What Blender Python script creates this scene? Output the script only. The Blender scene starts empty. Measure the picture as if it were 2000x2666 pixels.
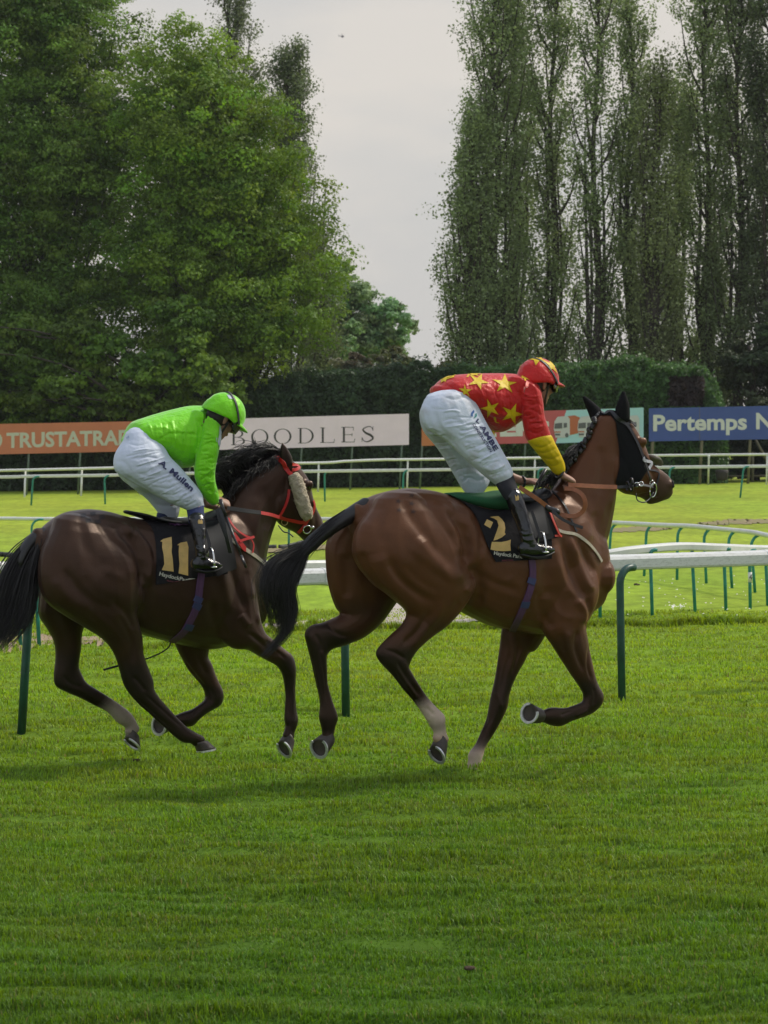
import bpy, bmesh, math, random
import numpy as np
from mathutils import Vector, Matrix, kdtree
from mathutils.bvhtree import BVHTree

PXF, CAMH, HZY = 8000.0, 2.05, 1108.0     # focal length in photo pixels, camera height, horizon row
S = bpy.context.scene
rng = np.random.default_rng(7)
random.seed(7)

# ------------------------------------------------------------ camera, sky, sun
cd = bpy.data.cameras.new('camera'); cam = bpy.data.objects.new('camera', cd); S.collection.objects.link(cam)
cam.location = (0, 0, CAMH); cam.rotation_euler = (math.radians(90), 0, 0)
cd.sensor_fit = 'HORIZONTAL'; cd.sensor_width = 36.0; cd.lens = 36.0 * PXF / 2000.0
cd.shift_y = -(1333.0 - HZY) / 2000.0; cd.clip_start = 0.5; cd.clip_end = 9000
cd.dof.use_dof = True; cd.dof.focus_distance = 18.0; cd.dof.aperture_fstop = 16.0
S.camera = cam

SUN_EL, SUN_AZ = 47.0, 60.0    # degrees; azimuth clockwise from the view direction (+Y)
w = bpy.data.worlds.new("World"); S.world = w; w.use_nodes = True
nt = w.node_tree; nt.nodes.clear()
N = nt.nodes.new; Lk = nt.links.new
sky = N('ShaderNodeTexSky'); sky.sky_type = 'NISHITA'; sky.sun_disc = False
sky.sun_elevation = math.radians(SUN_EL); sky.sun_rotation = math.radians(SUN_AZ)
sky.air_density = 1.0; sky.dust_density = 3.5; sky.ozone_density = 1.0; sky.altitude = 20
tc = N('ShaderNodeTexCoord'); mp = N('ShaderNodeMapping'); mp.inputs['Scale'].default_value = (1.0, 1.0, 2.6)
mp.inputs['Location'].default_value = (0.05, 0.1, 0.10)
Lk(tc.outputs['Generated'], mp.inputs['Vector'])
no = N('ShaderNodeTexNoise'); no.inputs['Scale'].default_value = 7.0; no.inputs['Detail'].default_value = 7; no.inputs['Roughness'].default_value = 0.5
Lk(mp.outputs['Vector'], no.inputs['Vector'])
rp = N('ShaderNodeValToRGB'); rp.color_ramp.elements[0].position = 0.40; rp.color_ramp.elements[0].color = (6.4, 6.3, 6.15, 1)
rp.color_ramp.elements[1].position = 0.58; rp.color_ramp.elements[1].color = (7.6, 7.15, 6.6, 1)
Lk(no.outputs['Fac'], rp.inputs['Fac'])
sx = N('ShaderNodeSeparateXYZ'); Lk(tc.outputs['Generated'], sx.inputs[0])
zr = N('ShaderNodeMapRange'); zr.inputs['From Min'].default_value = 0.16; zr.inputs['From Max'].default_value = 0.7; Lk(sx.outputs['Z'], zr.inputs['Value'])
mz = N('ShaderNodeMix'); mz.data_type = 'RGBA'; Lk(zr.outputs['Result'], mz.inputs['Factor']); Lk(rp.outputs['Color'], mz.inputs['A']); mz.inputs['B'].default_value = (5.6, 6.4, 7.8, 1)
mx = N('ShaderNodeMix'); mx.data_type = 'RGBA'; mx.inputs['Factor'].default_value = 0.9     # thin hazy veil over the sky, bluer overhead
Lk(sky.outputs['Color'], mx.inputs['A']); Lk(mz.outputs['Result'], mx.inputs['B'])
yr = N('ShaderNodeMapRange'); yr.inputs['From Min'].default_value = 0.45; yr.inputs['From Max'].default_value = -0.45; yr.inputs['To Max'].default_value = 0.62; Lk(sx.outputs['Y'], yr.inputs['Value'])
my = N('ShaderNodeMix'); my.data_type = 'RGBA'; Lk(yr.outputs['Result'], my.inputs['Factor']); Lk(mx.outputs['Result'], my.inputs['A']); my.inputs['B'].default_value = (6.2, 6.7, 7.6, 1)   # whiter-blue tone of the unseen sky behind, set to light camera-facing sides
mx = my
bg = N('ShaderNodeBackground'); bg.inputs['Strength'].default_value = 0.1
wo = N('ShaderNodeOutputWorld'); Lk(mx.outputs['Result'], bg.inputs['Color']); Lk(bg.outputs['Background'], wo.inputs['Surface'])

sl = bpy.data.lights.new('sun', 'SUN'); sun = bpy.data.objects.new('sun', sl); S.collection.objects.link(sun)
sl.energy = 3.0; sl.angle = math.radians(7.0); sl.color = (1.0, 0.93, 0.80)
_d = Vector((math.sin(math.radians(SUN_AZ)) * math.cos(math.radians(SUN_EL)), math.cos(math.radians(SUN_AZ)) * math.cos(math.radians(SUN_EL)), math.sin(math.radians(SUN_EL))))
sun.rotation_euler = _d.to_track_quat('Z', 'Y').to_euler(); sun.location = (20, 40, 40)
S.view_settings.view_transform = 'Standard'; S.view_settings.look = 'None'; S.view_settings.exposure = 0.0; S.view_settings.gamma = 1.0
S.cycles.volume_bounces = 0; S.cycles.volume_step_rate = 10; S.cycles.max_bounces = 6; S.cycles.transparent_max_bounces = 8; S.cycles.use_denoising = True
S.cycles.use_adaptive_sampling = True; S.cycles.adaptive_threshold = 0.02

def add_haze():
    me = bpy.data.meshes.new('haze'); x0, x1, y0, y1, z0, z1 = -330, 330, -6, 245, -2.5, 26
    me.from_pydata([(x, y, z) for x in (x0, x1) for y in (y0, y1) for z in (z0, z1)], [], [(0, 1, 3, 2), (4, 6, 7, 5), (0, 4, 5, 1), (2, 3, 7, 6), (0, 2, 6, 4), (1, 5, 7, 3)]); me.update()
    m = bpy.data.materials.new('haze_air'); m.use_nodes = True; t = m.node_tree; t.nodes.clear(); v = t.nodes.new('ShaderNodeVolumePrincipled'); v.inputs['Color'].default_value = (.93, .95, 1, 1); v.inputs['Density'].default_value = HAZE; v.inputs['Anisotropy'].default_value = 0.2
    o_ = t.nodes.new('ShaderNodeOutputMaterial'); t.links.new(v.outputs[0], o_.inputs['Volume']); me.materials.append(m)
    o = bpy.data.objects.new('haze', me); S.collection.objects.link(o); o['kind'] = 'stuff'; o['label'] = 'thin summer haze over the racecourse'
HAZE = 0.00016
# ------------------------------------------------------------ helpers
OFF = {}      # top-level object -> world position of its origin

def at(px, py, D):
    return np.array(((px - 1000.0) / PXF * D, D, CAMH - (py - HZY) / PXF * D))

def tag(o, label=None, cat=None, group=None, kind=None):
    if label: o['label'] = label
    if cat: o['category'] = cat
    if group: o['group'] = group
    if kind: o['kind'] = kind
    return o

def empty(name, loc, label, cat, group=None):
    o = bpy.data.objects.new(name, None); S.collection.objects.link(o); o.location = loc
    o.empty_display_size = 0.2; OFF[o.name] = np.array(loc, float)
    return tag(o, label, cat, group)

def origin_of(o):
    while o.parent is not None: o = o.parent
    return OFF.get(o.name, np.zeros(3))

def obj(name, V, F, mat, parent=None, smooth=True, cols=None, origin=None, mats=None, fm=None):
    V = np.asarray(V, float).reshape(-1, 3)
    if parent is not None: o0 = origin_of(parent)
    else: o0 = np.array(origin if origin is not None else (0, 0, 0), float)
    me = bpy.data.meshes.new(name)
    if isinstance(F, np.ndarray):
        k = F.shape[1]; n = len(F)
        me.vertices.add(len(V)); me.vertices.foreach_set('co', (V - o0).astype(np.float32).ravel())
        me.loops.add(n * k); me.loops.foreach_set('vertex_index', F.astype(np.int32).ravel())
        me.polygons.add(n); me.polygons.foreach_set('loop_start', np.arange(0, n * k, k, dtype=np.int32))
        me.update(calc_edges=True)
    else:
        me.from_pydata([tuple(v) for v in (V - o0)], [], F); me.update()
    if smooth: me.polygons.foreach_set('use_smooth', [True] * len(me.polygons))
    for m in (mats or [mat]): me.materials.append(m)
    if fm is not None: me.polygons.foreach_set('material_index', np.asarray(fm, dtype=np.int32))
    if cols is not None:
        a = me.color_attributes.new('Col', 'FLOAT_COLOR', 'POINT')
        c = np.ones((len(V), 4), np.float32); c[:, :3] = cols; a.data.foreach_set('color', c.ravel())
    o = bpy.data.objects.new(name, me); S.collection.objects.link(o)
    if parent is not None: o.parent = parent
    else:
        o.location = tuple(o0); OFF[o.name] = o0
    return o

class MB:
    """collects pieces of one mesh"""
    def __init__(s): s.V = []; s.F = []; s.C = []; s.M = []
    def add(s, V, F, col=None, m=0):
        b = len(s.V); V = [tuple(map(float, v)) for v in V]
        s.V += V; s.F += [tuple(i + b for i in f) for f in F]; s.M += [m] * len(F)
        if col is not None:
            col = np.asarray(col, float); s.C += [tuple(c) for c in (col if col.ndim == 2 else np.tile(col, (len(V), 1)))]
        return s
    def box(s, c, sx, sy, sz, m=0, R=None):
        P = np.array([(x, y, z) for x in (-1, 1) for y in (-1, 1) for z in (-1, 1)], float) * (sx / 2, sy / 2, sz / 2)
        if R is not None: P = P @ np.asarray(R).T
        return s.add(P + np.asarray(c), [(0, 1, 3, 2), (4, 6, 7, 5), (0, 4, 5, 1), (2, 3, 7, 6), (0, 2, 6, 4), (1, 5, 7, 3)], m=m)
    def tube(s, P, r, n=10, m=0, cap=True):
        V, F = tube(P, r, n, cap); return s.add(V, F, m=m)
    def build(s, name, mat, parent=None, **k):
        if s.C and 'cols' not in k: k['cols'] = np.array(s.C)
        if k.get('mats'): k['fm'] = s.M
        return obj(name, s.V, s.F, mat, parent, **k)

def unit(v):
    v = np.asarray(v, float); return v / max(np.linalg.norm(v), 1e-12)

def tube(P, r, n=10, cap=True, flat=None, up=(0, 0, 1)):
    """tube along P; r number or list; flat=(a,b) makes an elliptic section with a along 'up'-ish axis"""
    P = np.asarray(P, float); m = len(P); r = np.broadcast_to(np.asarray(r, float), (m,))
    T = np.gradient(P, axis=0); T /= np.linalg.norm(T, axis=1)[:, None] + 1e-12
    a = unit(np.cross(T[0], up)) if np.linalg.norm(np.cross(T[0], up)) > 0.05 else unit(np.cross(T[0], (1, 0.2, 0)))
    V = []
    for i in range(m):
        a = unit(a - T[i] * np.dot(a, T[i])); b = np.cross(T[i], a)
        fa, fb = flat if flat else (1, 1)
        for k in range(n):
            t = 2 * math.pi * k / n
            V.append(P[i] + (a * math.cos(t) * fa + b * math.sin(t) * fb) * r[i])
    F = [(i * n + k, i * n + (k + 1) % n, (i + 1) * n + (k + 1) % n, (i + 1) * n + k) for i in range(m - 1) for k in range(n)]
    if cap:
        V.append(P[0]); V.append(P[-1]); c0 = m * n; c1 = c0 + 1
        F += [(c0, (k + 1) % n, k) for k in range(n)] + [(c1, (m - 1) * n + k, (m - 1) * n + (k + 1) % n) for k in range(n)]
    return V, F

def cr(P, sub):
    """Catmull-Rom through the rows of P"""
    P = np.asarray(P, float); n = len(P); out = []
    for i in range(n - 1):
        p0 = P[i - 1] if i > 0 else 2 * P[0] - P[1]; p1 = P[i]; p2 = P[i + 1]; p3 = P[i + 2] if i + 2 < n else 2 * P[-1] - P[-2]
        for k in range(sub):
            t = k / sub
            out.append(0.5 * ((2 * p1) + (p2 - p0) * t + (2 * p0 - 5 * p1 + 4 * p2 - p3) * t * t + (3 * p1 - p0 - 3 * p2 + p3) * t ** 3))
    out.append(P[-1]); return np.array(out)

def loft(secs, n=18, sub=4, ex=2.0, cap=0.45):
    """secs: rows (cx,cy,cz, ax,ay,az, bx,by,bz, r,g,b) -> verts, faces, cols of a closed rounded body"""
    R = np.array([np.concatenate([np.asarray(x, float).ravel() for x in s]) for s in secs])
    R = cr(R, sub) if sub > 1 else R
    def capr(r0, r1):
        d = unit(r0[:3] - r1[:3]); rad = min(np.linalg.norm(r0[3:6]), np.linalg.norm(r0[6:9])); res = []
        for f, g in ((0.55, 0.8), (0.85, 0.5)):
            q = r0.copy(); q[:3] += d * rad * cap * f * 2; q[3:9] *= g; res.append(q)
        q = r0.copy(); q[:3] += d * rad * cap * 2; return res, q[:3]
    h, p0 = capr(R[0], R[1]); t, p1 = capr(R[-1], R[-2])
    R = np.vstack([h[::-1], R, t]); m = len(R); V = []; C = []
    th = np.arange(n) * 2 * math.pi / n; c, s = np.cos(th), np.sin(th)
    c = np.sign(c) * np.abs(c) ** (2 / ex); s = np.sign(s) * np.abs(s) ** (2 / ex)
    for r in R:
        V += list(r[:3] + np.outer(c, r[3:6]) + np.outer(s, r[6:9])); C += [r[9:12]] * n
    F = [(i * n + k, i * n + (k + 1) % n, (i + 1) * n + (k + 1) % n, (i + 1) * n + k) for i in range(m - 1) for k in range(n)]
    V += [p0, p1]; C += [R[0][9:12], R[-1][9:12]]; a = m * n
    F += [(a, (k + 1) % n, k) for k in range(n)] + [(a + 1, (m - 1) * n + k, (m - 1) * n + (k + 1) % n) for k in range(n)]
    return np.array(V), F, np.array(C)

def fuse(mb, voxel, smooth=4, fac=0.5):
    """joins overlapping closed pieces into one continuous skin; returns V, F (quads), cols"""
    me = bpy.data.meshes.new('tmp'); me.from_pydata(mb.V, [], mb.F); me.update()
    o = bpy.data.objects.new('tmp', me); S.collection.objects.link(o)
    m = o.modifiers.new('r', 'REMESH'); m.mode = 'VOXEL'; m.voxel_size = voxel
    if smooth:
        m = o.modifiers.new('s', 'SMOOTH'); m.iterations = smooth; m.factor = fac
    dg = bpy.context.evaluated_depsgraph_get(); dg.update(); ev = o.evaluated_get(dg); em = ev.to_mesh()
    V = np.zeros(len(em.vertices) * 3); em.vertices.foreach_get('co', V); V = V.reshape(-1, 3)
    F = [tuple(p.vertices) for p in em.polygons]
    ev.to_mesh_clear(); bpy.data.objects.remove(o); bpy.data.meshes.remove(me)
    C = None
    if mb.C:
        kd = kdtree.KDTree(len(mb.V))
        for i, v in enumerate(mb.V): kd.insert(v, i)
        kd.balance(); MC = np.array(mb.C); C = np.zeros_like(V)
        for i, v in enumerate(V):
            nn = kd.find_n(v, 5); ww = np.array([1 / (x[2] + 0.004) for x in nn]); C[i] = (MC[[x[1] for x in nn]] * ww[:, None]).sum(0) / ww.sum()
    return V, F, C

def normals(V, F):
    V = np.asarray(V); N_ = np.zeros_like(V)
    q = np.array([f if len(f) == 4 else (f[0], f[1], f[2], f[2]) for f in F])
    n = np.cross(V[q[:, 2]] - V[q[:, 0]], V[q[:, 3]] - V[q[:, 1]]) 
    tri = q[:, 3] == q[:, 2]
    if tri.any(): n[tri] = np.cross(V[q[tri, 1]] - V[q[tri, 0]], V[q[tri, 2]] - V[q[tri, 0]])
    for k in range(4): np.add.at(N_, q[:, k], n)
    return N_ / (np.linalg.norm(N_, axis=1)[:, None] + 1e-12)

def topx(V):
    V = np.asarray(V); D = V[..., 1]
    return np.stack([1000 + V[..., 0] / D * PXF, HZY + (CAMH - V[..., 2]) / D * PXF], -1)

def segdist(P, A, B):
    d = B - A; t = np.clip(((P - A) @ d) / (d @ d + 1e-9), 0, 1); return np.linalg.norm(P - A - t[:, None] * d, axis=1), t

def strokes(V, F, SS, amp=1.0):
    """muscle grooves (negative depth) and ridges: (polyline in photo pixels, width px, depth m)"""
    Nn = normals(V, F); P = topx(V); ray = V - np.array((0, 0, CAMH)); ray /= np.linalg.norm(ray, axis=1)[:, None]
    face = np.clip(-(Nn * ray).sum(1) * 1.6, 0, 1); D = np.zeros(len(V))
    for pl, wd, dp in SS:
        pl = cr(np.array(pl, float), 4) if len(pl) > 2 else np.array(pl, float); best = np.full(len(V), 1e9); bt = np.zeros(len(V)); n = len(pl) - 1
        for i in range(n):
            d, t = segdist(P, pl[i], pl[i + 1]); m = d < best; best[m] = d[m]; bt[m] = (i + t[m]) / n
        D += amp * dp * np.exp(-(best / wd) ** 2) * np.clip(np.minimum(bt, 1 - bt) * 6 + 0.15, 0, 1)
    return V + Nn * (D * face)[:, None]

# ------------------------------------------------------------ materials
def mat(name, col, rough=0.6, spec=0.5, tint=None, sheent=None, noise=None, bump=None, metal=0.0, coat=0.0, sheen=0.0, attr=False, trans=0.0, rmap=None, cscale=None, csharp=False):
    """noise=(scale, amount[, colour2]) varies the colour; bump=(scale, strength, distance)"""
    m = bpy.data.materials.new(name); m.use_nodes = True; t = m.node_tree; b = t.nodes['Principled BSDF']; L = t.links.new
    b.inputs['Roughness'].default_value = rough; b.inputs['Specular IOR Level'].default_value = spec; b.inputs['Metallic'].default_value = metal
    b.inputs['Coat Weight'].default_value = coat; b.inputs['Coat Roughness'].default_value = 0.08
    b.inputs['Sheen Weight'].default_value = sheen; b.inputs['Sheen Roughness'].default_value = 0.4
    if tint: b.inputs['Specular Tint'].default_value = (*tint, 1)
    if sheent: b.inputs['Sheen Tint'].default_value = (*sheent, 1)
    tcn = t.nodes.new('ShaderNodeTexCoord'); src = None
    if attr:
        a = t.nodes.new('ShaderNodeAttribute'); a.attribute_name = 'Col'; src = a.outputs['Color']
    if noise:
        nn = t.nodes.new('ShaderNodeTexNoise'); nn.inputs['Scale'].default_value = noise[0]; nn.inputs['Detail'].default_value = 6; nn.inputs['Roughness'].default_value = 0.62
        vec = tcn.outputs['Object']
        if cscale:
            mpn = t.nodes.new('ShaderNodeMapping'); mpn.inputs['Scale'].default_value = cscale; L(vec, mpn.inputs['Vector']); vec = mpn.outputs['Vector']
        L(vec, nn.inputs['Vector'])
        r = t.nodes.new('ShaderNodeMapRange'); r.inputs['From Min'].default_value = 0.3 if not csharp else 0.5; r.inputs['From Max'].default_value = 0.7 if not csharp else 0.6
        L(nn.outputs['Fac'], r.inputs['Value'])
        x = t.nodes.new('ShaderNodeMix'); x.data_type = 'RGBA'
        if len(noise) > 2:
            x.blend_type = 'MIX'; x.inputs['B'].default_value = (*noise[2], 1); r.inputs['To Max'].default_value = noise[1]; L(r.outputs['Result'], x.inputs['Factor'])
            if src: L(src, x.inputs['A'])
            else: x.inputs['A'].default_value = (*col, 1)
        else:
            x.blend_type = 'MULTIPLY'; x.inputs['Factor'].default_value = 1.0
            r.inputs['To Min'].default_value = 1 - noise[1]; r.inputs['To Max'].default_value = 1 + noise[1]
            cmb = t.nodes.new('ShaderNodeCombineColor')
            for k in range(3): L(r.outputs['Result'], cmb.inputs[k])
            L(cmb.outputs[0], x.inputs['B'])
            if src: L(src, x.inputs['A'])
            else: x.inputs['A'].default_value = (*col, 1)
        L(x.outputs['Result'], b.inputs['Base Color']); csrc = x.outputs['Result']
        if rmap:
            rr = t.nodes.new('ShaderNodeMapRange'); rr.inputs['To Min'].default_value = rmap[0]; rr.inputs['To Max'].default_value = rmap[1]
            L(nn.outputs['Fac'], rr.inputs['Value']); L(rr.outputs['Result'], b.inputs['Roughness'])
    elif src: L(src, b.inputs['Base Color']); csrc = src
    else: b.inputs['Base Color'].default_value = (*col, 1); csrc = None
    if bump:
        nb = t.nodes.new('ShaderNodeTexNoise'); nb.inputs['Scale'].default_value = bump[0]; nb.inputs['Detail'].default_value = 5
        L(tcn.outputs['Object'], nb.inputs['Vector'])
        bb = t.nodes.new('ShaderNodeBump'); bb.inputs['Strength'].default_value = bump[1]; bb.inputs['Distance'].default_value = bump[2]
        L(nb.outputs['Fac'], bb.inputs['Height']); L(bb.outputs['Normal'], b.inputs['Normal'])
    if trans:
        tr = t.nodes.new('ShaderNodeBsdfTranslucent'); ms = t.nodes.new('ShaderNodeMixShader'); ms.inputs['Fac'].default_value = trans
        if csrc: 
            hs = t.nodes.new('ShaderNodeHueSaturation'); hs.inputs['Hue'].default_value = 0.485; hs.inputs['Saturation'].default_value = 1.1; hs.inputs['Value'].default_value = 1.5
            L(csrc, hs.inputs['Color']); L(hs.outputs['Color'], tr.inputs['Color'])
        else: tr.inputs['Color'].default_value = (*col, 1)
        L(b.outputs['BSDF'], ms.inputs[1]); L(tr.outputs['BSDF'], ms.inputs[2]); L(ms.outputs['Shader'], t.nodes['Material Output'].inputs['Surface'])
    return m
# ------------------------------------------------------------ setting: ground, path, turf
def vnoise(x, y, seed=0):
    """smooth value noise in [0,1] on a unit lattice"""
    xi = np.floor(x).astype(np.int64); yi = np.floor(y).astype(np.int64); fx = x - xi; fy = y - yi; fx = fx * fx * (3 - 2 * fx); fy = fy * fy * (3 - 2 * fy)
    def h(a, b):
        n = (a * 374761393 + b * 668265263 + seed * 1442695041) & 0xffffffff; n = ((n ^ (n >> 13)) * 1274126177) & 0xffffffff
        return ((n ^ (n >> 16)) & 0xffff) / 65535.0
    return (h(xi, yi) * (1 - fx) + h(xi + 1, yi) * fx) * (1 - fy) + (h(xi, yi + 1) * (1 - fx) + h(xi + 1, yi + 1) * fx) * fy
def fbm(x, y, seed=0, o=4):
    s = 0; a = 0.5; t = 0
    for k in range(o): s = s + a * vnoise(x * 2 ** k + 17.3 * k, y * 2 ** k + 5.1 * k, seed + k); t += a; a *= 0.55
    return s / t

def gz(x, d):
    x = np.asarray(x, float); d = np.asarray(d, float); t = np.clip((d - 45) / 40, 0, 1); t = t * t * (3 - 2 * t)
    near = np.clip((36 - d) / 8, 0, 1)
    lump = (fbm(x * 0.9 + 3, d * 3.6, 3, 3) - 0.5) * 0.055 + (fbm(x * 2.6, d * 8.5, 9, 2) - 0.5) * 0.028
    return t * 0.011 * np.clip(x, -25, 25) + near * lump * 2.1

def gdepth(py, z=0.0): return PXF * (CAMH - z) / (py - HZY)
def gp(px, py):
    D = gdepth(py)
    for _ in range(3): D = gdepth(py, float(gz((px - 1000) / PXF * D, D)))
    p = at(px, py, D); return p

def ground_mat():
    m = bpy.data.materials.new('turf'); m.use_nodes = True; t = m.node_tree; b = t.nodes['Principled BSDF']; L = t.links.new; nn = t.nodes.new
    b.inputs['Roughness'].default_value = 0.95; b.inputs['Specular IOR Level'].default_value = 0.15
    a = nn('ShaderNodeAttribute'); a.attribute_name = 'Col'; tcn = nn('ShaderNodeTexCoord')
    mpn = nn('ShaderNodeMapping'); mpn.inputs['Scale'].default_value = (1.0, 0.35, 1); L(tcn.outputs['Object'], mpn.inputs['Vector'])
    n1 = nn('ShaderNodeTexNoise'); n1.inputs['Scale'].default_value = 5.0; n1.inputs['Detail'].default_value = 10; n1.inputs['Roughness'].default_value = 0.72; L(mpn.outputs['Vector'], n1.inputs['Vector'])
    n2 = nn('ShaderNodeTexNoise'); n2.inputs['Scale'].default_value = 0.35; n2.inputs['Detail'].default_value = 5; L(tcn.outputs['Object'], n2.inputs['Vector'])
    r1 = nn('ShaderNodeMapRange'); r1.inputs['From Min'].default_value = 0.3; r1.inputs['From Max'].default_value = 0.7; r1.inputs['To Min'].default_value = 0.62; r1.inputs['To Max'].default_value = 1.34; L(n1.outputs['Fac'], r1.inputs['Value'])
    r2 = nn('ShaderNodeMapRange'); r2.inputs['From Min'].default_value = 0.3; r2.inputs['From Max'].default_value = 0.7; r2.inputs['To Min'].default_value = 0.86; r2.inputs['To Max'].default_value = 1.12; L(n2.outputs['Fac'], r2.inputs['Value'])
    mu = nn('ShaderNodeMath'); mu.operation = 'MULTIPLY'; L(r1.outputs[0], mu.inputs[0]); L(r2.outputs[0], mu.inputs[1])
    vm = nn('ShaderNodeVectorMath'); vm.operation = 'SCALE'; L(a.outputs['Color'], vm.inputs[0]); L(mu.outputs[0], vm.inputs['Scale']); L(vm.outputs[0], b.inputs['Base Color'])
    # pale seed heads and daisies
    v = nn('ShaderNodeTexVoronoi'); v.inputs['Scale'].default_value = 5.5; L(tcn.outputs['Object'], v.inputs['Vector'])
    bb = nn('ShaderNodeBump'); bb.inputs['Strength'].default_value = 0.5; bb.inputs['Distance'].default_value = 0.03; L(n1.outputs['Fac'], bb.inputs['Height']); L(bb.outputs['Normal'], b.inputs['Normal'])
    return m

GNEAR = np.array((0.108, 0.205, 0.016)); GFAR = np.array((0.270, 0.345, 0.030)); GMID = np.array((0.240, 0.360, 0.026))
def turf_col(x, d):  # turf colour darkened towards the camera, standing in for light falloff
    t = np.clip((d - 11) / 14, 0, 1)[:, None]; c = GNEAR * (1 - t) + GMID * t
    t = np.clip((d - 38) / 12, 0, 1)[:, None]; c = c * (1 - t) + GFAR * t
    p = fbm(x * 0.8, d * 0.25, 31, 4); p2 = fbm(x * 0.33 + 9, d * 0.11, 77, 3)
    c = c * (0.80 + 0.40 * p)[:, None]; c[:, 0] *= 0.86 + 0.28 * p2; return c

def build_ground():
    ds = np.concatenate([np.linspace(2, 8, 10), np.arange(8.2, 36, 0.11), np.linspace(36.5, 130, 160), np.linspace(140, 2500, 20)])
    xs = np.concatenate([np.linspace(-1500, -30, 12), np.linspace(-28, -7, 40), np.arange(-6.8, 6.9, 0.11), np.linspace(7, 28, 40), np.linspace(30, 1500, 12)])
    X, Dd = np.meshgrid(xs, ds); x = X.ravel(); d = Dd.ravel(); V = np.stack([x, d, gz(x, d)], 1)
    nx = len(xs); i = np.arange(len(ds) - 1)[:, None] * nx + np.arange(nx - 1)[None, :]; i = i.ravel()
    Fq = np.stack([i, i + 1, i + nx + 1, i + nx], 1)
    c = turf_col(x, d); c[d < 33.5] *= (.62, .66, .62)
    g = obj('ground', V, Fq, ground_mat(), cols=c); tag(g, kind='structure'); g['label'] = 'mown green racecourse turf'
build_ground()

def sheet(name, poly, m, lift, label, kind='structure', sub=14, rag=0.0, cat=None):
    """flat patch of ground; poly = list of (px, y_far, y_near) columns across the photo"""
    P = cr(np.array(poly, float), sub); V = []; K = 8; r = np.random.default_rng(5)
    for q in P:
        a = gp(q[0], q[1]); b = gp(q[0], q[2]); ja, jb = r.normal(size=2) * rag
        for k in range(K + 1):
            f = k / K; p = a * (1 - f) + b * f; p[1] += (ja * (1 - f) + jb * f); p[2] = float(gz(p[0], p[1])) + lift; V.append(p)
    F_ = [(i * (K + 1) + k, i * (K + 1) + k + 1, (i + 1) * (K + 1) + k + 1, (i + 1) * (K + 1) + k) for i in range(len(P) - 1) for k in range(K)]
    F_ = [f[::-1] for f in F_]
    o = obj(name, V, F_, m, origin=V[0]); tag(o, label, cat, kind=kind); return o
m_path = mat('pale_path', (0.42, 0.36, 0.32), rough=0.9, noise=(3, 0.12), bump=(25, 0.3, 0.01))
m_dirt = mat('bare_earth', (0.26, 0.17, 0.11), rough=0.95, noise=(2.2, 0.75, (0.17, 0.22, 0.04)), bump=(20, 0.5, 0.02), cscale=(1, .5, 1))
m_sand = mat('sandy_earth', (0.36, 0.25, 0.18), rough=0.95, noise=(3.0, 0.5, (0.19, 0.19, 0.07)), bump=(20, 0.5, 0.02))
sheet('path', [(690, 1627, 1640), (760, 1622, 1637), (840, 1617, 1633), (920, 1600, 1632), (975, 1580, 1632), (1030, 1558, 1633), (1090, 1565, 1629), (1160, 1592, 1626), (1240, 1612, 1622), (1330, 1616, 1619)], m_path, 0.012, 'pale tarmac path crossing the turf behind the near rail')
sheet('path', [(815, 1519, 1523), (870, 1519, 1526), (930, 1520, 1531), (1000, 1521, 1536), (1060, 1523, 1545), (1120, 1528, 1560)], m_path, 0.012, 'pale tarmac path curving away behind the horses')
sheet('dirt_track', [(1560, 1378, 1388), (1600, 1375, 1386), (1660, 1372, 1384), (1720, 1371, 1381), (1750, 1373, 1377)], m_dirt, 0.010, 'worn brown earth strip beyond the curved rail', rag=.25)
sheet('dirt_track', [(1815, 1362, 1364), (1850, 1358, 1367), (1900, 1354, 1366), (1960, 1352, 1364), (2040, 1351, 1362), (2150, 1349, 1358)], m_dirt, 0.010, 'worn brown earth strip across the far turf', rag=.25)
sheet('dirt_track', [(560, 1433, 1441), (650, 1432, 1441), (700, 1431, 1441), (760, 1429, 1438), (810, 1424, 1435), (850, 1421, 1432), (900, 1420, 1428)], m_dirt, 0.02, 'brown earth strip beside the black edging', rag=.08)
sheet('dirt_track', [(-80, 1668, 1692), (0, 1666, 1690), (60, 1665, 1688), (140, 1664, 1681), (200, 1664, 1680), (260, 1666, 1678), (300, 1668, 1674)], m_sand, 0.012, 'sandy bare strip along the foot of the near rail', rag=.06)

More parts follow.
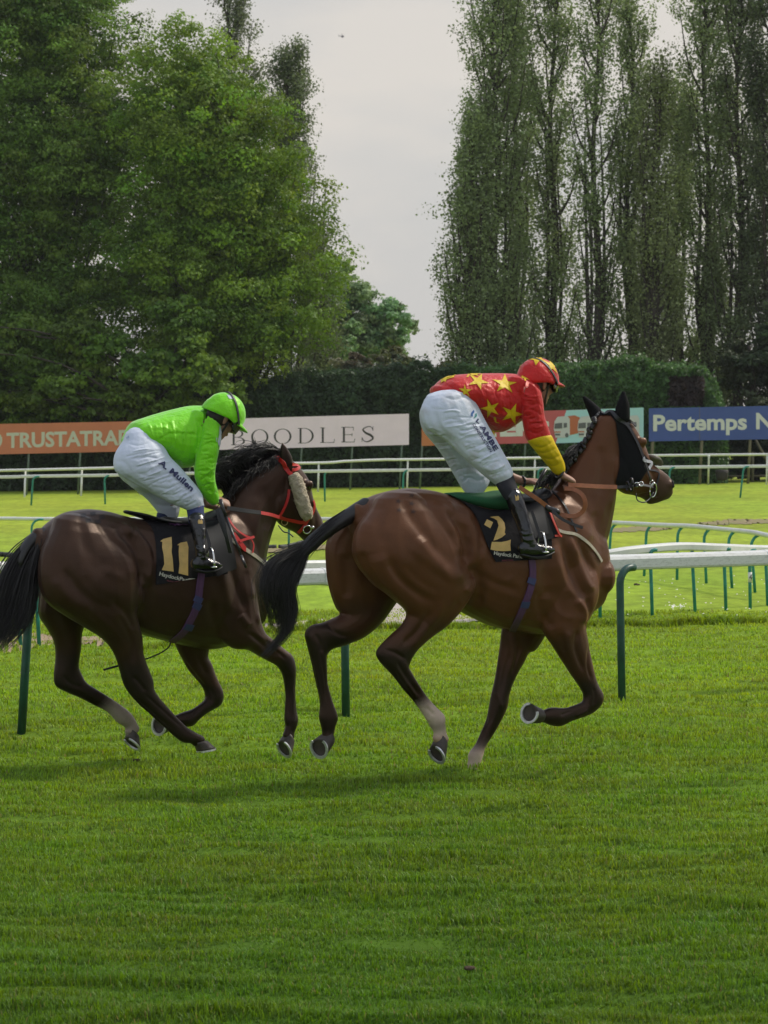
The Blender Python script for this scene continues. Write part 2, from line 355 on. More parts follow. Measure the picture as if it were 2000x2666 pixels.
# turf blades of the near track: too many to count, one object
def blades(name, n, dmin, dmax, seed, hh=(0.017, 0.038), label=None, xr=None, dpow=1.3, area=None, wmul=1.0, cm=1.0):
    r = np.random.default_rng(seed); u = r.random(n)
    a, b = dmin ** -dpow, dmax ** -dpow; d = (a + (b - a) * u) ** (-1 / dpow)
    x = (r.random(n) * 2 - 1) * (0.132 * d + 1.5) if xr is None else xr[0] + r.random(n) * (xr[1] - xr[0])
    if area is not None: x, d = area(r, n)
    h = (hh[0] + (hh[1] - hh[0]) * r.random(n)) * (0.38 + 1.5 * fbm(x * 1.2, d * 5.0, 41, 4) ** 1.3); z = gz(x, d)
    az = r.random(n) * 2 * math.pi; lean = r.normal(size=n) * 0.5; wv = 0.0023 * (d / 12) ** 0.8 * (0.7 + 0.7 * r.random(n)) * wmul
    ca, sa = np.cos(az), np.sin(az); side = np.stack([ca, sa, 0 * ca], 1) * wv[:, None]; dirn = np.stack([-sa, ca, 0 * ca], 1)
    base = np.stack([x, d, z - 0.004], 1); mid = base + dirn * (lean * h * 0.35)[:, None] + np.array((0, 0, 1)) * (h * 0.6)[:, None]
    tip = base + dirn * (lean * h * 1.1)[:, None] + np.array((0, 0, 1)) * (h * (1 - 0.25 * np.abs(lean)))[:, None] + side * 0.2
    V = np.stack([base - side, base + side, mid + side * 0.8, mid - side * 0.8, tip, tip - side * 0.3], 1).reshape(-1, 3)
    i = np.arange(n) * 6; Fq = np.stack([np.stack([i, i + 1, i + 2, i + 3], 1), np.stack([i + 3, i + 2, i + 4, i + 5], 1)], 1).reshape(-1, 4)
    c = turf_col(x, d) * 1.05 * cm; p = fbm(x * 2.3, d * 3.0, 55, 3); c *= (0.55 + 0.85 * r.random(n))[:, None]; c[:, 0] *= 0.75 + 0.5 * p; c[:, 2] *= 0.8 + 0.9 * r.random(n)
    dry = r.random(n) < 0.03; c[dry] = (0.26, 0.24, 0.08)
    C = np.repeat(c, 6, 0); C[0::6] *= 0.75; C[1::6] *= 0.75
    o = obj(name, V, Fq, m_blade, cols=C, smooth=False); tag(o, label, kind='stuff'); return o
m_blade = mat('grass_blade', (0.1, 0.2, 0.02), rough=0.55, spec=0.3, attr=True, noise=(60, 0.1), trans=0.38)
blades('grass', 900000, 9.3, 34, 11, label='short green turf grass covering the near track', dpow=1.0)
# taller fringe where the near track ends
def fringe_area(r, n):
    t = r.random(n); px = 350 + t * 1800; py = np.interp(px, [350, 700, 820, 1000, 1190, 1350, 1500, 1750, 2000, 2150], [1700, 1650, 1641, 1639, 1634, 1636, 1633, 1630, 1622, 1618])
    D = PXF * CAMH / (py - HZY) + r.normal(size=n) * 0.06 + (fbm(px / 90.0, px * 0, 5, 3) - .5) * .5; return (px - 1000) / PXF * D, D
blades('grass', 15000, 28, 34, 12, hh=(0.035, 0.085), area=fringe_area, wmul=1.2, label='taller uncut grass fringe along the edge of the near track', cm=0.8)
def daisies():
    mb = MB(); r = np.random.default_rng(3)
    for k in range(90):
        px = 1580 + r.random() * 460; py = 1505 + r.random() * 110; p = gp(px, py); s = 0.007 + 0.008 * r.random()
        if r.random() < .35: px, py = 1765 + r.normal() * 14, 1586 + r.normal() * 2.5; p = gp(px, py)
        V = [p + np.array((math.cos(a) * s, math.sin(a) * s, 0.035)) for a in np.arange(6) * math.pi / 3] + [p + np.array((0, 0, 0.045))]
        mb.add(V, [(6, i, (i + 1) % 6) for i in range(6)])
    tag(mb.build('daisies', mat('daisy_white', (0.75, 0.74, 0.68), rough=0.8)), 'scattered tiny white daisies in the turf between the rails', kind='stuff')
daisies()
m_clod = mat('earth_clod', (0.07, 0.045, 0.025), rough=0.95, noise=(40, 0.4))
def clod(px, py, s, label, seed):
    r = np.random.default_rng(seed); p = gp(px, py); mb = MB()
    for k in range(5):
        c = p + np.array((r.normal() * s * .35, r.normal() * s * .3, .018 + abs(r.normal()) * .006)); a = s * (.5 + .4 * r.random())
        mb.add(*loft([(c - np.array((a * .6, 0, 0)), np.array((0, a * .7, 0)), np.array((0, 0, a * .5)), (0, 0, 0)), (c + np.array((a * .6, 0, 0)), np.array((0, a * .6, .003)), np.array((0, 0, a * .45)), (0, 0, 0))], n=7, sub=1)[:2])
    tag(mb.build('turf_clod', m_clod, origin=p, smooth=False), label, 'clod', 'kicked up clods of turf')
clod(354, 1988, .022, 'dark clod of earth on the grass below the dark horse', 1); clod(1657, 1526, .03, 'brown clod on the turf under the white curved rail', 3); clod(1225, 2535, .02, 'reddish brown clod low in the foreground grass', 5)

# ------------------------------------------------------------ rails
m_pvc = mat('rail_plastic', (0.66, 0.66, 0.64), rough=0.38, spec=0.5, noise=(7, 0.10), bump=(3, 0.15, 0.01))
m_pvcd = mat('scuffed_rail_plastic', (0.68, 0.68, 0.66), rough=0.35, noise=(26, 0.30, (0.30, 0.30, 0.27)), cscale=(1, 1, 3), csharp=True)
m_wpost = mat('white_post_paint', (0.72, 0.72, 0.70), rough=0.5, noise=(10, 0.12))
m_teal = mat('teal_post_paint', (0.018, 0.21, 0.165), rough=0.45, noise=(14, 0.25), bump=(30, .15, .004))
m_dteal = mat('dark_green_post_paint', (0.010, 0.060, 0.042), rough=0.42, noise=(10, 0.35), bump=(40, .2, .004))

def rail_profile(P, hgt, dep, top=True):
    """extruded running-rail: rounded box profile with a chamfered top"""
    P = np.asarray(P, float); T = np.gradient(P, axis=0); T /= np.linalg.norm(T, axis=1)[:, None]; V = []
    pr = [(-.5, -.32), (-.5, .22), (-.38, .40), (-.05, .5), (.38, .5), (.5, .3), (.5, -.3), (.36, -.5), (-.30, -.5), (-.44, -.44)]
    for p, t in zip(P, T):
        nrm = unit(np.cross(t, (0, 0, 1))); nrm = nrm if nrm[1] > 0 else -nrm
        for a, b in pr: V.append(p + nrm * a * dep + np.array((0, 0, b * hgt)))
    n = len(pr); F_ = [(i * n + k, i * n + (k + 1) % n, (i + 1) * n + (k + 1) % n, (i + 1) * n + k) for i in range(len(P) - 1) for k in range(n)]
    return V, F_ + [tuple(range(n)), tuple(range(len(V) - n, len(V)))[::-1]]

def goose(base, topz, reach, r, out, n=10, lean=(0, 0)):
    """post that rises and bends over towards 'out' (unit xy), ending at the rail"""
    b = np.asarray(base, float); o = np.array((out[0], out[1], 0.)); le = np.array((lean[0], lean[1], 0.)); rb = reach; P = [b - (0, 0, .05), b + le * .3 + (0, 0, (topz - b[2] - rb) * .5), b + le * .6 + (0, 0, topz - b[2] - rb)]
    for a in np.linspace(0, 90, 7)[1:]:
        P.append(b + le * .6 + np.array((0, 0, topz - b[2] - rb)) + o * rb * (1 - math.cos(math.radians(a))) + np.array((0, 0, rb * math.sin(math.radians(a)))))
    P.append(P[-1] + o * rb * 0.35); return tube(P, r, n)

def near_rail():
    pts = [(-900, 1520, 21.5), (-300, 1522, 20.85), (0, 1517, 20.6), (842, 1501, 22.0), (1562, 1467, 23.15), (2000, 1452, 23.95), (2600, 1430, 25.1), (3400, 1402, 26.8)]
    root = empty('running_rail', gp(900, 1865), 'thick white plastic running rail on dark green bent posts close behind the horses', 'rail')
    P = cr(np.array([at(x, y, D) for x, y, D in pts]), 10); V, F_ = rail_profile(P, 0.118, 0.11); r_ = obj('rail', V, F_, m_pvcd, root, smooth=False)
    for a, b in ((1565, 1614), (1990, 2006), (838, 846)):
        q = [cr(np.array([at(x, y, D) for x, y, D in pts]), 10)]
        aa = np.interp([a, b], [p[0] for p in pts], range(len(pts))); 
        s0 = np.array([at(x, np.interp(x, [p[0] for p in pts], [p[1] for p in pts]), np.interp(x, [p[0] for p in pts], [p[2] for p in pts])) for x in (a, b)])
        V, F_ = rail_profile(s0, 0.124, 0.116); obj('joint_sleeve', V, F_, m_pvc, root, smooth=False)
    for x, y, tx, le in ((55, 1905, 88, .07), (901, 1865, 893, -.015), (1620, 1832, 1612, -.02), (2340, 1805, 2335, 0), (-760, 1940, -740, 0)):
        b = gp(x, y); D = b[1]; zt = CAMH - (np.interp(x, [p[0] for p in pts], [p[1] for p in pts]) + 14 - HZY) / PXF * D
        V, F_ = goose(b, zt, .12, .029, (.70, .71), 14, lean=(le * 1.3, 0)); obj('post', V, F_, m_dteal, root)
near_rail()

def rail_line(name, label, pts, hgt, m, posts, pm, kind, r=0.022, grp=None, out=(.9, .4), dep=None, tagpost=None, reach=.1, straight=False):
    """pts: rail (px, py, D); posts: (px base, py base, px top)"""
    pb_ = [(q[0], gp(q[0], q[1])[1]) for q in posts]; pb_.sort(); far = max(abs(pb_[0][1] - pb_[-1][1]), .01)
    pts = [(x, y, float(np.interp(x, [a for a, b in pb_], [b for a, b in pb_])) + (0 if straight else reach * 1.35 * out[1])) for x, y, D in pts]
    root = empty(name, at(*pts[0]) * (1, 1, 0), label, 'rail', grp)
    P = cr(np.array([at(*p) for p in pts]), 8); V, F_ = rail_profile(P, hgt, dep or hgt) if kind == 'box' else tube(P, hgt / 2, 12, up=(0, 0, 1)); obj('rail', V, F_, m, root, smooth=(kind != 'box'))
    xs = [p[0] for p in pts]
    for q in posts:
        xb, yb, xt = q[:3]; b = gp(xb, yb); D = b[1]; yt = np.interp(xt, xs, [p[1] for p in pts]); Dr = np.interp(xt, xs, [p[2] for p in pts]); t = at(xt, yt, Dr)
        if straight: V, F_ = tube([b - (0, 0, .05), np.array((t[0], t[1], t[2] - hgt * .3))], r, 8)
        else:
            dx = t[0] - b[0]; V, F_ = goose(b, t[2] - hgt * .1, reach, r, out, 10, lean=((dx - reach) / .6, 0))
        po = obj('post', V, F_, pm, root)
        if len(q) > 3:
            z = b[2] + .30; x0 = b[0] + (dx - reach) * .4
            V, F_ = tube([(x0, D, z), (x0, D, z + .11)], r * 1.25, 12); lb = obj('number_label', V, F_, m_wpost, po)
            cu = text2d('4'); V2, F2_ = cu; V = [(x0 - .012 + v[0] * .05, D - r * 1.35, z + .02 + v[1] * .07) for v in V2]; obj('digit', V, F2_, mat('dark_print', (.03, .03, .03)), po, smooth=False)
    return root

_tx = {}
def text2d(s, space=1.0, bold=0.0, sub=0):
    """built-in font as flat triangles; baseline y=0, capital height 1"""
    key = (s, space, bold, sub)
    if key in _tx: return _tx[key]
    def mk(t):
        c = bpy.data.curves.new('t', 'FONT'); c.body = t; c.space_character = space; c.offset = bold; c.resolution_u = 3; c.fill_mode = 'FRONT'
        o = bpy.data.objects.new('t', c); S.collection.objects.link(o); dg = bpy.context.evaluated_depsgraph_get(); dg.update()
        me = bpy.data.meshes.new_from_object(o.evaluated_get(dg)); bpy.data.objects.remove(o); bpy.data.curves.remove(c)
        bm = bmesh.new(); bm.from_mesh(me); bmesh.ops.triangulate(bm, faces=bm.faces)
        if sub: bmesh.ops.subdivide_edges(bm, edges=[e for e in bm.edges if e.calc_length() > 0.14], cuts=sub, use_grid_fill=True); bmesh.ops.triangulate(bm, faces=bm.faces)
        V = np.array([v.co[:2] for v in bm.verts]); F_ = [tuple(v.index for v in f.verts) for f in bm.faces]; bm.free(); bpy.data.meshes.remove(me); return V, F_
    V, F_ = mk(s); cap = mk('H')[0][:, 1].max(); V = V / cap; V[:, 0] -= V[:, 0].min(); _tx[key] = (V, F_); return V, F_

near = 23.9
rail_line('running_rail', 'white tubular rail on teal posts looping just behind the thick near rail', [(-700, 1480, 27.0), (-100, 1476, 28.0), (0, 1475, 28.2), (420, 1474, 29.2), (842, 1470, 30.2), (1250, 1462, 31.5), (1480, 1452, 32.3), (1562, 1446, 32.6), (1640, 1434, 32.9), (1767, 1423, 33.4), (1880, 1426, 33.9), (2000, 1430, 34.5), (2300, 1434, 36)],
    .09, m_pvc, [(1563, 1611, 1575), (1699, 1602, 1705), (1811, 1596, 1816), (1891, 1590, 1896), (1954, 1585, 1960, 1), (2000, 1577, 2006), (2080, 1570, 2086), (103, 1682, 115), (55, 1686, 66), (300, 1668, 312), (640, 1655, 665), (660, 1640, 700)], m_teal, 'box', r=.019, reach=.06)
rail_line('running_rail', 'slim white rail on teal hooked posts curving away beyond the near rails', [(-300, 1351, 50.5), (0, 1350, 50.5), (108, 1351, 50.5), (450, 1351, 50.2), (842, 1351, 49.5), (1300, 1355, 46), (1560, 1360, 43.2), (1621, 1362, 42.5), (1719, 1367, 41.5), (1801, 1370, 40.6), (1891, 1379, 39.7), (1953, 1385, 38.9), (1985, 1391, 38.4), (2060, 1408, 37.6), (2200, 1440, 36.5)],
    .062, m_pvc, [(1584, 1494, 1621), (1677, 1500, 1719), (1763, 1510, 1801), (1840, 1519, 1876), (1907, 1531, 1942), (1967, 1543, 2000), (2030, 1558, 2062), (84, 1432, 108), (325, 1430, 350), (560, 1428, 580), (752, 1426, 775), (1000, 1430, 1022), (1200, 1440, 1222), (1400, 1460, 1424)], m_teal, 'round', r=.019, reach=.15)
rail_line('running_rail', 'far white flat rail on teal hooked posts across the middle of the turf', [(-400, 1246, 80), (0, 1242, 80.5), (82, 1240, 80.8), (300, 1237, 81.5), (640, 1229.5, 82.4), (1058, 1224, 83.4), (1400, 1220, 84.5), (1690, 1217, 85.5), (1955, 1214, 86.5), (2300, 1210, 88)],
    .082, m_pvc, [(81, 1316, 100), (274, 1313, 286), (468, 1311, 480), (656, 1309, 668), (846, 1306, 858), (1048, 1305, 1064), (1230, 1304, 1245), (1400, 1302, 1414), (1570, 1300, 1584), (1740, 1298, 1757), (1927, 1296, 1948), (2110, 1294, 2125)], m_teal, 'box', r=.026, reach=.14, dep=.05)
rail_line('white_fence', 'farthest white rail on square white posts below the advertising boards', [(-400, 1232, 90), (0, 1225, 92), (300, 1218, 93), (640, 1208, 94.2), (842, 1205, 95), (900, 1201, 95.3), (1000, 1197, 96), (1060, 1196.5, 96.4), (1400, 1192, 98), (1700, 1186, 100), (2000, 1183, 102), (2300, 1180, 103)],
    .082, m_wpost, [(x, np.interp(x, [64, 1844], [1294, 1262]), x + 2) for x in (-86, 64, 211, 365, 520, 675, 828, 1060, 1225, 1391, 1542, 1694, 1844, 1996, 2140)], m_wpost, 'round', r=.030, straight=True)
# black edging strip lying on the turf
def edging():
    m = mat('black_rubber', (0.012, 0.012, 0.013), rough=0.6)
    for pts, lb in (([(560, 1433), (697, 1430), (740, 1429), (772, 1422), (792, 1417), (850, 1413)], 'black segmented drainage edging beside the earth strip'), ([(-60, 1446), (0, 1449), (20, 1450), (40, 1452), (55, 1455)], 'black edging strip lying at the left behind the dark horse')):
        P = cr(np.array([gp(*p) for p in pts]), 8); P[:, 2] += .035; mb = MB()
        for i in range(0, len(P) - 6, 6): mb.tube(P[i:i + 6], .04, 8)
        tag(mb.build('ground_edging', m, origin=P[0]), lb, 'edging')
edging()

# ------------------------------------------------------------ advertising boards
def pxtext(s, x0, x1, yb0, yb1, cap, D, **k):
    """text laid on a board: from x0 to x1 photo px, baseline yb0->yb1, capital height cap px; returns verts, faces"""
    V2, F_ = text2d(s, **k); wd = V2[:, 0].max(); px = x0 + V2[:, 0] / wd * (x1 - x0); py = yb0 + (px - x0) / (x1 - x0) * (yb1 - yb0) - V2[:, 1] * cap
    return [at(a, b, D(a)) for a, b in zip(px, py)], F_
m_pole = mat('grey_green_pole', (0.10, 0.14, 0.12), rough=0.6, noise=(6, .2))
m_timber = mat('weathered_timber', (0.16, 0.14, 0.09), rough=0.85, noise=(5, .3), cscale=(1, 1, .2))
def board(label, c, m, D, poles, pm=None, pr=.03):
    """c: corners (x0, ytop0, ybot0, x1, ytop1, ybot1)"""
    x0, a0, b0, x1, a1, b1 = c; root = empty('advertising_board', at((x0 + x1) / 2, 1285, D((x0 + x1) / 2)), label, 'board', 'advertising boards in front of the hedge')
    V = []
    for dz in (0, .04):
        V += [at(x0 - 0, a0, D(x0)) + (0, dz, 0), at(x1, a1, D(x1)) + (0, dz, 0), at(x1, b1, D(x1)) + (0, dz, 0), at(x0, b0, D(x0)) + (0, dz, 0)]
    V = [np.array(v) for v in V]; obj('panel', V, [(3, 2, 1, 0), (4, 5, 6, 7), (0, 1, 5, 4), (1, 2, 6, 5), (2, 3, 7, 6), (3, 0, 4, 7)], m, root, smooth=False)
    for x in poles:
        t = at(x, np.interp(x, [x0, x1], [a0, a1]) + 6, D(x)); b = np.array((t[0] - .12, t[1], float(gz(t[0], t[1])) - .05)); obj('pole', *tube([b + (0, .08, 0), t + (0, .08, 0)], pr, 8), pm or m_pole, root)
    return root
DB = lambda x: 97.0 + 0.003 * (x - 1000) + 1.5
eps = lambda x: DB(x) - 0.012
m_white = mat('print_white', (0.62, 0.62, 0.60), rough=0.5); m_black = mat('print_black', (0.035, 0.03, 0.035), rough=0.6); m_cream = mat('print_cream', (0.52, 0.52, 0.44), rough=0.5)
b1 = board('orange advertising board reading TRUSTATRADER at the left', (-330, 1110, 1190, 345, 1097, 1175), mat('board_orange', (0.52, 0.17, 0.09), rough=0.55, noise=(2, .07)), DB, (-200, -60, 78, 212))
obj('lettering', *pxtext('TRUSTATRADE', 17, 372, 1165, 1156, 38, eps, bold=.03), m_cream, b1, smooth=False)
def disc(cx, cy, rx, ry, D, n=28, r0=0.0):
    V = [at(cx + rx * math.cos(2 * math.pi * k / n), cy + ry * math.sin(2 * math.pi * k / n), D(cx + rx * math.cos(2 * math.pi * k / n))) for k in range(n)]
    if r0 <= 0: return V, [tuple(range(n))[::-1]]
    V += [at(cx + rx * r0 * math.cos(2 * math.pi * k / n), cy + ry * r0 * math.sin(2 * math.pi * k / n), D(cx + rx * r0 * math.cos(2 * math.pi * k / n))) for k in range(n)]
    return V, [(k, n + k, n + (k + 1) % n, (k + 1) % n) for k in range(n)]
obj('emblem', *disc(-16, 1146, 22, 23, eps, r0=.72), m_cream, b1, smooth=False)
b2 = board('pale pink advertising board reading BOODLES between the two riders', (352, 1097, 1177, 1065, 1077, 1158), mat('board_pink', (0.86, 0.69, 0.83), rough=0.55, noise=(2, .05)), DB, (370, 500, 640, 789, 921, 1050))
def serif(ch, x0, x1, y0, y1, D):
    """thick-and-thin serif capital between x0..x1, top y0, bottom y1 (px)"""
    w_ = x1 - x0; h = y1 - y0; mb = MB(); tk, tn, sf = 5.2, 1.5, 1.7
    def quad(a, b, c, d): mb.add([at(*p, D(p[0])) for p in (a, b, c, d)], [(0, 1, 2, 3)])
    def rect(a, b, c, d): quad((a, b), (a, d), (c, d), (c, b))
    def arc(cx, cy, rx, ry, a0, a1, tx, ty, n=22):
        V = []
        for k in range(n + 1):
            t = math.radians(a0 + (a1 - a0) * k / n); V += [at(cx + rx * math.cos(t), cy - ry * math.sin(t), D(cx + rx * math.cos(t))), at(cx + (rx - tx) * math.cos(t), cy - (ry - ty) * math.sin(t), D(cx + (rx - tx) * math.cos(t)))]
        mb.add(V, [(2 * k, 2 * k + 1, 2 * k + 3, 2 * k + 2) for k in range(n)])
    if ch == 'O': arc((x0 + x1) / 2, (y0 + y1) / 2, w_ / 2, h / 2, 0, 360, tk, tn, 36)
    if ch in 'BDLE': rect(x0 + 4, y0, x0 + 4 + tk, y1); rect(x0, y0, x0 + 12, y0 + sf); rect(x0, y1 - sf, x0 + 12, y1)
    if ch == 'D': rect(x0 + 8, y0, x0 + w_ * .45, y0 + tn); rect(x0 + 8, y1 - tn, x0 + w_ * .45, y1); arc(x0 + w_ * .4, (y0 + y1) / 2, w_ * .6, h / 2, -90, 90, tk, tn)
    if ch == 'B':
        rect(x0 + 8, y0, x0 + w_ * .5, y0 + tn); rect(x0 + 8, y0 + h * .47, x0 + w_ * .55, y0 + h * .47 + tn); rect(x0 + 8, y1 - tn, x0 + w_ * .55, y1)
        arc(x0 + w_ * .45, y0 + h * .25, w_ * .42, h * .25, -90, 90, tk - .6, tn); arc(x0 + w_ * .5, y0 + h * .74, w_ * .5, h * .26, -90, 90, tk, tn)
    if ch in 'LE': rect(x0 + 8, y1 - tn, x1, y1); quad((x1 - 1.6, y1), (x1, y1), (x1 + 2, y1 - 10), (x1 + .6, y1 - 10))
    if ch == 'E': rect(x0 + 8, y0, x1 - 2, y0 + tn); rect(x0 + 8, y0 + h * .48, x1 - 6, y0 + h * .48 + tn); rect(x1 - 3.4, y0, x1 - 2, y0 + 9); rect(x1 - 7, y0 + h * .40, x1 - 5.6, y0 + h * .6)
    if ch == 'S':
        P = cr(np.array([(x1 - 3, y0 + 9), (x1 - 7, y0 + 2), (x0 + w_ * .5, y0 + .5), (x0 + 3, y0 + h * .2), (x0 + w_ * .35, y0 + h * .43), (x0 + w_ * .7, y0 + h * .56), (x1 - 3, y0 + h * .78), (x0 + w_ * .5, y1 - .5), (x0 + 5, y1 - 3), (x0 + 1, y1 - 11)]), 5)
        T = np.gradient(P, axis=0); T /= np.linalg.norm(T, axis=1)[:, None]; Nn = np.stack([-T[:, 1], T[:, 0]], 1); n = len(P); wd = .9 + 2.2 * np.exp(-((np.arange(n) / n - .52) / .2) ** 2)
        V = []
        for p, q, u in zip(P, Nn, wd): V += [at(*(p + q * u), D(p[0])), at(*(p - q * u), D(p[0]))]
        mb.add(V, [(2 * k, 2 * k + 1, 2 * k + 3, 2 * k + 2) for k in range(n - 1)]); rect(x1 - 3.6, y0, x1 - 2.2, y0 + 11); rect(x0, y1 - 12, x0 + 1.4, y1)
    return mb.V, mb.F
lt = MB()
for ch, a, b in (('B', 602, 638), ('O', 654, 699), ('O', 713, 759), ('D', 776, 817), ('L', 834, 870), ('E', 889, 923), ('S', 942, 974)):
    yy = 1137 - (a - 602) * .026; sv, sf_ = serif(ch, a, b, yy - 0 + 0 - 18, yy + 22, eps); lt.add(sv, sf_)
lt.build('lettering', m_black, b2, smooth=False)
b3 = board('red and light blue advertising board with three lorries printed on it', (1098, 1080, 1161, 1676, 1061, 1146), mat('board_red', (0.48, 0.09, 0.10), rough=0.55, noise=(2, .06)), DB, (1103, 1235, 1372, 1500, 1660))
def pxpoly(P, D, m, parent, name): return obj(name, [at(x, y, D(x)) for x, y in P], [tuple(range(len(P)))[::-1]], m, parent, smooth=False)
e1 = lambda x: DB(x) - .010; e2 = lambda x: DB(x) - .018; e3 = lambda x: DB(x) - .026; e4 = lambda x: DB(x) - .034
pxpoly([(1098, 1080), (1190, 1077), (1225, 1157), (1098, 1161)], e1, mat('board_orange_field', (.50, .17, .06), rough=.55), b3, 'orange_field')
pxpoly([(1475, 1068), (1676, 1061), (1676, 1146), (1447, 1154)], e1, mat('board_blue_field', (.36, .60, .66), rough=.55), b3, 'blue_field')
sh = MB(); sh.add(*pxtext('L', 1268, 1293, 1136, 1135, 36, lambda x: DB(x) - .014, bold=.05)); sh.add(*pxtext('ERS', 1302, 1432, 1134, 1131, 36, lambda x: DB(x) - .014, bold=.06)); sh.build('lettering', m_white, b3, smooth=False)
m_lw = mat('lorry_print_white', (.52, .52, .54), rough=.5); m_lo = mat('lorry_print_orange', (.45, .12, .05), rough=.5); m_lg = mat('lorry_print_grey', (.10, .10, .11), rough=.5)
for ox, sc in ((1440, 1.0), (1502, .98), (1622, .98)):
    def lp(P, D, m, nm): pxpoly([(ox + x * sc, 1083 + y * .98 - (ox - 1440) * .012) for x, y in P], D, m, b3, nm)
    if ox != 1622: lp([(28, 2), (56, -2), (70, 4), (72, 44), (40, 52)], e2, m_lo, 'lorry_side')
    lp([(4, 14), (12, 2), (38, 0), (44, 8), (44, 50), (30, 58), (6, 57), (2, 34)], e3, m_lw, 'lorry_cab')
    lp([(5, 20), (24, 18), (24, 33), (4, 34)], e4, m_lg, 'lorry_screen'); lp([(28, 19), (36, 18), (37, 30), (28, 32)], e4, m_lg, 'lorry_window')
    lp([(4, 41), (20, 41), (20, 44), (4, 44)], e4, m_lo, 'lorry_stripe'); lp([(5, 47), (19, 47), (19, 52), (6, 52)], e4, m_lg, 'lorry_grille')
    if ox != 1622: obj('lorry_wheel', *disc(ox + 36 * sc, 1083 + 50 - (ox - 1440) * .012, 4.5, 6, e4, 16), m_lg, b3, smooth=False)
b4 = board('blue advertising board reading Pertemps in white at the right', (1690, 1063, 1149, 2420, 1048, 1136), mat('board_blue', (.045, .08, .30), rough=.5, noise=(2, .06)), DB, (1704, 1832, 1958, 2100), m_timber, .05)
obj('lettering', *pxtext('Pertemps', 1701, 1945, 1121, 1117, 41, eps, bold=.03), m_white, b4, smooth=False); obj('lettering', *pxtext('Network', 1969, 2200, 1116, 1112, 41, eps, bold=.03), m_white, b4, smooth=False)
pxpoly([(1821, 1060), (1823, 1060), (1823, 1146), (1821, 1146)], eps, mat('board_seam', (.10, .10, .16)), b4, 'seam')
# timber fence and dark tub behind the right board
tf = empty('timber_fence', at(1950, 1260, 104), 'low timber post and rail fence behind the blue board', 'fence')
for x in (1790, 1870, 1960, 2050): obj('post', *tube([at(x, 1262, 104), at(x, 1176, 104)], .05, 8), m_timber, tf)
for y in (1184, 1214, 1240): obj('rail', *tube([at(1780, y + 2, 103.9), at(2250, y - 6, 104.4)], .035, 8), m_timber, tf)
obj('brace', *tube([at(2002, 1208, 103.7), at(1968, 1146, 103.7)], .05, 8), m_timber, tf)
tb = MB(); c = at(1880, 1240, 101.5)
V, F_ = loft([(c + (0, 0, z), np.array((r, 0, 0)), np.array((0, r, 0)), (0, 0, 0)) for z, r in ((-.12, .17), (0, .20), (.2, .22))], n=16, sub=2, cap=.05)[:2]
tag(obj('planter_tub', V, F_, mat('dark_tub', (.03, .025, .02), rough=.7), origin=c), 'dark round tub standing behind the far white rail at the right', 'tub')

# ------------------------------------------------------------ trees and hedge
def leafquads(P, Nr, size, col, r, asp=0.62):
    n = len(P); a = r.normal(size=(n, 3)); t = np.cross(Nr, a); t /= np.linalg.norm(t, axis=1)[:, None] + 1e-9; b = np.cross(Nr, t); s = (size * (0.5 + 1.1 * r.random(n) ** 1.8))[:, None]
    V = np.stack([P - t * s, P + b * s * asp + t * s * .1, P + t * s, P - b * s * asp + t * s * .1], 1).reshape(-1, 3); i = np.arange(n) * 4
    return V, np.stack([i, i + 1, i + 2, i + 3], 1), np.repeat(col, 4, 0)
m_bark = mat('bark', (0.050, 0.040, 0.032), rough=0.9, noise=(3, .35), bump=(9, .5, .03), cscale=(1, 1, .25))
m_leafA = mat('broad_leaf', (0.06, 0.1, 0.02), rough=0.55, spec=0.3, attr=True, trans=0.34)
m_leafB = mat('poplar_leaf', (0.05, 0.08, 0.025), rough=0.5, spec=0.35, attr=True, trans=0.32)

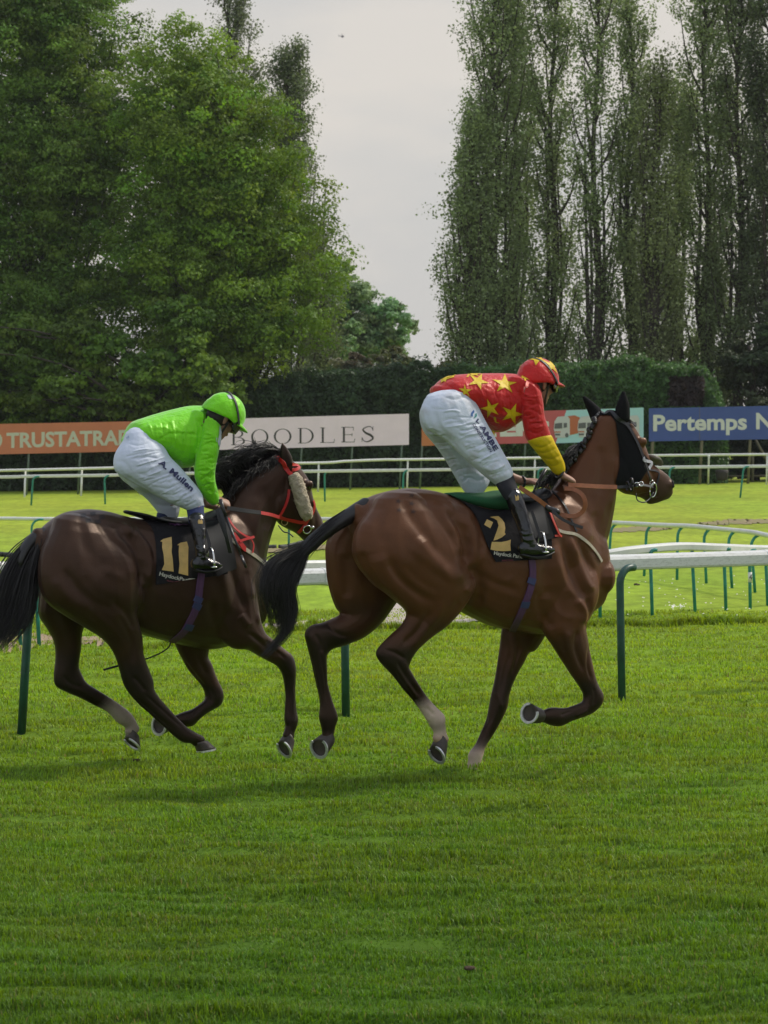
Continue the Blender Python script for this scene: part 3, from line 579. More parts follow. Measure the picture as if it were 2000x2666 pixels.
def unitn(a): return a / (np.linalg.norm(a, axis=1)[:, None] + 1e-9)
def broadleaf(label, base, ells, nblob, nleaf, col, seed, trunk, size=.054, br=(.45, 1.0), droop=0.0, name='broadleaf_tree', grp='trees behind the hedge', tw=.28):
    """ells: ellipsoids (px, py, D, rx, ry(depth), rz) in metres around photo positions"""
    r = np.random.default_rng(seed); root = empty(name, base, label, 'tree', grp); E = [(at(e[0], e[1], e[2]), np.array(e[3:6])) for e in ells]
    wts = np.array([(e[1][0] * e[1][2]) for e in E]); wts /= wts.sum(); PP = []; NN = []; CC = []; cen = []
    LB = []; nl = max(8, nblob // 13); big = 1.45 * br[1]
    for k in range(nl):
        c, rad = E[r.choice(len(E), p=wts)]; d = unit(r.normal(size=3)); q_ = .30 + .55 * r.random() ** .6; LB.append((c + d * rad * q_ * (.88 + .22 * math.sin(d[0] * 4 + seed) * math.sin(d[2] * 5 + seed * 2)), big * (.6 + .55 * r.random()), .66 + .70 * r.random() ** 1.3, .80 + .30 * r.random()))
    for k in range(nblob):
        lc, lr, lt, lw = LB[k % nl]; d = unit(r.normal(size=3) + np.array((.15, -.25, .35))); p = lc + d * lr * np.array((1.05, .95, .85)) * (.62 + .42 * r.random() ** .6)
        if p[2] < base[2] + (.8 if seed != 107 else .15): continue
        bs = (br[0] + (br[1] - br[0]) * r.random()) * .62; cen.append((p, bs)); n = int(3.2 * nleaf * (bs / br[1]) ** 1.5 * (.6 + .8 * r.random()))
        dd = unitn(r.normal(size=(n, 3)) + (.15, -.1, .45)); rr = bs * (0.55 + 0.5 * r.random(n) ** .6) * (.8 + .4 * np.sin(dd[:, 0] * 5 + k) * np.sin(dd[:, 2] * 6 + k * 2))
        q = p + dd * rr[:, None] * np.array((1.15, 1.15, .62 + droop)); q[:, 2] -= droop * .35 * (q[:, 0] - p[0]) ** 2
        # ragged twigs
        tw_ = r.random(n) < .0; q[tw_] += dd[tw_] * (bs * .45 * r.random((tw_.sum(), 1)))
        nn_ = unitn(dd + r.normal(size=(n, 3)) * .48 + (0, 0, .30)); PP.append(q); NN.append(nn_)
        tint = lt * (.82 + .36 * r.random()); cc = np.array(col) * tint * (0.88 + .24 * r.random((n, 1))); cc[:, 0] *= lw; CC.append(cc)
    P = np.vstack(PP); V, Fq, C = leafquads(P, np.vstack(NN), size, np.vstack(CC), r); cr_ = obj('crown', V, Fq, m_leafA, root, smooth=False, cols=C)
    mb = MB(); top = np.array(trunk[-1]); mb.tube(cr(np.array(trunk, float), 5), np.linspace(tw, tw * .3, (len(trunk) - 1) * 5 + 1), 10)
    tp = cr(np.array(trunk, float), 5)
    for k, (p, bs) in enumerate(cen):
        if k % 20: continue
        z = base[2] + (p[2] - base[2]) * (.25 + .45 * r.random()); j = int(np.argmin(np.abs(tp[:, 2] - z))); s = tp[j]
        mid = (s + p) / 2 + np.array((0, 0, .25 * np.linalg.norm(p - s) * .4)) + r.normal(size=3) * .2
        mb.tube(cr(np.array([s, mid, p]), 4), np.linspace(.06, .012, 9), 5, cap=False)
    mb.build('trunk', m_bark, root); return root

G0 = lambda px, D: np.array(((px - 1000) / PXF * D, D, float(gz((px - 1000) / PXF * D, D))))
def trk(px, D, tops):
    b = G0(px, D); return [b - (0, 0, .2)] + [at(x, y, D) for x, y in tops]
broadleaf('tall dark green broadleaf tree filling the left edge of the picture', G0(150, 108), [(60, 300, 108, 3.4, 2.6, 4.4), (200, 200, 107.5, 2.4, 2.0, 3.4), (300, 330, 107.5, 1.9, 2.0, 3.2), (130, 60, 108, 2.7, 2.2, 2.6), (10, 60, 108, 2.4, 2.2, 2.4), (40, 700, 107, 3.2, 2.4, 3.4), (20, 500, 107.5, 2.8, 2.0, 3.4), (60, 860, 106.5, 3.0, 1.8, 2.2), (-180, 500, 108, 3.2, 3, 6), (210, 560, 107, 2.4, 2.2, 3.6), (330, 680, 106.5, 1.8, 1.8, 3.0), (180, 880, 106, 3.6, 2.0, 2.6), (120, 480, 107, 2.2, 2.2, 3.0)],
    3000, 190, (.140, .225, .038), 101, trk(150, 108, [(152, 900), (158, 500), (150, 120)]), br=(.4, 1.35))
broadleaf('bright green drooping broadleaf tree left of the gap of sky', G0(600, 105), [(500, 330, 105, 2.2, 2.3, 3.2), (485, 190, 105, 1.2, 1.3, 1.5), (500, 240, 105, 1.4, 1.5, 1.6), (590, 430, 104.5, 2.2, 2.4, 3.6), (650, 620, 104, 2.3, 2.4, 3.9), (500, 700, 104, 2.9, 2.5, 4.2), (690, 850, 104, 1.5, 1.8, 2.1), (560, 880, 103.5, 2.7, 2.0, 2.2), (770, 560, 104.5, 1.1, 1.2, 2.3), (735, 760, 104, .8, 1.1, 1.9), (560, 600, 104, 2.0, 2.0, 3.0), (450, 450, 104.5, 1.5, 1.8, 3.0)],
    2000, 190, (.165, .255, .032), 102, trk(640, 105, [(640, 930), (600, 600), (520, 260)]), droop=.12, br=(.35, 1.2))
broadleaf('low leafy tree with pale sprays in front of the hedge at the left', G0(430, 101), [(430, 960, 100.6, 2.0, 1.2, 1.7), (300, 1010, 100.8, 2.6, 1.2, 1.15), (100, 980, 101, 3.0, 1.2, 1.6), (490, 1010, 100.4, 1.5, 1.0, 1.0), (-90, 960, 101, 2.6, 1.2, 1.6), (445, 840, 101, .9, .9, 1.0), (30, 930, 101.5, 2.2, 1.0, 1.6), (200, 940, 101.5, 2.2, 1.0, 1.5)],
    800, 120, (.13, .21, .03), 103, trk(430, 101, [(430, 1120), (440, 980), (445, 860)]), br=(.3, .7), size=.07, tw=.14)
broadleaf('small rounded pale tree in the gap of sky far behind the hedge', G0(900, 142), [(900, 850, 142, 2.1, 2, 1.9), (960, 870, 142, 1.4, 1.4, 1.5), (1000, 850, 142, .8, .8, .9), (905, 780, 142, .9, .9, .9), (840, 870, 141, 1.6, 1.6, 2.0), (860, 770, 143, .9, .9, 1.1)],
    480, 130, (.20, .29, .13), 104, trk(900, 142, [(905, 1000), (910, 880), (905, 790)]), br=(.35, .75), size=.085, tw=.18)  # leaf colour raised pale to stand in for distance haze
broadleaf('hawthorn shrub with creamy blossom poking above the hedge', G0(1080, 118), [(1100, 935, 118, .8, .9, .55), (1020, 950, 118, .9, .9, .5), (1170, 945, 118, .8, .8, .5)], 110, 110, (.115, .125, .045), 105, trk(1090, 118, [(1090, 1000), (1100, 940)]), br=(.25, .5), size=.07, name='hawthorn_shrub', tw=.08)
broadleaf('reddish brown leaved shrub above the hedge below the small tree', G0(900, 116), [(880, 958, 116, .8, .8, .4), (930, 965, 116, .7, .7, .35), (1010, 975, 116, .6, .6, .3)], 90, 110, (.13, .12, .07), 106, trk(890, 116, [(890, 1000), (885, 960)]), br=(.22, .42), size=.06, name='copper_shrub', tw=.07)
broadleaf('dark understorey tree between the hedge end and the right edge', G0(1960, 107), [(1940, 1000, 107, 1.6, 1.5, 1.6), (2060, 960, 107, 2.0, 1.6, 2.4), (1990, 1090, 106, 1.4, 1.2, 1.3), (2120, 1100, 106, 1.6, 1.2, 1.6), (1930, 1195, 108, 1.3, .8, .8), (2040, 1195, 108, 1.3, .8, .8), (2150, 1195, 108, 1.5, .8, .8)], 520, 150, (.06, .085, .035), 107, trk(1965, 107, [(1962, 1050), (1950, 900)]), br=(.3, .7), size=.07, tw=.2)

broadleaf('low dark shrubs behind the timber fence under the blue board', G0(2000, 106), [(1925, 1205, 106, .9, .6, .8), (1990, 1215, 106, 1.0, .6, .8), (2070, 1205, 106, 1.2, .6, .9), (1880, 1215, 106, .7, .5, .6), (2180, 1205, 106, 1.3, .6, .9)], 420, 130, (.06, .085, .035), 107, trk(2000, 106, [(2000, 1220), (1998, 1190)]), br=(.2, .45), size=.06, tw=.08, name='shrub', grp='trees behind the hedge')

def poplar(label, px, D, top, wid, seed, nb=46, low=940, col=(.225, .29, .125), lean=0.0, dens=1.0, forks=2, name='poplar_tree', size=.046):
    """fastigiate poplar: trunk to 'top' (px row), steep limbs, leaves in upright sprays with gaps between; wid = crown half width in px at three heights (low, mid, top)"""
    r = np.random.default_rng(seed); b = G0(px, D); root = empty(name, b, label, 'tree', 'row of poplars behind the hedge'); k = D / PXF; H_ = CAMH - (top - HZY) * k; mb = MB(); PP = []; NN = []; CC = []
    def axis(z, dx=0): return np.array((b[0] + lean * (z - b[2]) + .12 * math.sin(z * .7 + seed) + dx, D + .1 * math.cos(z * .6 + seed), z))
    zs = np.linspace(b[2] - .2, H_ - .5, 14); mb.tube([axis(z) for z in zs], np.linspace(.20, .02, 14), 8)
    for q in range(forks):
        z0 = b[2] + 2 + 3 * r.random(); dx = (.5 + .5 * r.random()) * (1 if q % 2 else -1) * wid[1] * k * .45
        mb.tube(cr(np.array([axis(z0), axis(z0 + 1.5, dx * .7), axis(z0 + 5, dx), axis(z0 + 9, dx * .8)]), 5), np.linspace(.13, .02, 16), 7)
    for q in range(nb):
        f = (q + r.random()) / nb; z0 = b[2] + .9 + f * (H_ - b[2] - 2.5); t = (z0 - b[2]) / (H_ - b[2]); w_ = np.interp(t, [0, .22, .5, .8, 1], [wid[0] * .8, wid[0], wid[1], wid[2], wid[2] * .25]) * k
        az = r.random() * 2 * math.pi; reach = w_ * (.55 + .5 * r.random()); up = reach * (1.5 + 1.3 * r.random()) + .8; s = axis(z0)
        o = np.array((math.cos(az), math.sin(az) * .8, 0)); e = s + o * reach + (0, 0, up); m1 = s + o * reach * .65 + (0, 0, up * .4); L_ = cr(np.array([s, m1, e]), 6); mb.tube(L_, np.linspace(.05 + .03 * (1 - f), .010, len(L_)), 5, cap=False)
        nspr = int(8 * dens) + 3
        for j in range(nspr):
            g = .22 + .78 * r.random(); i0 = min(int(g * (len(L_) - 1)), len(L_) - 2); p = L_[i0] + (L_[i0 + 1] - L_[i0]) * r.random(); ln = (.35 + .65 * r.random()) * (1.15 - .4 * g); od = unit(o * .5 * r.random() + r.normal(size=3) * .45 + (0, 0, .9)); n = int(58 * dens * (.5 + r.random()))
            u = r.random(n); off = r.normal(size=(n, 3)) * (.16 + .10 * r.random()); q_ = p + np.outer(u * ln * 1.3, od) + np.clip(off, -.26, .26); PP.append(q_); NN.append(unitn(r.normal(size=(n, 3)) + o * .3 + (0, 0, .2))); ti = .7 + .6 * r.random(); CC.append(np.array(col) * ti * (.75 + .5 * r.random((n, 1))))
            if j % 3 == 0: mb.tube([p, p + od * ln], [.012, .006], 3, cap=False)
    V, Fq, C = leafquads(np.vstack(PP), np.vstack(NN), size, np.vstack(CC), r, .8); obj('crown', V, Fq, m_leafB, root, smooth=False, cols=C); mb.build('trunk', m_bark, root); return root

poplar('poplar at the left end of the right hand row with low spreading side limbs', 1290, 110, -170, (120, 82, 66), 201, 66, dens=1.0, forks=3)
poplar('feathery half height poplar nearest the gap of sky', 1225, 109, 255, (88, 72, 34), 214, 52, dens=1.0, forks=2)
poplar('slim poplar second from the gap of sky', 1345, 112, -260, (60, 55, 50), 202, 52)
poplar('poplar behind the head of the rider in red', 1440, 111, -240, (75, 62, 55), 203, 58)
poplar('poplar with a bare forked trunk right of the rider in red', 1552, 110, -200, (70, 70, 60), 204, 50, dens=.85, forks=3)
poplar('poplar with sparse crown and two straight stems above the horse ears', 1640, 111, -60, (75, 62, 40), 205, 52, dens=.9)
poplar('shorter yellowish poplar beside the narrow sky gap at upper right', 1700, 109, 130, (70, 60, 36), 206, 44, col=(.22, .26, .11))
poplar('low leaning poplar filling the notch of sky at the right', 1775, 112, 190, (75, 55, 30), 207, 40, lean=-.02)
poplar('tall poplar right of the narrow sky gap', 1840, 111, -180, (75, 62, 62), 208, 58)
poplar('dark dense poplar near the right edge of the picture', 1925, 110, -240, (80, 72, 60), 209, 60, dens=1.1, col=(.165, .215, .095))
poplar('darkest poplar cut by the right edge of the picture', 2020, 109, -240, (85, 85, 75), 210, 60, dens=1.3, col=(.10, .13, .065))
poplar('pale distant poplar rising behind the bright green tree', 600, 128, -90, (70, 72, 52), 211, 50, col=(.14, .17, .09), dens=1.0)
poplar('sloping distant poplar on the right side of the bright green tree', 745, 126, 110, (110, 95, 45), 212, 64, col=(.12, .155, .072), dens=1.15)
poplar('small far poplar seen low between the bright green tree and the gap', 830, 128, 560, (60, 45, 25), 213, 30, col=(.12, .155, .072))

def hedge():
    r = np.random.default_rng(300); D0 = 102.6; xs = [-200, 300, 620, 700, 760, 900, 1050, 1200, 1480, 1600, 1750, 1820, 1862, 1885, 1892]; ys = [985, 1000, 992, 985, 970, 962, 955, 958, 944, 938, 942, 955, 985, 1050, 1150]
    D0 = 102.6; root = empty('hedge', G0(900, D0), 'long dark clipped conifer hedge behind the advertising boards', 'hedge'); topz = lambda x: CAMH - (np.interp(x, xs, ys) - HZY) / PXF * D0
    n = 150000; px = -220 + 2112 * r.random(n); X = (px - 1000) / PXF * D0; tz = topz(px); face = r.random(n); z0 = gz(X, np.full(n, D0)) 
    lump = (fbm(px / 38, np.zeros(n), 8, 3) - .5) * 1.0
    z = np.where(face < .78, z0 + (tz - z0) * r.random(n) ** .9, tz + lump * .7 - np.abs(r.normal(size=n)) * .12 + (r.random(n) < .1) * r.random(n) * .25)
    dep = np.where(face < .78, 0, 2.2 * r.random(n)); bul = (fbm(px / 30, z * 1.8, 12, 4) - .5) * 1.0; edge = np.clip((z - (tz - .6)) / .6, 0, 1) ** 2 * .6
    Dp = D0 - .3 + dep + bul * (face < .78) + edge * (face < .78) + r.normal(size=n) * .05; P = np.stack([X, Dp, z], 1)
    Nr = unitn(np.where((face < .78)[:, None], np.array((0, -.7, .45)), np.array((0, -.2, 1.))) + r.normal(size=(n, 3)) * .55); c = np.array((.048, .088, .034)) * (.6 + .8 * r.random((n, 1))) * (.75 + .5 * fbm(px / 60, z, 19, 3))[:, None]
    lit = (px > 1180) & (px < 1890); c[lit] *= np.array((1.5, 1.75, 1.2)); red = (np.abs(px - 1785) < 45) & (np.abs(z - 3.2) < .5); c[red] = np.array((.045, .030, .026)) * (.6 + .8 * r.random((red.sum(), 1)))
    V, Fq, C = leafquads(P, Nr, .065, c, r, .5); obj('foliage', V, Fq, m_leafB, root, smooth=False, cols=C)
    q = np.arange(-230, 1886, 8); W = []
    for x in q:
        Xc = (x - 1000) / PXF * D0; t = float(topz(x)) - .15
        W += [(Xc, D0, -.3), (Xc, D0 + .02, t - .55), (Xc, D0 + .5, t), (Xc, D0 + 2.0, t), (Xc, D0 + 2.2, -.3)]
    F_ = [(i * 5 + k, i * 5 + k + 1, (i + 1) * 5 + k + 1, (i + 1) * 5 + k) for i in range(len(q) - 1) for k in range(4)] + [(0, 1, 2, 3, 4)[::-1], tuple(range(len(W) - 5, len(W)))]
    obj('dark_core', W, F_, mat('hedge_dark_core', (.012, .016, .008), rough=.95), root, smooth=False)  # solid filler added behind the leaves as the hedge's dark inside
hedge()

def far_wood():
    r = np.random.default_rng(77); n = 90000; px = -9000 + 20000 * r.random(n); D = 215 + 12 * r.random(n); inside = (px > -250) & (px < 2250)
    h = np.where(inside, 3.6, 9.5) * (.6 + .7 * fbm(px / 260, px * 0, 3, 4)); z = h * r.random(n) ** .7; P = np.stack([(px - 1000) / PXF * 215, D + fbm(px / 90, z, 6, 3) * 6, z], 1); s = .42
    c = np.array((.085, .12, .055)) * (.5 + 1.0 * fbm(px / 120, z / 3, 4, 4))[:, None] * (.7 + .6 * r.random((n, 1))); V, Fq, C = leafquads(P, unitn(r.normal(size=(n, 3)) + (0, -.5, .5)), s, c, r); tag(obj('far_wood', V, Fq, m_leafA, smooth=False, cols=C), 'low far wood along the horizon behind the trees and hedge', kind='stuff')
far_wood()

# ------------------------------------------------------------ helicopter, very far and small
def heli():
    c = at(890, 94, 6000); root = empty('helicopter', c, 'tiny grey helicopter high in the sky between the trees', 'helicopter'); m = mat('hazy_grey_paint', (.22, .21, .20), rough=.7)
    V, F_, _ = loft([(c + (-3.4, 0, .4), np.array((0, .25, 0)), np.array((0, 0, .3)), (0, 0, 0)), (c + (-.5, 0, 0), np.array((0, 1.2, 0)), np.array((0, 0, 1.5)), (0, 0, 0)), (c + (2.2, 0, -.2), np.array((0, 1.5, 0)), np.array((0, 0, 2.0)), (0, 0, 0)), (c + (4.2, 0, -.4), np.array((0, 1.0, 0)), np.array((0, 0, 1.2)), (0, 0, 0))], n=12)
    obj('fuselage', V, F_, m, root)
    V, F_ = tube([c + (0, 0, .3), c + (-6.2, 0, .5)], [.7, .4], 8); obj('tail_boom', V, F_, m, root); t = MB(); t.box(c + (-6.2, 0, 1.9), .9, .2, 4.2); t.build('fin', m, root, smooth=False)
    t = MB(); t.tube([c + (1.0, 0, 1.5), c + (1.0, 0, 4.0)], .5, 8); t.box(c + (1.0, 0, 3.8), 9.5, .35, .12); t.box(c + (1.0, 0, 3.8), .35, 9.5, .12); t.build('rotor', m, root, smooth=False)
    t = MB(); t.tube([c + (-1.8, -1, -2.8), c + (2.6, -1, -2.6)], .18, 6); t.tube([c + (-1.8, 1, -2.8), c + (2.6, 1, -2.6)], .18, 6); t.tube([c + (0, 0, -1), c + (-.6, -1, -2.8)], .14, 6); t.build('skid', m, root)
heli()

add_haze()
# ------------------------------------------------------------ horses
class Frame:
    """a horse's own frame: u forward, v to its left, z up; J() turns a photo pixel plus a lateral distance into a point"""
    def __init__(s, ox, oy, deg):
        s.O = np.array((ox, oy)); s.c = math.cos(math.radians(deg)); s.s = math.sin(math.radians(deg))
        s.U = np.array((s.c, s.s, 0.)); s.V = np.array((-s.s, s.c, 0.))
    def J(s, p, v):
        k = (p[0] - 1000) / PXF
        u = (k * (s.O[1] + v * s.c) - s.O[0] + v * s.s) / (s.c - k * s.s)
        X = s.O[0] + u * s.c - v * s.s; D = s.O[1] + u * s.s + v * s.c
        return np.array((X, D, CAMH - (p[1] - HZY) / PXF * D))
    def sec(s, p1, p2, v, ra, col=(0, 0, 0), v2=None):
        a = s.J(p1, v); b = s.J(p2, v if v2 is None else v2); c = (a + b) / 2; B = (b - a) / 2
        hb = B[:2].copy(); h = np.linalg.norm(hb); side = ra * s.s / s.c
        if h > 1e-6:
            h2 = math.sqrt(max(h * h - (side * h / np.linalg.norm(B)) ** 2, (0.45 * h) ** 2)); B[:2] *= h2 / h
        return (c, s.V * ra, B, col)
    def loft(s, rows, col, **k):
        """rows: (p1, p2, v, lateral radius[, colour])"""
        return loft([s.sec(r[0], r[1], r[2], r[3], r[4] if len(r) > 4 else col) for r in rows], **k)
    def torso(s, rows, col, **k):
        return loft([s.sec((x, a), (x, b), 0, w_, col) for x, a, b, w_ in rows], **k)

def hoof(F, cor, sole, nrm, toe, parent, mh, ms, rc=0.047, rs=0.062, shoe=True):
    """cor/sole: world points; nrm: direction the sole faces; toe: direction of the toe"""
    n = unit(nrm); t = unit(np.asarray(toe) - n * np.dot(toe, n)); l = np.cross(n, t)
    cor = np.asarray(cor); sole = np.asarray(sole); V = []; K = 20; lv = 6
    for i in range(lv + 1):
        f = i / lv; c = cor * (1 - f) + sole * f; r = rc * (1 - f) + rs * f
        for k in range(K):
            a = 2 * math.pi * k / K; ca, sa = math.cos(a), math.sin(a)
            hb = 1.0 if ca > -0.2 else 1 - 0.28 * (-ca - 0.2)
            V.append(c + t * ca * r * 1.05 * hb + l * sa * r * 0.95)
    Fc = [(i * K + k, i * K + (k + 1) % K, (i + 1) * K + (k + 1) % K, (i + 1) * K + k) for i in range(lv) for k in range(K)]
    # hollow sole with a frog
    b = lv * K; base = len(V)
    for k in range(K): V.append(np.array(V[b + k]) * 0.75 + sole * 0.25 - n * 0.004)
    for k in range(K): V.append(np.array(V[b + k]) * 0.2 + sole * 0.8 - n * 0.010)
    V.append(sole + n * (-0.007)); V.append(cor - n * 0.012)
    Fc += [(b + k, b + (k + 1) % K, base + (k + 1) % K, base + k) for k in range(K)]
    Fc += [(base + k, base + (k + 1) % K, base + K + (k + 1) % K, base + K + k) for k in range(K)]
    Fc += [(base + K + k, base + K + (k + 1) % K, base + 2 * K) for k in range(K)] + [((k + 1) % K, k, base + 2 * K + 1) for k in range(K)]
    h = obj('hoof', V, Fc, mh, parent)
    if shoe:
        V = []; M = 26
        for i in range(M + 1):
            a = math.radians(-140 + 280 * i / M); ca, sa = math.cos(a), math.sin(a)
            hb = 1.0 if ca > -0.2 else 1 - 0.28 * (-ca - 0.2)
            e = (t * ca * 1.05 * hb + l * sa * 0.95)
            for rr, hh in ((rs * 1.03, 0.001), (rs * 1.03, 0.011), (rs * 0.80, 0.011), (rs * 0.78, 0.001)): V.append(sole + e * rr + n * hh)
        Fc = [(i * 4 + k, i * 4 + (k + 1) % 4, (i + 1) * 4 + (k + 1) % 4, (i + 1) * 4 + k) for i in range(M) for k in range(4)] + [(0, 1, 2, 3), (M * 4 + 3, M * 4 + 2, M * 4 + 1, M * 4)]
        obj('horseshoe', V, Fc, ms, h, smooth=False)
    return h

def strands(name, guides, n, seg, wd, spread, m, parent, seed=1, taper=0.5, wave=0.0, lenv=0.25, twist=0.0):
    """hair: guides = list of polylines (world points), each strand blends two neighbours and tapers"""
    r = np.random.default_rng(seed); G = [cr(np.array(g, float), 6) for g in guides]
    L0 = min(len(g) for g in G); G = [g[np.linspace(0, len(g) - 1, L0).round().astype(int)] for g in G]; V = []; F = []
    for q in range(n):
        x = r.random() * (len(G) - 1); i = int(min(x, len(G) - 2)) if len(G) > 1 else 0; f = x - i
        g = G[i] * (1 - f) + G[min(i + 1, len(G) - 1)] * f
        ln = 1 - lenv * r.random() ** 1.5; idx = np.linspace(0, (len(g) - 1) * ln, seg + 1)
        P = np.array([g[int(a)] * (1 - a % 1) + g[min(int(a) + 1, len(g) - 1)] * (a % 1) for a in idx]); t = np.linspace(0, 1, seg + 1)
        d = r.normal(size=3) * spread; d2 = r.normal(size=3) * spread * 0.8
        P = P + np.outer(0.35 + 0.65 * np.sin(t * math.pi * 0.55), d) + np.outer(t ** 2, d2)
        if wave: P += np.outer(np.sin(t * 9 + r.random() * 6) * t, r.normal(size=3) * wave)
        T = np.gradient(P, axis=0); a = r.normal(size=3); w0 = wd * (0.6 + 0.8 * r.random()); b = len(V)
        for k in range(seg + 1):
            e = unit(np.cross(T[k], a)); e2 = unit(np.cross(T[k], e)); ww = w0 * (1 - (1 - taper * 0.3) * t[k] ** 2)
            V += [P[k] + e * ww, P[k] - e * ww * 0.5 + e2 * ww * 0.87, P[k] - e * ww * 0.5 - e2 * ww * 0.87]
        F += [(b + k * 3 + j, b + k * 3 + (j + 1) % 3, b + k * 3 + 3 + (j + 1) % 3, b + k * 3 + 3 + j) for k in range(seg) for j in range(3)]
    return obj(name, V, np.array(F), m, parent)

BAY = (0.084, 0.031, 0.014); BLK = (0.007, 0.006, 0.006); WHT = (0.46, 0.36, 0.30); DKB = (0.028, 0.0132, 0.0090); MZ = (0.040, 0.022, 0.015); BAYD = (0.03, 0.013, 0.008)
m_coat2 = mat('bay_coat', BAY, rough=0.42, spec=0.46, tint=(1, .62, .42), sheen=.18, sheent=(.75, .38, .20), noise=(9, 0.16), bump=(150, 0.35, 0.004), attr=True, rmap=(0.28, 0.46))
m_coat1 = mat('dark_coat', DKB, rough=0.42, spec=0.44, tint=(1, .66, .48), sheen=.10, sheent=(.5, .35, .28), noise=(9, 0.22), bump=(150, 0.35, 0.004), attr=True, rmap=(0.28, 0.46))
m_hair = mat('black_hair', (0.012, 0.010, 0.010), rough=0.42, spec=0.5)
m_hoof = mat('hoof_horn', (0.05, 0.038, 0.03), rough=0.55, noise=(30, 0.4), bump=(90, 0.3, 0.002))
m_steel = mat('shoe_steel', (0.62, 0.62, 0.62), rough=0.42, metal=0.75, noise=(60, 0.25))
m_eye = mat('eye', (0.012, 0.007, 0.005), rough=0.08, spec=0.8)
m_nost = mat('nostril_dark', (0.012, 0.008, 0.008), rough=0.7)

F2 = Frame(0.564, 17.954, 28); F1 = Frame(-1.414, 18.55, 30)

def ripple(V, Fc):
    n = normals(V, Fc); from_ = V @ np.array([[21., 3, 2], [-4, 17, 5], [3, -6, 19]]); a = np.sin(from_[:, 0] + 1.3 * np.sin(from_[:, 1])) * np.sin(from_[:, 2] + 1.1 * np.sin(from_[:, 0] * .7))
    return V + n * (a * .0016)[:, None]
VEIN2 = [([(1175, 1400), (1196, 1440), (1190, 1480)], 4, .004), ([(1215, 1350), (1245, 1390), (1262, 1430), (1256, 1470)], 5, .006), ([(1195, 1345), (1222, 1380), (1230, 1430), (1222, 1470)], 5, .006), ([(1150, 1318), (1172, 1332), (1190, 1362)], 6, .005),
         ([(1065, 1420), (1100, 1452), (1150, 1490), (1195, 1520)], 7, .006), ([(1050, 1470), (1095, 1515), (1150, 1540)], 7, -.006), ([(1195, 1560), (1205, 1585), (1190, 1610)], 5, .004), ([(1435, 1560), (1460, 1600), (1500, 1610)], 6, .005), ([(1450, 1455), (1470, 1515), (1500, 1560)], 5, .005),
         ([(1265, 1500), (1310, 1515), (1340, 1500)], 5, .004), ([(1575, 1180), (1582, 1240), (1575, 1300), (1566, 1360)], 5, .004), ([(1520, 1300), (1540, 1350), (1535, 1410)], 8, .006), ([(880, 1420), (878, 1500), (886, 1560)], 10, .006), ([(1070, 1600), (1100, 1615), (1130, 1640)], 5, -.005)]
VEIN1 = [([(355, 1385), (385, 1425), (395, 1470), (388, 1520)], 5, .005), ([(320, 1375), (350, 1420), (372, 1470)], 5, .006), ([(225, 1440), (270, 1480), (330, 1510)], 8, .006), ([(215, 1500), (260, 1550), (330, 1570)], 8, -.006), ([(590, 1440), (615, 1500), (640, 1560)], 6, .006), ([(610, 1420), (640, 1480), (660, 1540)], 6, -.006),
         ([(625, 1300), (650, 1350), (640, 1410)], 8, .005), ([(640, 1640), (665, 1652), (690, 1668)], 4, .006), ([(655, 1650), (690, 1690), (720, 1722)], 4, -.006), ([(270, 1610), (310, 1650), (330, 1700)], 6, .005), ([(315, 1360), (345, 1375), (360, 1400)], 5, .005)]
TEND2 = [([(1030, 1745), (1060, 1790), (1090, 1832)], 2.6, -.005), ([(1080, 1850), (1100, 1868), (1120, 1876)], 4, .004), ([(805, 1700), (820, 1760), (832, 1830)], 2.6, -.005), ([(835, 1700), (845, 1760), (852, 1830)], 3, -.004), ([(1000, 1690), (1030, 1700), (1055, 1715)], 5, -.005), ([(820, 1650), (835, 1675), (838, 1700)], 5, -.005),
         ([(1272, 1860), (1258, 1910), (1240, 1945)], 2.6, -.005), ([(1290, 1800), (1300, 1820), (1305, 1845)], 5, .005), ([(1545, 1790), (1550, 1815), (1545, 1835)], 4, -.005), ([(1490, 1850), (1460, 1862)], 2.6, -.005), ([(1330, 1700), (1315, 1750), (1305, 1800)], 5, -.006), ([(1360, 1690), (1340, 1740)], 4, .005), ([(1535, 1680), (1530, 1730), (1540, 1770)], 4, -.006), ([(850, 1620), (880, 1650), (930, 1660)], 6, -.005)]
TEND1 = [([(345, 1815), (395, 1855), (440, 1895)], 2.6, -.005), ([(380, 1810), (430, 1855), (475, 1895)], 3, -.004), ([(345, 1760), (365, 1780), (380, 1800)], 5, -.006), ([(165, 1760), (185, 1780), (215, 1790)], 5, -.006), ([(200, 1800), (240, 1822), (280, 1845)], 2.6, -.005), ([(748, 1780), (750, 1820), (748, 1860)], 2.6, -.005), ([(762, 1780), (764, 1820), (764, 1860)], 2.6, .003),
         ([(735, 1735), (750, 1750), (752, 1770)], 4, -.005), ([(545, 1790), (555, 1810), (550, 1830)], 4, -.005), ([(520, 1845), (500, 1862)], 2.6, -.004), ([(690, 1665), (720, 1695), (745, 1715)], 4, -.006), ([(480, 1720), (510, 1760), (535, 1790)], 4, -.006), ([(310, 1700), (325, 1745), (335, 1780)], 6, .004)]
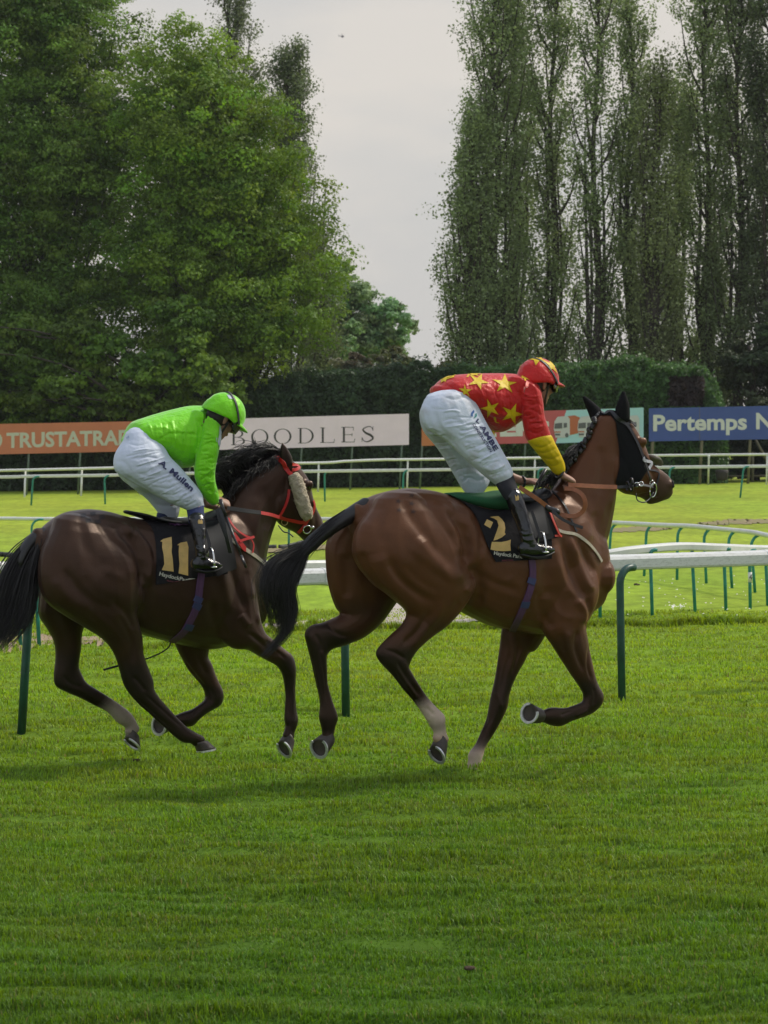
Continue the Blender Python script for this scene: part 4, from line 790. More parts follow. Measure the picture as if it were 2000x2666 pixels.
def build_horse2():
    mb = MB(); c = BAY; k = BLK
    def L(rows, col=c, **kw): V, Fc, C = F2.loft(rows, col, **kw); mb.add(V, Fc, C)
    V, Fc, C = F2.torso([(938, 1312, 1430, .09), (965, 1294, 1500, .17), (1010, 1279, 1530, .22), (1060, 1271, 1540, .25), (1120, 1276, 1545, .25), (1170, 1290, 1570, .225),
        (1220, 1305, 1602, .24), (1280, 1315, 1630, .265), (1340, 1312, 1642, .27), (1400, 1288, 1652, .25), (1450, 1276, 1650, .22), (1500, 1300, 1640, .19), (1532, 1350, 1600, .15)], c, n=28, ex=2.25)
    mb.add(V, Fc, C)
    dk = tuple(0.45 * a + 0.55 * b for a, b in zip(BAY, BLK))
    L([((962, 1325), (1130, 1330), -.12, .13), ((922, 1385), (1180, 1390), -.15, .145), ((919, 1450), (1210, 1450), -.165, .145), ((960, 1512), (1226, 1500), -.175, .125), ((1010, 1552), (1234, 1535), -.175, .11),
       ((1056, 1592), (1203, 1590), -.165, .085), ((1045, 1625), (1163, 1632), -.155, .066, dk), ((1012, 1657), (1115, 1668), -.15, .052, dk), ((979, 1695), (1080, 1705), -.15, .046, k), ((987, 1722), (1066, 1735), -.15, .043, k),
       ((1017, 1755), (1069, 1744), -.15, .036, k), ((1042, 1787), (1083, 1769), -.15, .030, k), ((1073, 1824), (1109, 1808), -.15, .028, k), ((1094, 1852), (1132, 1836), -.15, .031, WHT), ((1113, 1880), (1158, 1862), -.15, .038, WHT),
       ((1119, 1892), (1160, 1883), -.15, .037, (.30, .24, .2)), ((1129, 1907), (1163, 1906), -.15, .031, WHT), ((1126, 1925), (1170, 1925), -.15, .036, (.34, .24, .16))], ex=2.1)
    L([((890, 1345), (1000, 1345), .11, .13), ((849, 1410), (1010, 1410), .15, .13), ((848, 1480), (1040, 1480), .155, .13), ((858, 1540), (1045, 1545), .155, .12), ((874, 1585), (1022, 1585), .155, .10, dk),
       ((885, 1598), (985, 1632), .15, .085, dk), ((860, 1612), (945, 1662), .15, .068, dk), ((835, 1622), (902, 1680), .15, .055, k), ((810, 1628), (868, 1690), .15, .047, k), ((793, 1648), (853, 1705), .15, .045, k),
       ((798, 1675), (851, 1720), .15, .042, k), ((808, 1715), (852, 1745), .15, .035, k), ((816, 1750), (853, 1775), .15, .029, k), ((825, 1790), (859, 1800), .15, .028, k), ((832, 1832), (867, 1828), .15, .030, k),
       ((829, 1866), (881, 1866), .15, .038, k), ((834, 1888), (876, 1887), .15, .036, k), ((838, 1905), (871, 1907), .15, .031, k), ((838, 1920), (868, 1925), .15, .035, k)], ex=2.1)
    L([((1420, 1330), (1500, 1340), -.06, .07), ((1385, 1420), (1535, 1430), -.11, .09), ((1385, 1500), (1558, 1510), -.14, .095), ((1400, 1580), (1556, 1565), -.155, .09), ((1412, 1640), (1528, 1620), -.16, .082),
       ((1432, 1674), (1531, 1662), -.16, .072, dk), ((1456, 1712), (1538, 1706), -.16, .060, dk), ((1483, 1752), (1547, 1746), -.16, .050, dk), ((1506, 1786), (1557, 1780), -.16, .044, k), ((1517, 1806), (1571, 1808), -.16, .046, k),
       ((1518, 1820), (1568, 1832), -.16, .044, k), ((1514, 1828), (1550, 1853), -.16, .034, k), ((1496, 1835), (1526, 1865), -.16, .029, k), ((1470, 1842), (1492, 1877), -.155, .029, k), ((1443, 1841), (1460, 1892), -.15, .037, k),
       ((1428, 1843), (1436, 1889), -.145, .036, k), ((1417, 1848), (1413, 1880), -.14, .031, k), ((1405, 1845), (1399, 1880), -.14, .034, k)], ex=2.1)
    L([((1320, 1560), (1450, 1600), .11, .08, dk), ((1306, 1640), (1400, 1688), .125, .07, dk), ((1303, 1672), (1378, 1700), .13, .062, dk), ((1297, 1712), (1365, 1724), .13, .054, dk), ((1287, 1770), (1337, 1776), .13, .045, k),
       ((1278, 1812), (1326, 1815), .13, .045, k), ((1273, 1842), (1322, 1842), .13, .044, k), ((1266, 1875), (1303, 1881), .13, .033, k), ((1250, 1910), (1283, 1917), .13, .028, k), ((1238, 1938), (1266, 1944), .13, .028, (.10, .08, .07)),
       ((1220, 1962), (1259, 1966), .13, .036, WHT), ((1218, 1980), (1253, 1982), .13, .034, WHT), ((1214, 2000), (1244, 2001), .13, .031, WHT), ((1211, 2012), (1241, 2013), .13, .034, WHT)], ex=2.1)
    L([((1405, 1300), (1563, 1555), 0, .15), ((1440, 1268), (1568, 1450), 0, .13), ((1470, 1228), (1588, 1378), 0, .105), ((1497, 1188), (1600, 1315), 0, .088), ((1520, 1153), (1607, 1245), 0, .076), ((1538, 1112), (1618, 1185), 0, .07), ((1554, 1085), (1628, 1135), 0, .066)], ex=2.1)
    hd = BAY
    L([((1596, 1068), (1560, 1140), 0, .066), ((1634, 1090), (1586, 1215), 0, .083), ((1672, 1150), (1600, 1262), 0, .096), ((1690, 1195), (1622, 1284), 0, .086), ((1706, 1214), (1648, 1290), 0, .066), ((1725, 1226), (1672, 1298), 0, .056, MZ),
       ((1741, 1240), (1686, 1307), 0, .052, MZ), ((1751, 1256), (1704, 1311), 0, .047, MZ), ((1750, 1275), (1728, 1303), 0, .034, MZ)], col=hd, ex=2.3, cap=.3)
    # cheek disc, brow, ears, chest front, croup
    for (p, v, r, sc, col) in (((1617, 1225), -.055, .085, (1, .45, 1.25), BAY), ((1672, 1150), -.072, .038, (1, .6, .8), BAY), ((1562, 1500), -.06, .11, (.6, 1, 1.2), BAY), ((1140, 1330), -.13, .11, (1.2, .7, .7), BAY),
                               ((940, 1330), 0, .06, (1.2, .8, .8), BAY), ((1215, 1520), -.20, .075, (.8, .6, 1), BAY), ((1741, 1262), -.03, .036, (1, .7, .9), MZ), ((1695, 1304), 0, .035, (1, .9, .7), MZ), ((1515, 1575), -.19, .07, (.8, .6, 1.1), BAY)):
        cc = F2.J(p, v); mb.add(*loft([(cc - F2.U * r * sc[0] * .5, F2.V * r * sc[1] * .85, np.array((0, 0, 1)) * r * sc[2] * .85, col), (cc + F2.U * r * sc[0] * .5, F2.V * r * sc[1] * .85, np.array((0, 0, 1)) * r * sc[2] * .85, col)], n=14, sub=2, cap=.3))
    for rows in ([((1541, 1094), (1571, 1076), .055, .026, k), ((1531, 1070), (1556, 1058), .06, .026, k), ((1523, 1050), (1538, 1043), .065, .018, k), ((1518, 1036), (1523, 1033), .068, .006, k)],
                 [((1603, 1090), (1638, 1094), -.055, .026, k), ((1605, 1062), (1638, 1062), -.06, .026, k), ((1614, 1036), (1633, 1038), -.065, .018, k), ((1621, 1021), (1627, 1022), -.068, .006, k)]):
        L(rows, n=12, cap=.1)
    V, Fc, C = fuse(mb, 0.0074, 7)
    G = [ # grooves and ridges of the near side
        ([(1040, 1290), (1072, 1345), (1110, 1400), (1150, 1450), (1190, 1490)], 16, -.012), ([(1010, 1450), (1035, 1500), (1080, 1540), (1130, 1570)], 13, -.013), ([(985, 1440), (1000, 1490), (1050, 1560), (1110, 1590)], 22, .010),
        ([(1090, 1395), (1120, 1440), (1170, 1480), (1210, 1515)], 20, .012), ([(1160, 1330), (1195, 1370), (1212, 1420), (1214, 1470)], 12, -.020), ([(1130, 1310), (1165, 1345), (1188, 1400), (1195, 1450)], 16, .012),
        ([(1205, 1330), (1232, 1380), (1238, 1440), (1225, 1480)], 14, .011), ([(1230, 1335), (1250, 1390), (1255, 1440)], 10, -.008), ([(1228, 1470), (1243, 1500), (1252, 1540), (1240, 1580)], 14, -.016),
        ([(990, 1310), (985, 1360), (995, 1420)], 14, -.007), ([(950, 1350), (940, 1400), (945, 1450)], 18, .008), ([(1240, 1490), (1300, 1520), (1350, 1540)], 12, -.006), ([(1255, 1560), (1310, 1600), (1370, 1600)], 16, .006),
        ([(1462, 1400), (1480, 1460), (1505, 1520), (1530, 1560)], 11, -.012), ([(1480, 1390), (1500, 1450), (1525, 1510), (1545, 1540)], 10, .010), ([(1500, 1400), (1525, 1450), (1548, 1500)], 9, -.010),
        ([(1430, 1430), (1420, 1500), (1425, 1560)], 16, -.010), ([(1440, 1420), (1455, 1490), (1480, 1560)], 16, .010), ([(1405, 1540), (1410, 1590), (1440, 1640)], 14, -.010), ([(1500, 1560), (1524, 1590), (1522, 1625)], 10, .012), ([(1530, 1555), (1536, 1600), (1526, 1640)], 8, -.012),
        ([(1505, 1640), (1500, 1690), (1520, 1750)], 7, -.009), ([(1480, 1640), (1482, 1690), (1505, 1745)], 9, .007), ([(1460, 1650), (1470, 1700)], 8, -.006),
        ([(1560, 1160), (1570, 1220), (1562, 1290)], 14, -.007), ([(1590, 1180), (1596, 1250), (1590, 1330)], 12, .007), ([(1545, 1330), (1555, 1390), (1550, 1450)], 16, -.007), ([(1510, 1350), (1520, 1400), (1500, 1450)], 18, .006),
        ([(1150, 1560), (1140, 1600), (1100, 1650), (1070, 1690)], 10, .006), ([(1120, 1590), (1090, 1640), (1050, 1680)], 9, -.009), ([(1200, 1560), (1170, 1600), (1120, 1650)], 9, -.005), ([(1212, 1530), (1226, 1546)], 9, .007),
        ([(1035, 1725), (1060, 1765), (1095, 1815)], 5, -.006), ([(1052, 1722), (1075, 1765), (1108, 1810)], 5, .004), ([(1110, 1842), (1130, 1862)], 4, -.006), ([(1320, 1650), (1335, 1700), (1325, 1760)], 8, .006), ([(1340, 1650), (1350, 1700), (1330, 1760)], 6, -.007),
        ([(815, 1700), (832, 1760), (843, 1820)], 5, -.005), ([(900, 1440), (905, 1500), (900, 1560)], 16, -.010), ([(1680, 1200), (1700, 1235), (1712, 1262)], 6, -.006), ([(1668, 1215), (1690, 1250)], 6, .005), ([(1660, 1290), (1690, 1285), (1715, 1292)], 3.5, -.006),
        ([(1688, 1175), (1697, 1200)], 5, .005), ([(1500, 1866), (1530, 1850)], 5, .004)]
    V = strokes(V, Fc, G + [(a, b * 1.5, c * .6) for a, b, c in VEIN2] + TEND2, 1.2); V = ripple(V, Fc)
    # coat colouring: black points, star brand left in the clipped hair
    P = topx(V)
    def blend(mask, col): C[:] = C * (1 - mask[:, None]) + np.array(col) * mask[:, None]
    n1 = np.array([0.5 + 0.5 * math.sin(v[0] * 23 + 3 * math.sin(v[2] * 31)) for v in V])
    V0 = V
    root = empty('racehorse', (F2.O[0], F2.O[1], 0), 'bay racehorse with plaited mane, black ear hood and number 2 cloth', 'horse', 'racehorses cantering past on the turf')
    body = obj('body', V, Fc, m_coat2, root, cols=C)
    bvh = BVHTree.FromPolygons([tuple(v) for v in V], Fc)
    J = F2.J
    hoof(F2, J((1149, 1927), -.15), J((1138, 1962), -.15), (-.62, -.62, -.48), (.45, -.1, -.95), root, m_hoof, m_steel)
    hoof(F2, J((855, 1922), .15), J((832, 1946), .15), (-.50, -.80, -.22), (.22, .25, -.95), root, m_hoof, m_steel)
    hoof(F2, J((1405, 1862), -.14), J((1381, 1856), -.14), (-.58, -.80, .12), (-.5, .35, -.8), root, m_hoof, m_steel)
    hoof(F2, J((1226, 2014), .13), J((1222, 2036), .13), (-.1, 0, -1), (1, .5, 0), root, m_hoof, m_steel)
    # eyes
    for sgn in (-1, 1):
        e = J((1671, 1150), -.073) if sgn < 0 else J((1671, 1150), -.073) + F2.V * .146
        obj('eye', *loft([(e - F2.U * .008, F2.V * .017, np.array((0, 0, .019)), (0, 0, 0)), (e + F2.U * .008, F2.V * .017, np.array((0, 0, .019)), (0, 0, 0))], n=12, sub=2)[:2], m_eye, root)
    for sgn in (-1, 1):
        e = J((1750, 1261), -.036) if sgn < 0 else J((1750, 1261), -.036) + F2.V * .075
        obj('nostril', *loft([(e + F2.U * .003 - np.array((0, 0, .012)), F2.V * .016, F2.U * .013, (0, 0, 0)), (e + np.array((0, 0, .016)), F2.V * .013, F2.U * .010, (0, 0, 0))], n=10, sub=2, cap=.4)[:2], m_nost, root)
    # tail: dock and hair in one part
    V, Fc, C = F2.loft([((946, 1296), (948, 1342), 0, .045), ((905, 1322), (917, 1362), .01, .043), ((850, 1356), (866, 1394), .02, .042), ((812, 1388), (830, 1424), .03, .040), ((782, 1418), (802, 1448), .03, .04)], BLK)
    dock = obj('tail', V, Fc, m_hair, root)
    gd = [[J((800, 1420), .03), J((765, 1440), .03), J((725, 1470), .0), J((700, 1520), -.03), J((700, 1580), -.03), J((712, 1630), 0)],
          [J((800, 1425), .03), J((765, 1452), .03), J((732, 1500), .0), J((720, 1560), 0), J((740, 1630), .02), J((725, 1670), .02)],
          [J((800, 1430), .03), J((775, 1465), .03), J((748, 1520), .02), J((742, 1590), .02), J((735, 1650), .02), J((690, 1700), .02)],
          [J((800, 1435), .03), J((782, 1475), .03), J((758, 1530), .03), J((762, 1590), .03), J((742, 1650), .03), J((682, 1712), .02)],
          [J((802, 1438), .03), J((786, 1480), .03), J((762, 1530), .03), J((767, 1590), .03), J((748, 1648), .03), J((676, 1712), .02)]]
    strands('tail_hair', gd, 650, 16, .0020, .012, m_hair, dock, seed=3, lenv=.35)
    wl = [[J((800, 1418), .03), J((750, 1440), .03), J((705, 1462), .0), J((680, 1500), -.03), J((678, 1560), -.03), J((690, 1625), 0), J((700, 1665), 0)], [J((800, 1420), .03), J((755, 1445), .03), J((715, 1475), .0), J((695, 1530), -.02), J((715, 1600), 0), J((728, 1650), .0)],
          [J((798, 1420), .03), J((745, 1440), .03), J((700, 1475), .0), J((688, 1540), -.03), J((705, 1600), -.03), J((725, 1665), 0)]]
    strands('tail_hair', wl, 260, 16, .0016, .022, m_hair, dock, seed=31, lenv=.5, wave=.006)
    gd = [[J((780 + 40 * q, 1425 - 26 * q), .02), J((760 + 40 * q, 1440 - 27 * q), .0), J((742 + 40 * q, 1462 - 27 * q), -.02)] for q in range(4)]
    strands('tail_hair', [[J((900, 1330), .0), J((850, 1372), -.01), J((800, 1420), 0), J((760, 1460), 0)], [J((905, 1345), .03), J((855, 1385), .04), J((805, 1430), .04), J((770, 1470), .03)]], 260, 8, .0025, .014, m_hair, dock, seed=9)
    # plaited mane: a row of knots down the crest, loose tuft at the withers, forelock
    mp_ = MB()
    cp = [(1550, 1092), (1545, 1106), (1540, 1119), (1534, 1132), (1528, 1145), (1521, 1157), (1513, 1169), (1505, 1180), (1497, 1190), (1488, 1201), (1480, 1212), (1470, 1224)]
    for i, p in enumerate(cp):
        for q in range(3):
            cc = J((p[0] - 3 + 3.0 * math.sin(i * 2.3 + q), p[1] + q * 3.5), -.012 - .012 * q); r = .017 - .0025 * q + .003 * (i / 12)
            mp_.add(*loft([(cc - np.array((0, 0, .004)), F2.V * r, F2.U * r, BLK), (cc + np.array((0, 0, .004)), F2.V * r, F2.U * r, BLK)], n=9, sub=2)[:2])
    mn = mp_.build('mane', m_hair, root)
    gm = [[J((1530 - 12 * q, 1135 + 21 * q), 0), J((1514 - 14 * q, 1142 + 20 * q), -.03), J((1496 - 13 * q, 1160 + 20 * q), -.05), J((1486 - 12 * q, 1178 + 22 * q), -.06)] for q in range(6)]
    strands('mane_tuft', gm[1:], 340, 7, .0028, .012, m_hair, mn, seed=5, wave=.012)
    strands('mane_tuft', [[J((1475 - 12 * q, 1218 + 9 * q), 0), J((1458 - 13 * q, 1224 + 10 * q), -.04), J((1450 - 14 * q, 1246 + 7 * q), -.07)] for q in range(5)], 200, 6, .0026, .010, m_hair, mn, seed=6, wave=.010)
    return root, bvh

def build_horse1():
    mb = MB(); c = DKB; k = BLK; g_ = (.30, .25, .21)
    def L(rows, col=c, **kw): V, Fc, C = F1.loft(rows, col, **kw); mb.add(V, Fc, C)
    V, Fc, C = F1.torso([(108, 1382, 1480, .09), (132, 1358, 1530, .17), (167, 1336, 1580, .22), (217, 1325, 1600, .25), (270, 1329, 1615, .25), (320, 1342, 1632, .225), (370, 1354, 1652, .24), (430, 1362, 1669, .265),
        (490, 1358, 1683, .27), (540, 1340, 1691, .25), (585, 1322, 1685, .22), (625, 1345, 1670, .185), (655, 1400, 1640, .14)], c, n=28, ex=2.25)
    mb.add(V, Fc, C)
    L([((130, 1375), (290, 1395), -.12, .13), ((102, 1440), (345, 1448), -.15, .145), ((97, 1515), (366, 1508), -.165, .15), ((116, 1566), (365, 1560), -.17, .14), ((163, 1602), (357, 1590), -.17, .12), ((217, 1634), (364, 1624), -.165, .10),
       ((262, 1662), (372, 1658), -.155, .08), ((293, 1697), (375, 1700), -.15, .063), ((309, 1743), (388, 1740), -.15, .052, k), ((320, 1780), (400, 1772), -.15, .047, k), ((335, 1806), (403, 1794), -.15, .042, k), ((356, 1830), (414, 1812), -.15, .036, k),
       ((386, 1857), (432, 1834), -.15, .030, k), ((421, 1889), (460, 1866), -.15, .028, k), ((448, 1915), (489, 1893), -.15, .031, k), ((473, 1933), (511, 1906), -.15, .038, k), ((494, 1936), (520, 1911), -.15, .036, k), ((504, 1944), (532, 1917), -.15, .034, k)], ex=2.1)
    L([((105, 1430), (250, 1430), .11, .13), ((100, 1520), (250, 1530), .15, .13), ((97, 1595), (235, 1600), .155, .11), ((117, 1632), (218, 1642), .15, .088), ((139, 1672), (214, 1682), .15, .068), ((143, 1712), (208, 1720), .15, .055, k),
       ((138, 1757), (208, 1738), .15, .05, k), ((143, 1786), (218, 1762), .15, .046, k), ((172, 1803), (228, 1778), .15, .04, k), ((213, 1820), (246, 1790), .15, .032, k), ((247, 1838), (275, 1808), .15, .029, k), ((280, 1856), (308, 1830), .15, .030, g_),
       ((300, 1878), (335, 1850), .15, .037, g_), ((313, 1887), (347, 1864), .15, .036, g_), ((325, 1896), (356, 1880), .15, .031, g_), ((323, 1908), (364, 1896), .15, .036, g_)], ex=2.1)
    L([((560, 1400), (635, 1400), -.06, .07), ((540, 1480), (655, 1480), -.12, .09), ((542, 1580), (672, 1560), -.145, .095), ((560, 1650), (680, 1612), -.155, .088), ((602, 1688), (686, 1632), -.16, .076), ((640, 1692), (694, 1648), -.16, .066), ((668, 1706), (712, 1664), -.16, .057),
       ((698, 1722), (738, 1686), -.16, .050), ((720, 1736), (762, 1706), -.16, .046, k), ((734, 1758), (771, 1736), -.16, .046, k), ((740, 1785), (771, 1772), -.16, .036, k), ((743, 1815), (770, 1808), -.16, .028, k), ((740, 1850), (773, 1846), -.16, .029, k),
       ((739, 1874), (778, 1872), -.16, .037, k), ((742, 1889), (774, 1891), -.16, .036, k), ((740, 1901), (768, 1906), -.16, .031, k), ((735, 1914), (767, 1920), -.16, .035, k)], ex=2.1)
    L([((430, 1620), (560, 1640), .11, .08), ((460, 1690), (543, 1705), .125, .064), ((473, 1716), (553, 1730), .13, .06), ((488, 1742), (563, 1757), .13, .053), ((508, 1766), (573, 1780), .13, .047), ((526, 1790), (583, 1803), .13, .045, k), ((533, 1810), (582, 1822), .13, .045, k),
       ((530, 1824), (573, 1838), .13, .037, k), ((515, 1836), (546, 1853), .13, .030, k), ((495, 1848), (522, 1872), .13, .029, k), ((470, 1856), (503, 1890), .135, .037, k), ((455, 1862), (480, 1893), .14, .035, k), ((445, 1868), (458, 1895), .14, .031, k), ((434, 1868), (440, 1903), .14, .034, k)], ex=2.1)
    L([((565, 1340), (672, 1555), 0, .15), ((588, 1302), (688, 1472), 0, .13), ((612, 1268), (702, 1408), 0, .105), ((642, 1238), (713, 1372), 0, .09), ((675, 1208), (728, 1332), 0, .08), ((705, 1192), (745, 1292), 0, .073), ((730, 1182), (760, 1252), 0, .067)], ex=2.1)
    L([((740, 1186), (716, 1255), 0, .066), ((772, 1208), (714, 1318), 0, .082), ((802, 1246), (722, 1358), 0, .094), ((812, 1288), (745, 1376), 0, .084), ((824, 1322), (768, 1388), 0, .066), ((835, 1344), (786, 1403), 0, .056, MZ), ((843, 1368), (800, 1416), 0, .051, MZ),
       ((845, 1392), (818, 1420), 0, .040, MZ)], ex=2.3, cap=.35)
    for (p, v, r, sc, col) in (((735, 1318), -.055, .088, (1, .45, 1.2), c), ((803, 1262), -.074, .040, (1, .6, .8), c), ((668, 1520), -.05, .11, (.6, 1, 1.2), c), ((300, 1390), -.13, .11, (1.2, .7, .7), c),
                               ((108, 1392), 0, .06, (1.2, .8, .8), c), ((350, 1545), -.20, .085, (.8, .6, 1.1), c), ((838, 1382), -.03, .038, (1, .7, .9), MZ), ((655, 1615), -.19, .075, (.8, .6, 1), c)):
        cc = F1.J(p, v); mb.add(*loft([(cc - F1.U * r * sc[0] * .5, F1.V * r * sc[1] * .85, np.array((0, 0, 1)) * r * sc[2] * .85, col), (cc + F1.U * r * sc[0] * .5, F1.V * r * sc[1] * .85, np.array((0, 0, 1)) * r * sc[2] * .85, col)], n=14, sub=2, cap=.3))
    for rows in ([((728, 1206), (764, 1222), -.06, .028, k), ((727, 1184), (762, 1194), -.065, .028, k), ((729, 1166), (752, 1172), -.07, .020, k), ((733, 1151), (738, 1153), -.072, .006, k)],
                 [((690, 1210), (720, 1208), .055, .026, k), ((684, 1190), (712, 1186), .06, .026, k), ((680, 1172), (698, 1168), .065, .018, k), ((680, 1158), (685, 1157), .068, .006, k)]):
        L(rows, n=12, cap=.1)
    V, Fc, C = fuse(mb, 0.0074, 7)
    G = [([(205, 1340), (215, 1400), (240, 1450), (280, 1490)], 18, -.010), ([(165, 1480), (200, 1530), (250, 1570), (320, 1590)], 16, -.010), ([(140, 1500), (180, 1560), (240, 1600)], 20, .008), ([(300, 1380), (345, 1420), (362, 1470), (366, 1520)], 12, -.016),
         ([(270, 1370), (320, 1410), (345, 1460), (352, 1510)], 16, .011), ([(330, 1370), (372, 1410), (390, 1470), (385, 1520)], 12, .010), ([(352, 1372), (395, 1420), (402, 1470)], 8, -.008), ([(380, 1520), (388, 1560), (372, 1610)], 12, -.014),
         ([(290, 1560), (330, 1600), (350, 1640)], 10, -.008), ([(250, 1600), (300, 1650), (330, 1720)], 9, .006), ([(310, 1600), (340, 1660), (345, 1730)], 9, -.006),
         ([(600, 1470), (620, 1530), (640, 1590)], 12, -.010), ([(575, 1480), (590, 1540), (600, 1600)], 14, .009), ([(640, 1470), (655, 1520), (660, 1560)], 10, .008), ([(550, 1560), (560, 1620), (600, 1660)], 14, -.009), ([(640, 1640), (690, 1680), (725, 1712)], 7, -.008), ([(625, 1600), (650, 1632)], 10, .009),
         ([(690, 1260), (700, 1320), (690, 1380)], 14, -.006), ([(660, 1290), (670, 1350), (650, 1420)], 16, .005), ([(350, 1815), (400, 1855), (450, 1898)], 5, -.005), ([(752, 1770), (756, 1830)], 4, -.004), ([(510, 1700), (540, 1760)], 7, -.006), ([(812, 1320), (822, 1352), (818, 1380)], 6, -.005)]
    V = strokes(V, Fc, G + [(a, b * 1.5, c * .6) for a, b, c in VEIN1] + TEND1, 1.15); V = ripple(V, Fc)
    root = empty('racehorse', (F1.O[0], F1.O[1], 0), 'dark brown racehorse with loose mane, red bridle and number 11 cloth', 'horse', 'racehorses cantering past on the turf')
    obj('body', V, Fc, m_coat1, root, cols=C)
    bvh = BVHTree.FromPolygons([tuple(v) for v in V], Fc); J = F1.J
    hoof(F1, J((520, 1932), -.15), J((534, 1952), -.15), (.15, .0, -1), (1, .45, .25), root, m_hoof, m_steel)
    hoof(F1, J((346, 1908), .15), J((344, 1934), .15), (-.55, -.45, -.75), (.75, .3, -.55), root, m_hoof, m_steel)
    hoof(F1, J((752, 1922), -.16), J((741, 1948), -.16), (-.62, -.62, -.45), (.4, .1, -.9), root, m_hoof, m_steel)
    hoof(F1, J((436, 1885), .14), J((416, 1888), .14), (-.62, -.78, 0), (-.3, .3, -.9), root, m_hoof, m_steel)
    for sgn in (-1, 1):
        e = J((801, 1265), -.075) if sgn < 0 else J((801, 1265), -.075) + F1.V * .15
        obj('eye', *loft([(e - F1.U * .008, F1.V * .018, np.array((0, 0, .020)), (0, 0, 0)), (e + F1.U * .008, F1.V * .018, np.array((0, 0, .020)), (0, 0, 0))], n=12, sub=2)[:2], m_eye, root)
        e = J((842, 1382), -.034) if sgn < 0 else J((842, 1382), -.034) + F1.V * .07
        obj('nostril', *loft([(e - np.array((0, 0, .012)), F1.V * .016, F1.U * .013, (0, 0, 0)), (e + np.array((0, 0, .014)), F1.V * .013, F1.U * .010, (0, 0, 0))], n=10, sub=2, cap=.4)[:2], m_nost, root)
    V, Fc, C = F1.loft([((112, 1372), (118, 1412), 0, .045), ((85, 1385), (92, 1422), 0, .045), ((60, 1410), (74, 1445), 0, .045), ((38, 1450), (60, 1478), 0, .045)], BLK)
    dock = obj('tail', V, Fc, m_hair, root)
    gd = [[J((100, 1388), .02), J((45, 1440), .02), J((5, 1510), 0), J((-20, 1590), 0), J((-40, 1660), 0)], [J((100, 1395), .0), J((55, 1460), .0), J((25, 1530), 0), J((5, 1600), 0), J((-30, 1690), 0)],
          [J((104, 1400), -.03), J((75, 1480), -.03), J((60, 1550), -.03), J((40, 1620), -.03), J((0, 1680), -.03)], [J((108, 1405), -.05), J((92, 1490), -.05), J((85, 1560), -.05), J((68, 1620), -.05), J((5, 1675), -.05)]]
    strands('tail_hair', gd, 1000, 14, .0030, .022, m_hair, dock, seed=13, lenv=.3)
    # mane streaming back
    cp = [(590, 1300), (605, 1275), (625, 1250), (645, 1232), (668, 1212), (690, 1198), (712, 1190), (732, 1184)]; gm = []
    for i, p in enumerate(cp):
        h_ = 1 - i / 10
        gm.append([J(p, 0), J((p[0] - 14, p[1] - 30 * h_ - 8), -.02), J((p[0] - 42, p[1] - 42 * h_ - 6), -.04), J((p[0] - 72, p[1] - 22 * h_), -.05), J((p[0] - 84, p[1] + 18), -.06)])
    mn = strands('mane', gm, 900, 9, .0024, .016, m_hair, root, seed=21, wave=.007, lenv=.55)
    strands('mane_tuft', [[J((p[0], p[1]), 0), J((p[0] - 8, p[1] + 12), -.06), J((p[0] - 20, p[1] + 34), -.095)] for p in cp], 420, 6, .0028, .014, m_hair, mn, seed=22, wave=.012, lenv=.5)
    strands('mane_tuft', [[J((690, 1195), 0), J((678, 1175), -.0), J((665, 1160), 0), J((660, 1142), 0)], [J((684, 1198), 0), J((672, 1178), -.0), J((662, 1160), 0), J((656, 1144), 0)]], 70, 6, .002, .006, m_hair, mn, seed=23)
    return root, bvh

h2, bvh2 = build_horse2()
h1, bvh1 = build_horse1()
H2BODY = [c for c in h2.children if c.name.startswith('body')][0]; H1BODY = [c for c in h1.children if c.name.startswith('body')][0]
# ------------------------------------------------------------ laying things on surfaces
CAMP = Vector((0, 0, CAMH))
def hit(p, bvh, off, fallback=None):
    """point on the surface seen at photo pixel p, lifted by off along its normal"""
    d = Vector((p[0] - 1000, PXF, -(p[1] - HZY))).normalized(); h = bvh.ray_cast(CAMP, d, 60)
    if h[0] is None:
        if fallback is None: return None, None
        q = bvh.find_nearest(Vector(tuple(at(p[0], p[1], fallback)))); n = q[1]
        if n.dot(d) > 0: n = -n
        return np.array(q[0]) + np.array(n) * off, np.array(n)
    n = h[1]
    if n.dot(d) > 0: n = -n
    return np.array(h[0]) + np.array(n) * off, np.array(n)

def ribbon(name, path, wd, bvh, m, parent, off=.004, th=.004, D=18.0, sub=5, crv=None):
    """strap lying on a surface along a photo path; wd = width in metres"""
    P2 = cr(np.array([p[:2] for p in path], float), sub); P = []; Nn = []
    for p in P2:
        q, n = hit(p, bvh, off, D); P.append(q); Nn.append(n)
    P = np.array(P); Nn = np.array(Nn)
    for _ in range(2): P[1:-1] = (P[:-2] + P[1:-1] * 2 + P[2:]) / 4; Nn[1:-1] = (Nn[:-2] + Nn[1:-1] + Nn[2:]) / 3
    return strap3(name, P, wd, m, parent, Nn, th)

def strap3(name, P, wd, m, parent, Nn=None, th=.004):
    P = np.asarray(P, float); T = np.gradient(P, axis=0); V = []; W = np.broadcast_to(np.asarray(wd, float), (len(P),)); up = Nn if Nn is not None else np.tile((0, -1, .2), (len(P), 1))
    for p, t, n, w_ in zip(P, T, up, W):
        n = unit(n); s = unit(np.cross(unit(t), n)) * w_ / 2; V += [p - s, p + s, p + s * .9 + n * th, p - s * .9 + n * th]
    k = len(P); F_ = [(i * 4 + j, i * 4 + (j + 1) % 4, i * 4 + 4 + (j + 1) % 4, i * 4 + 4 + j) for i in range(k - 1) for j in range(4)] + [(3, 2, 1, 0), (k * 4 - 4, k * 4 - 3, k * 4 - 2, k * 4 - 1)]
    return obj(name, V, F_, m, parent, smooth=False)

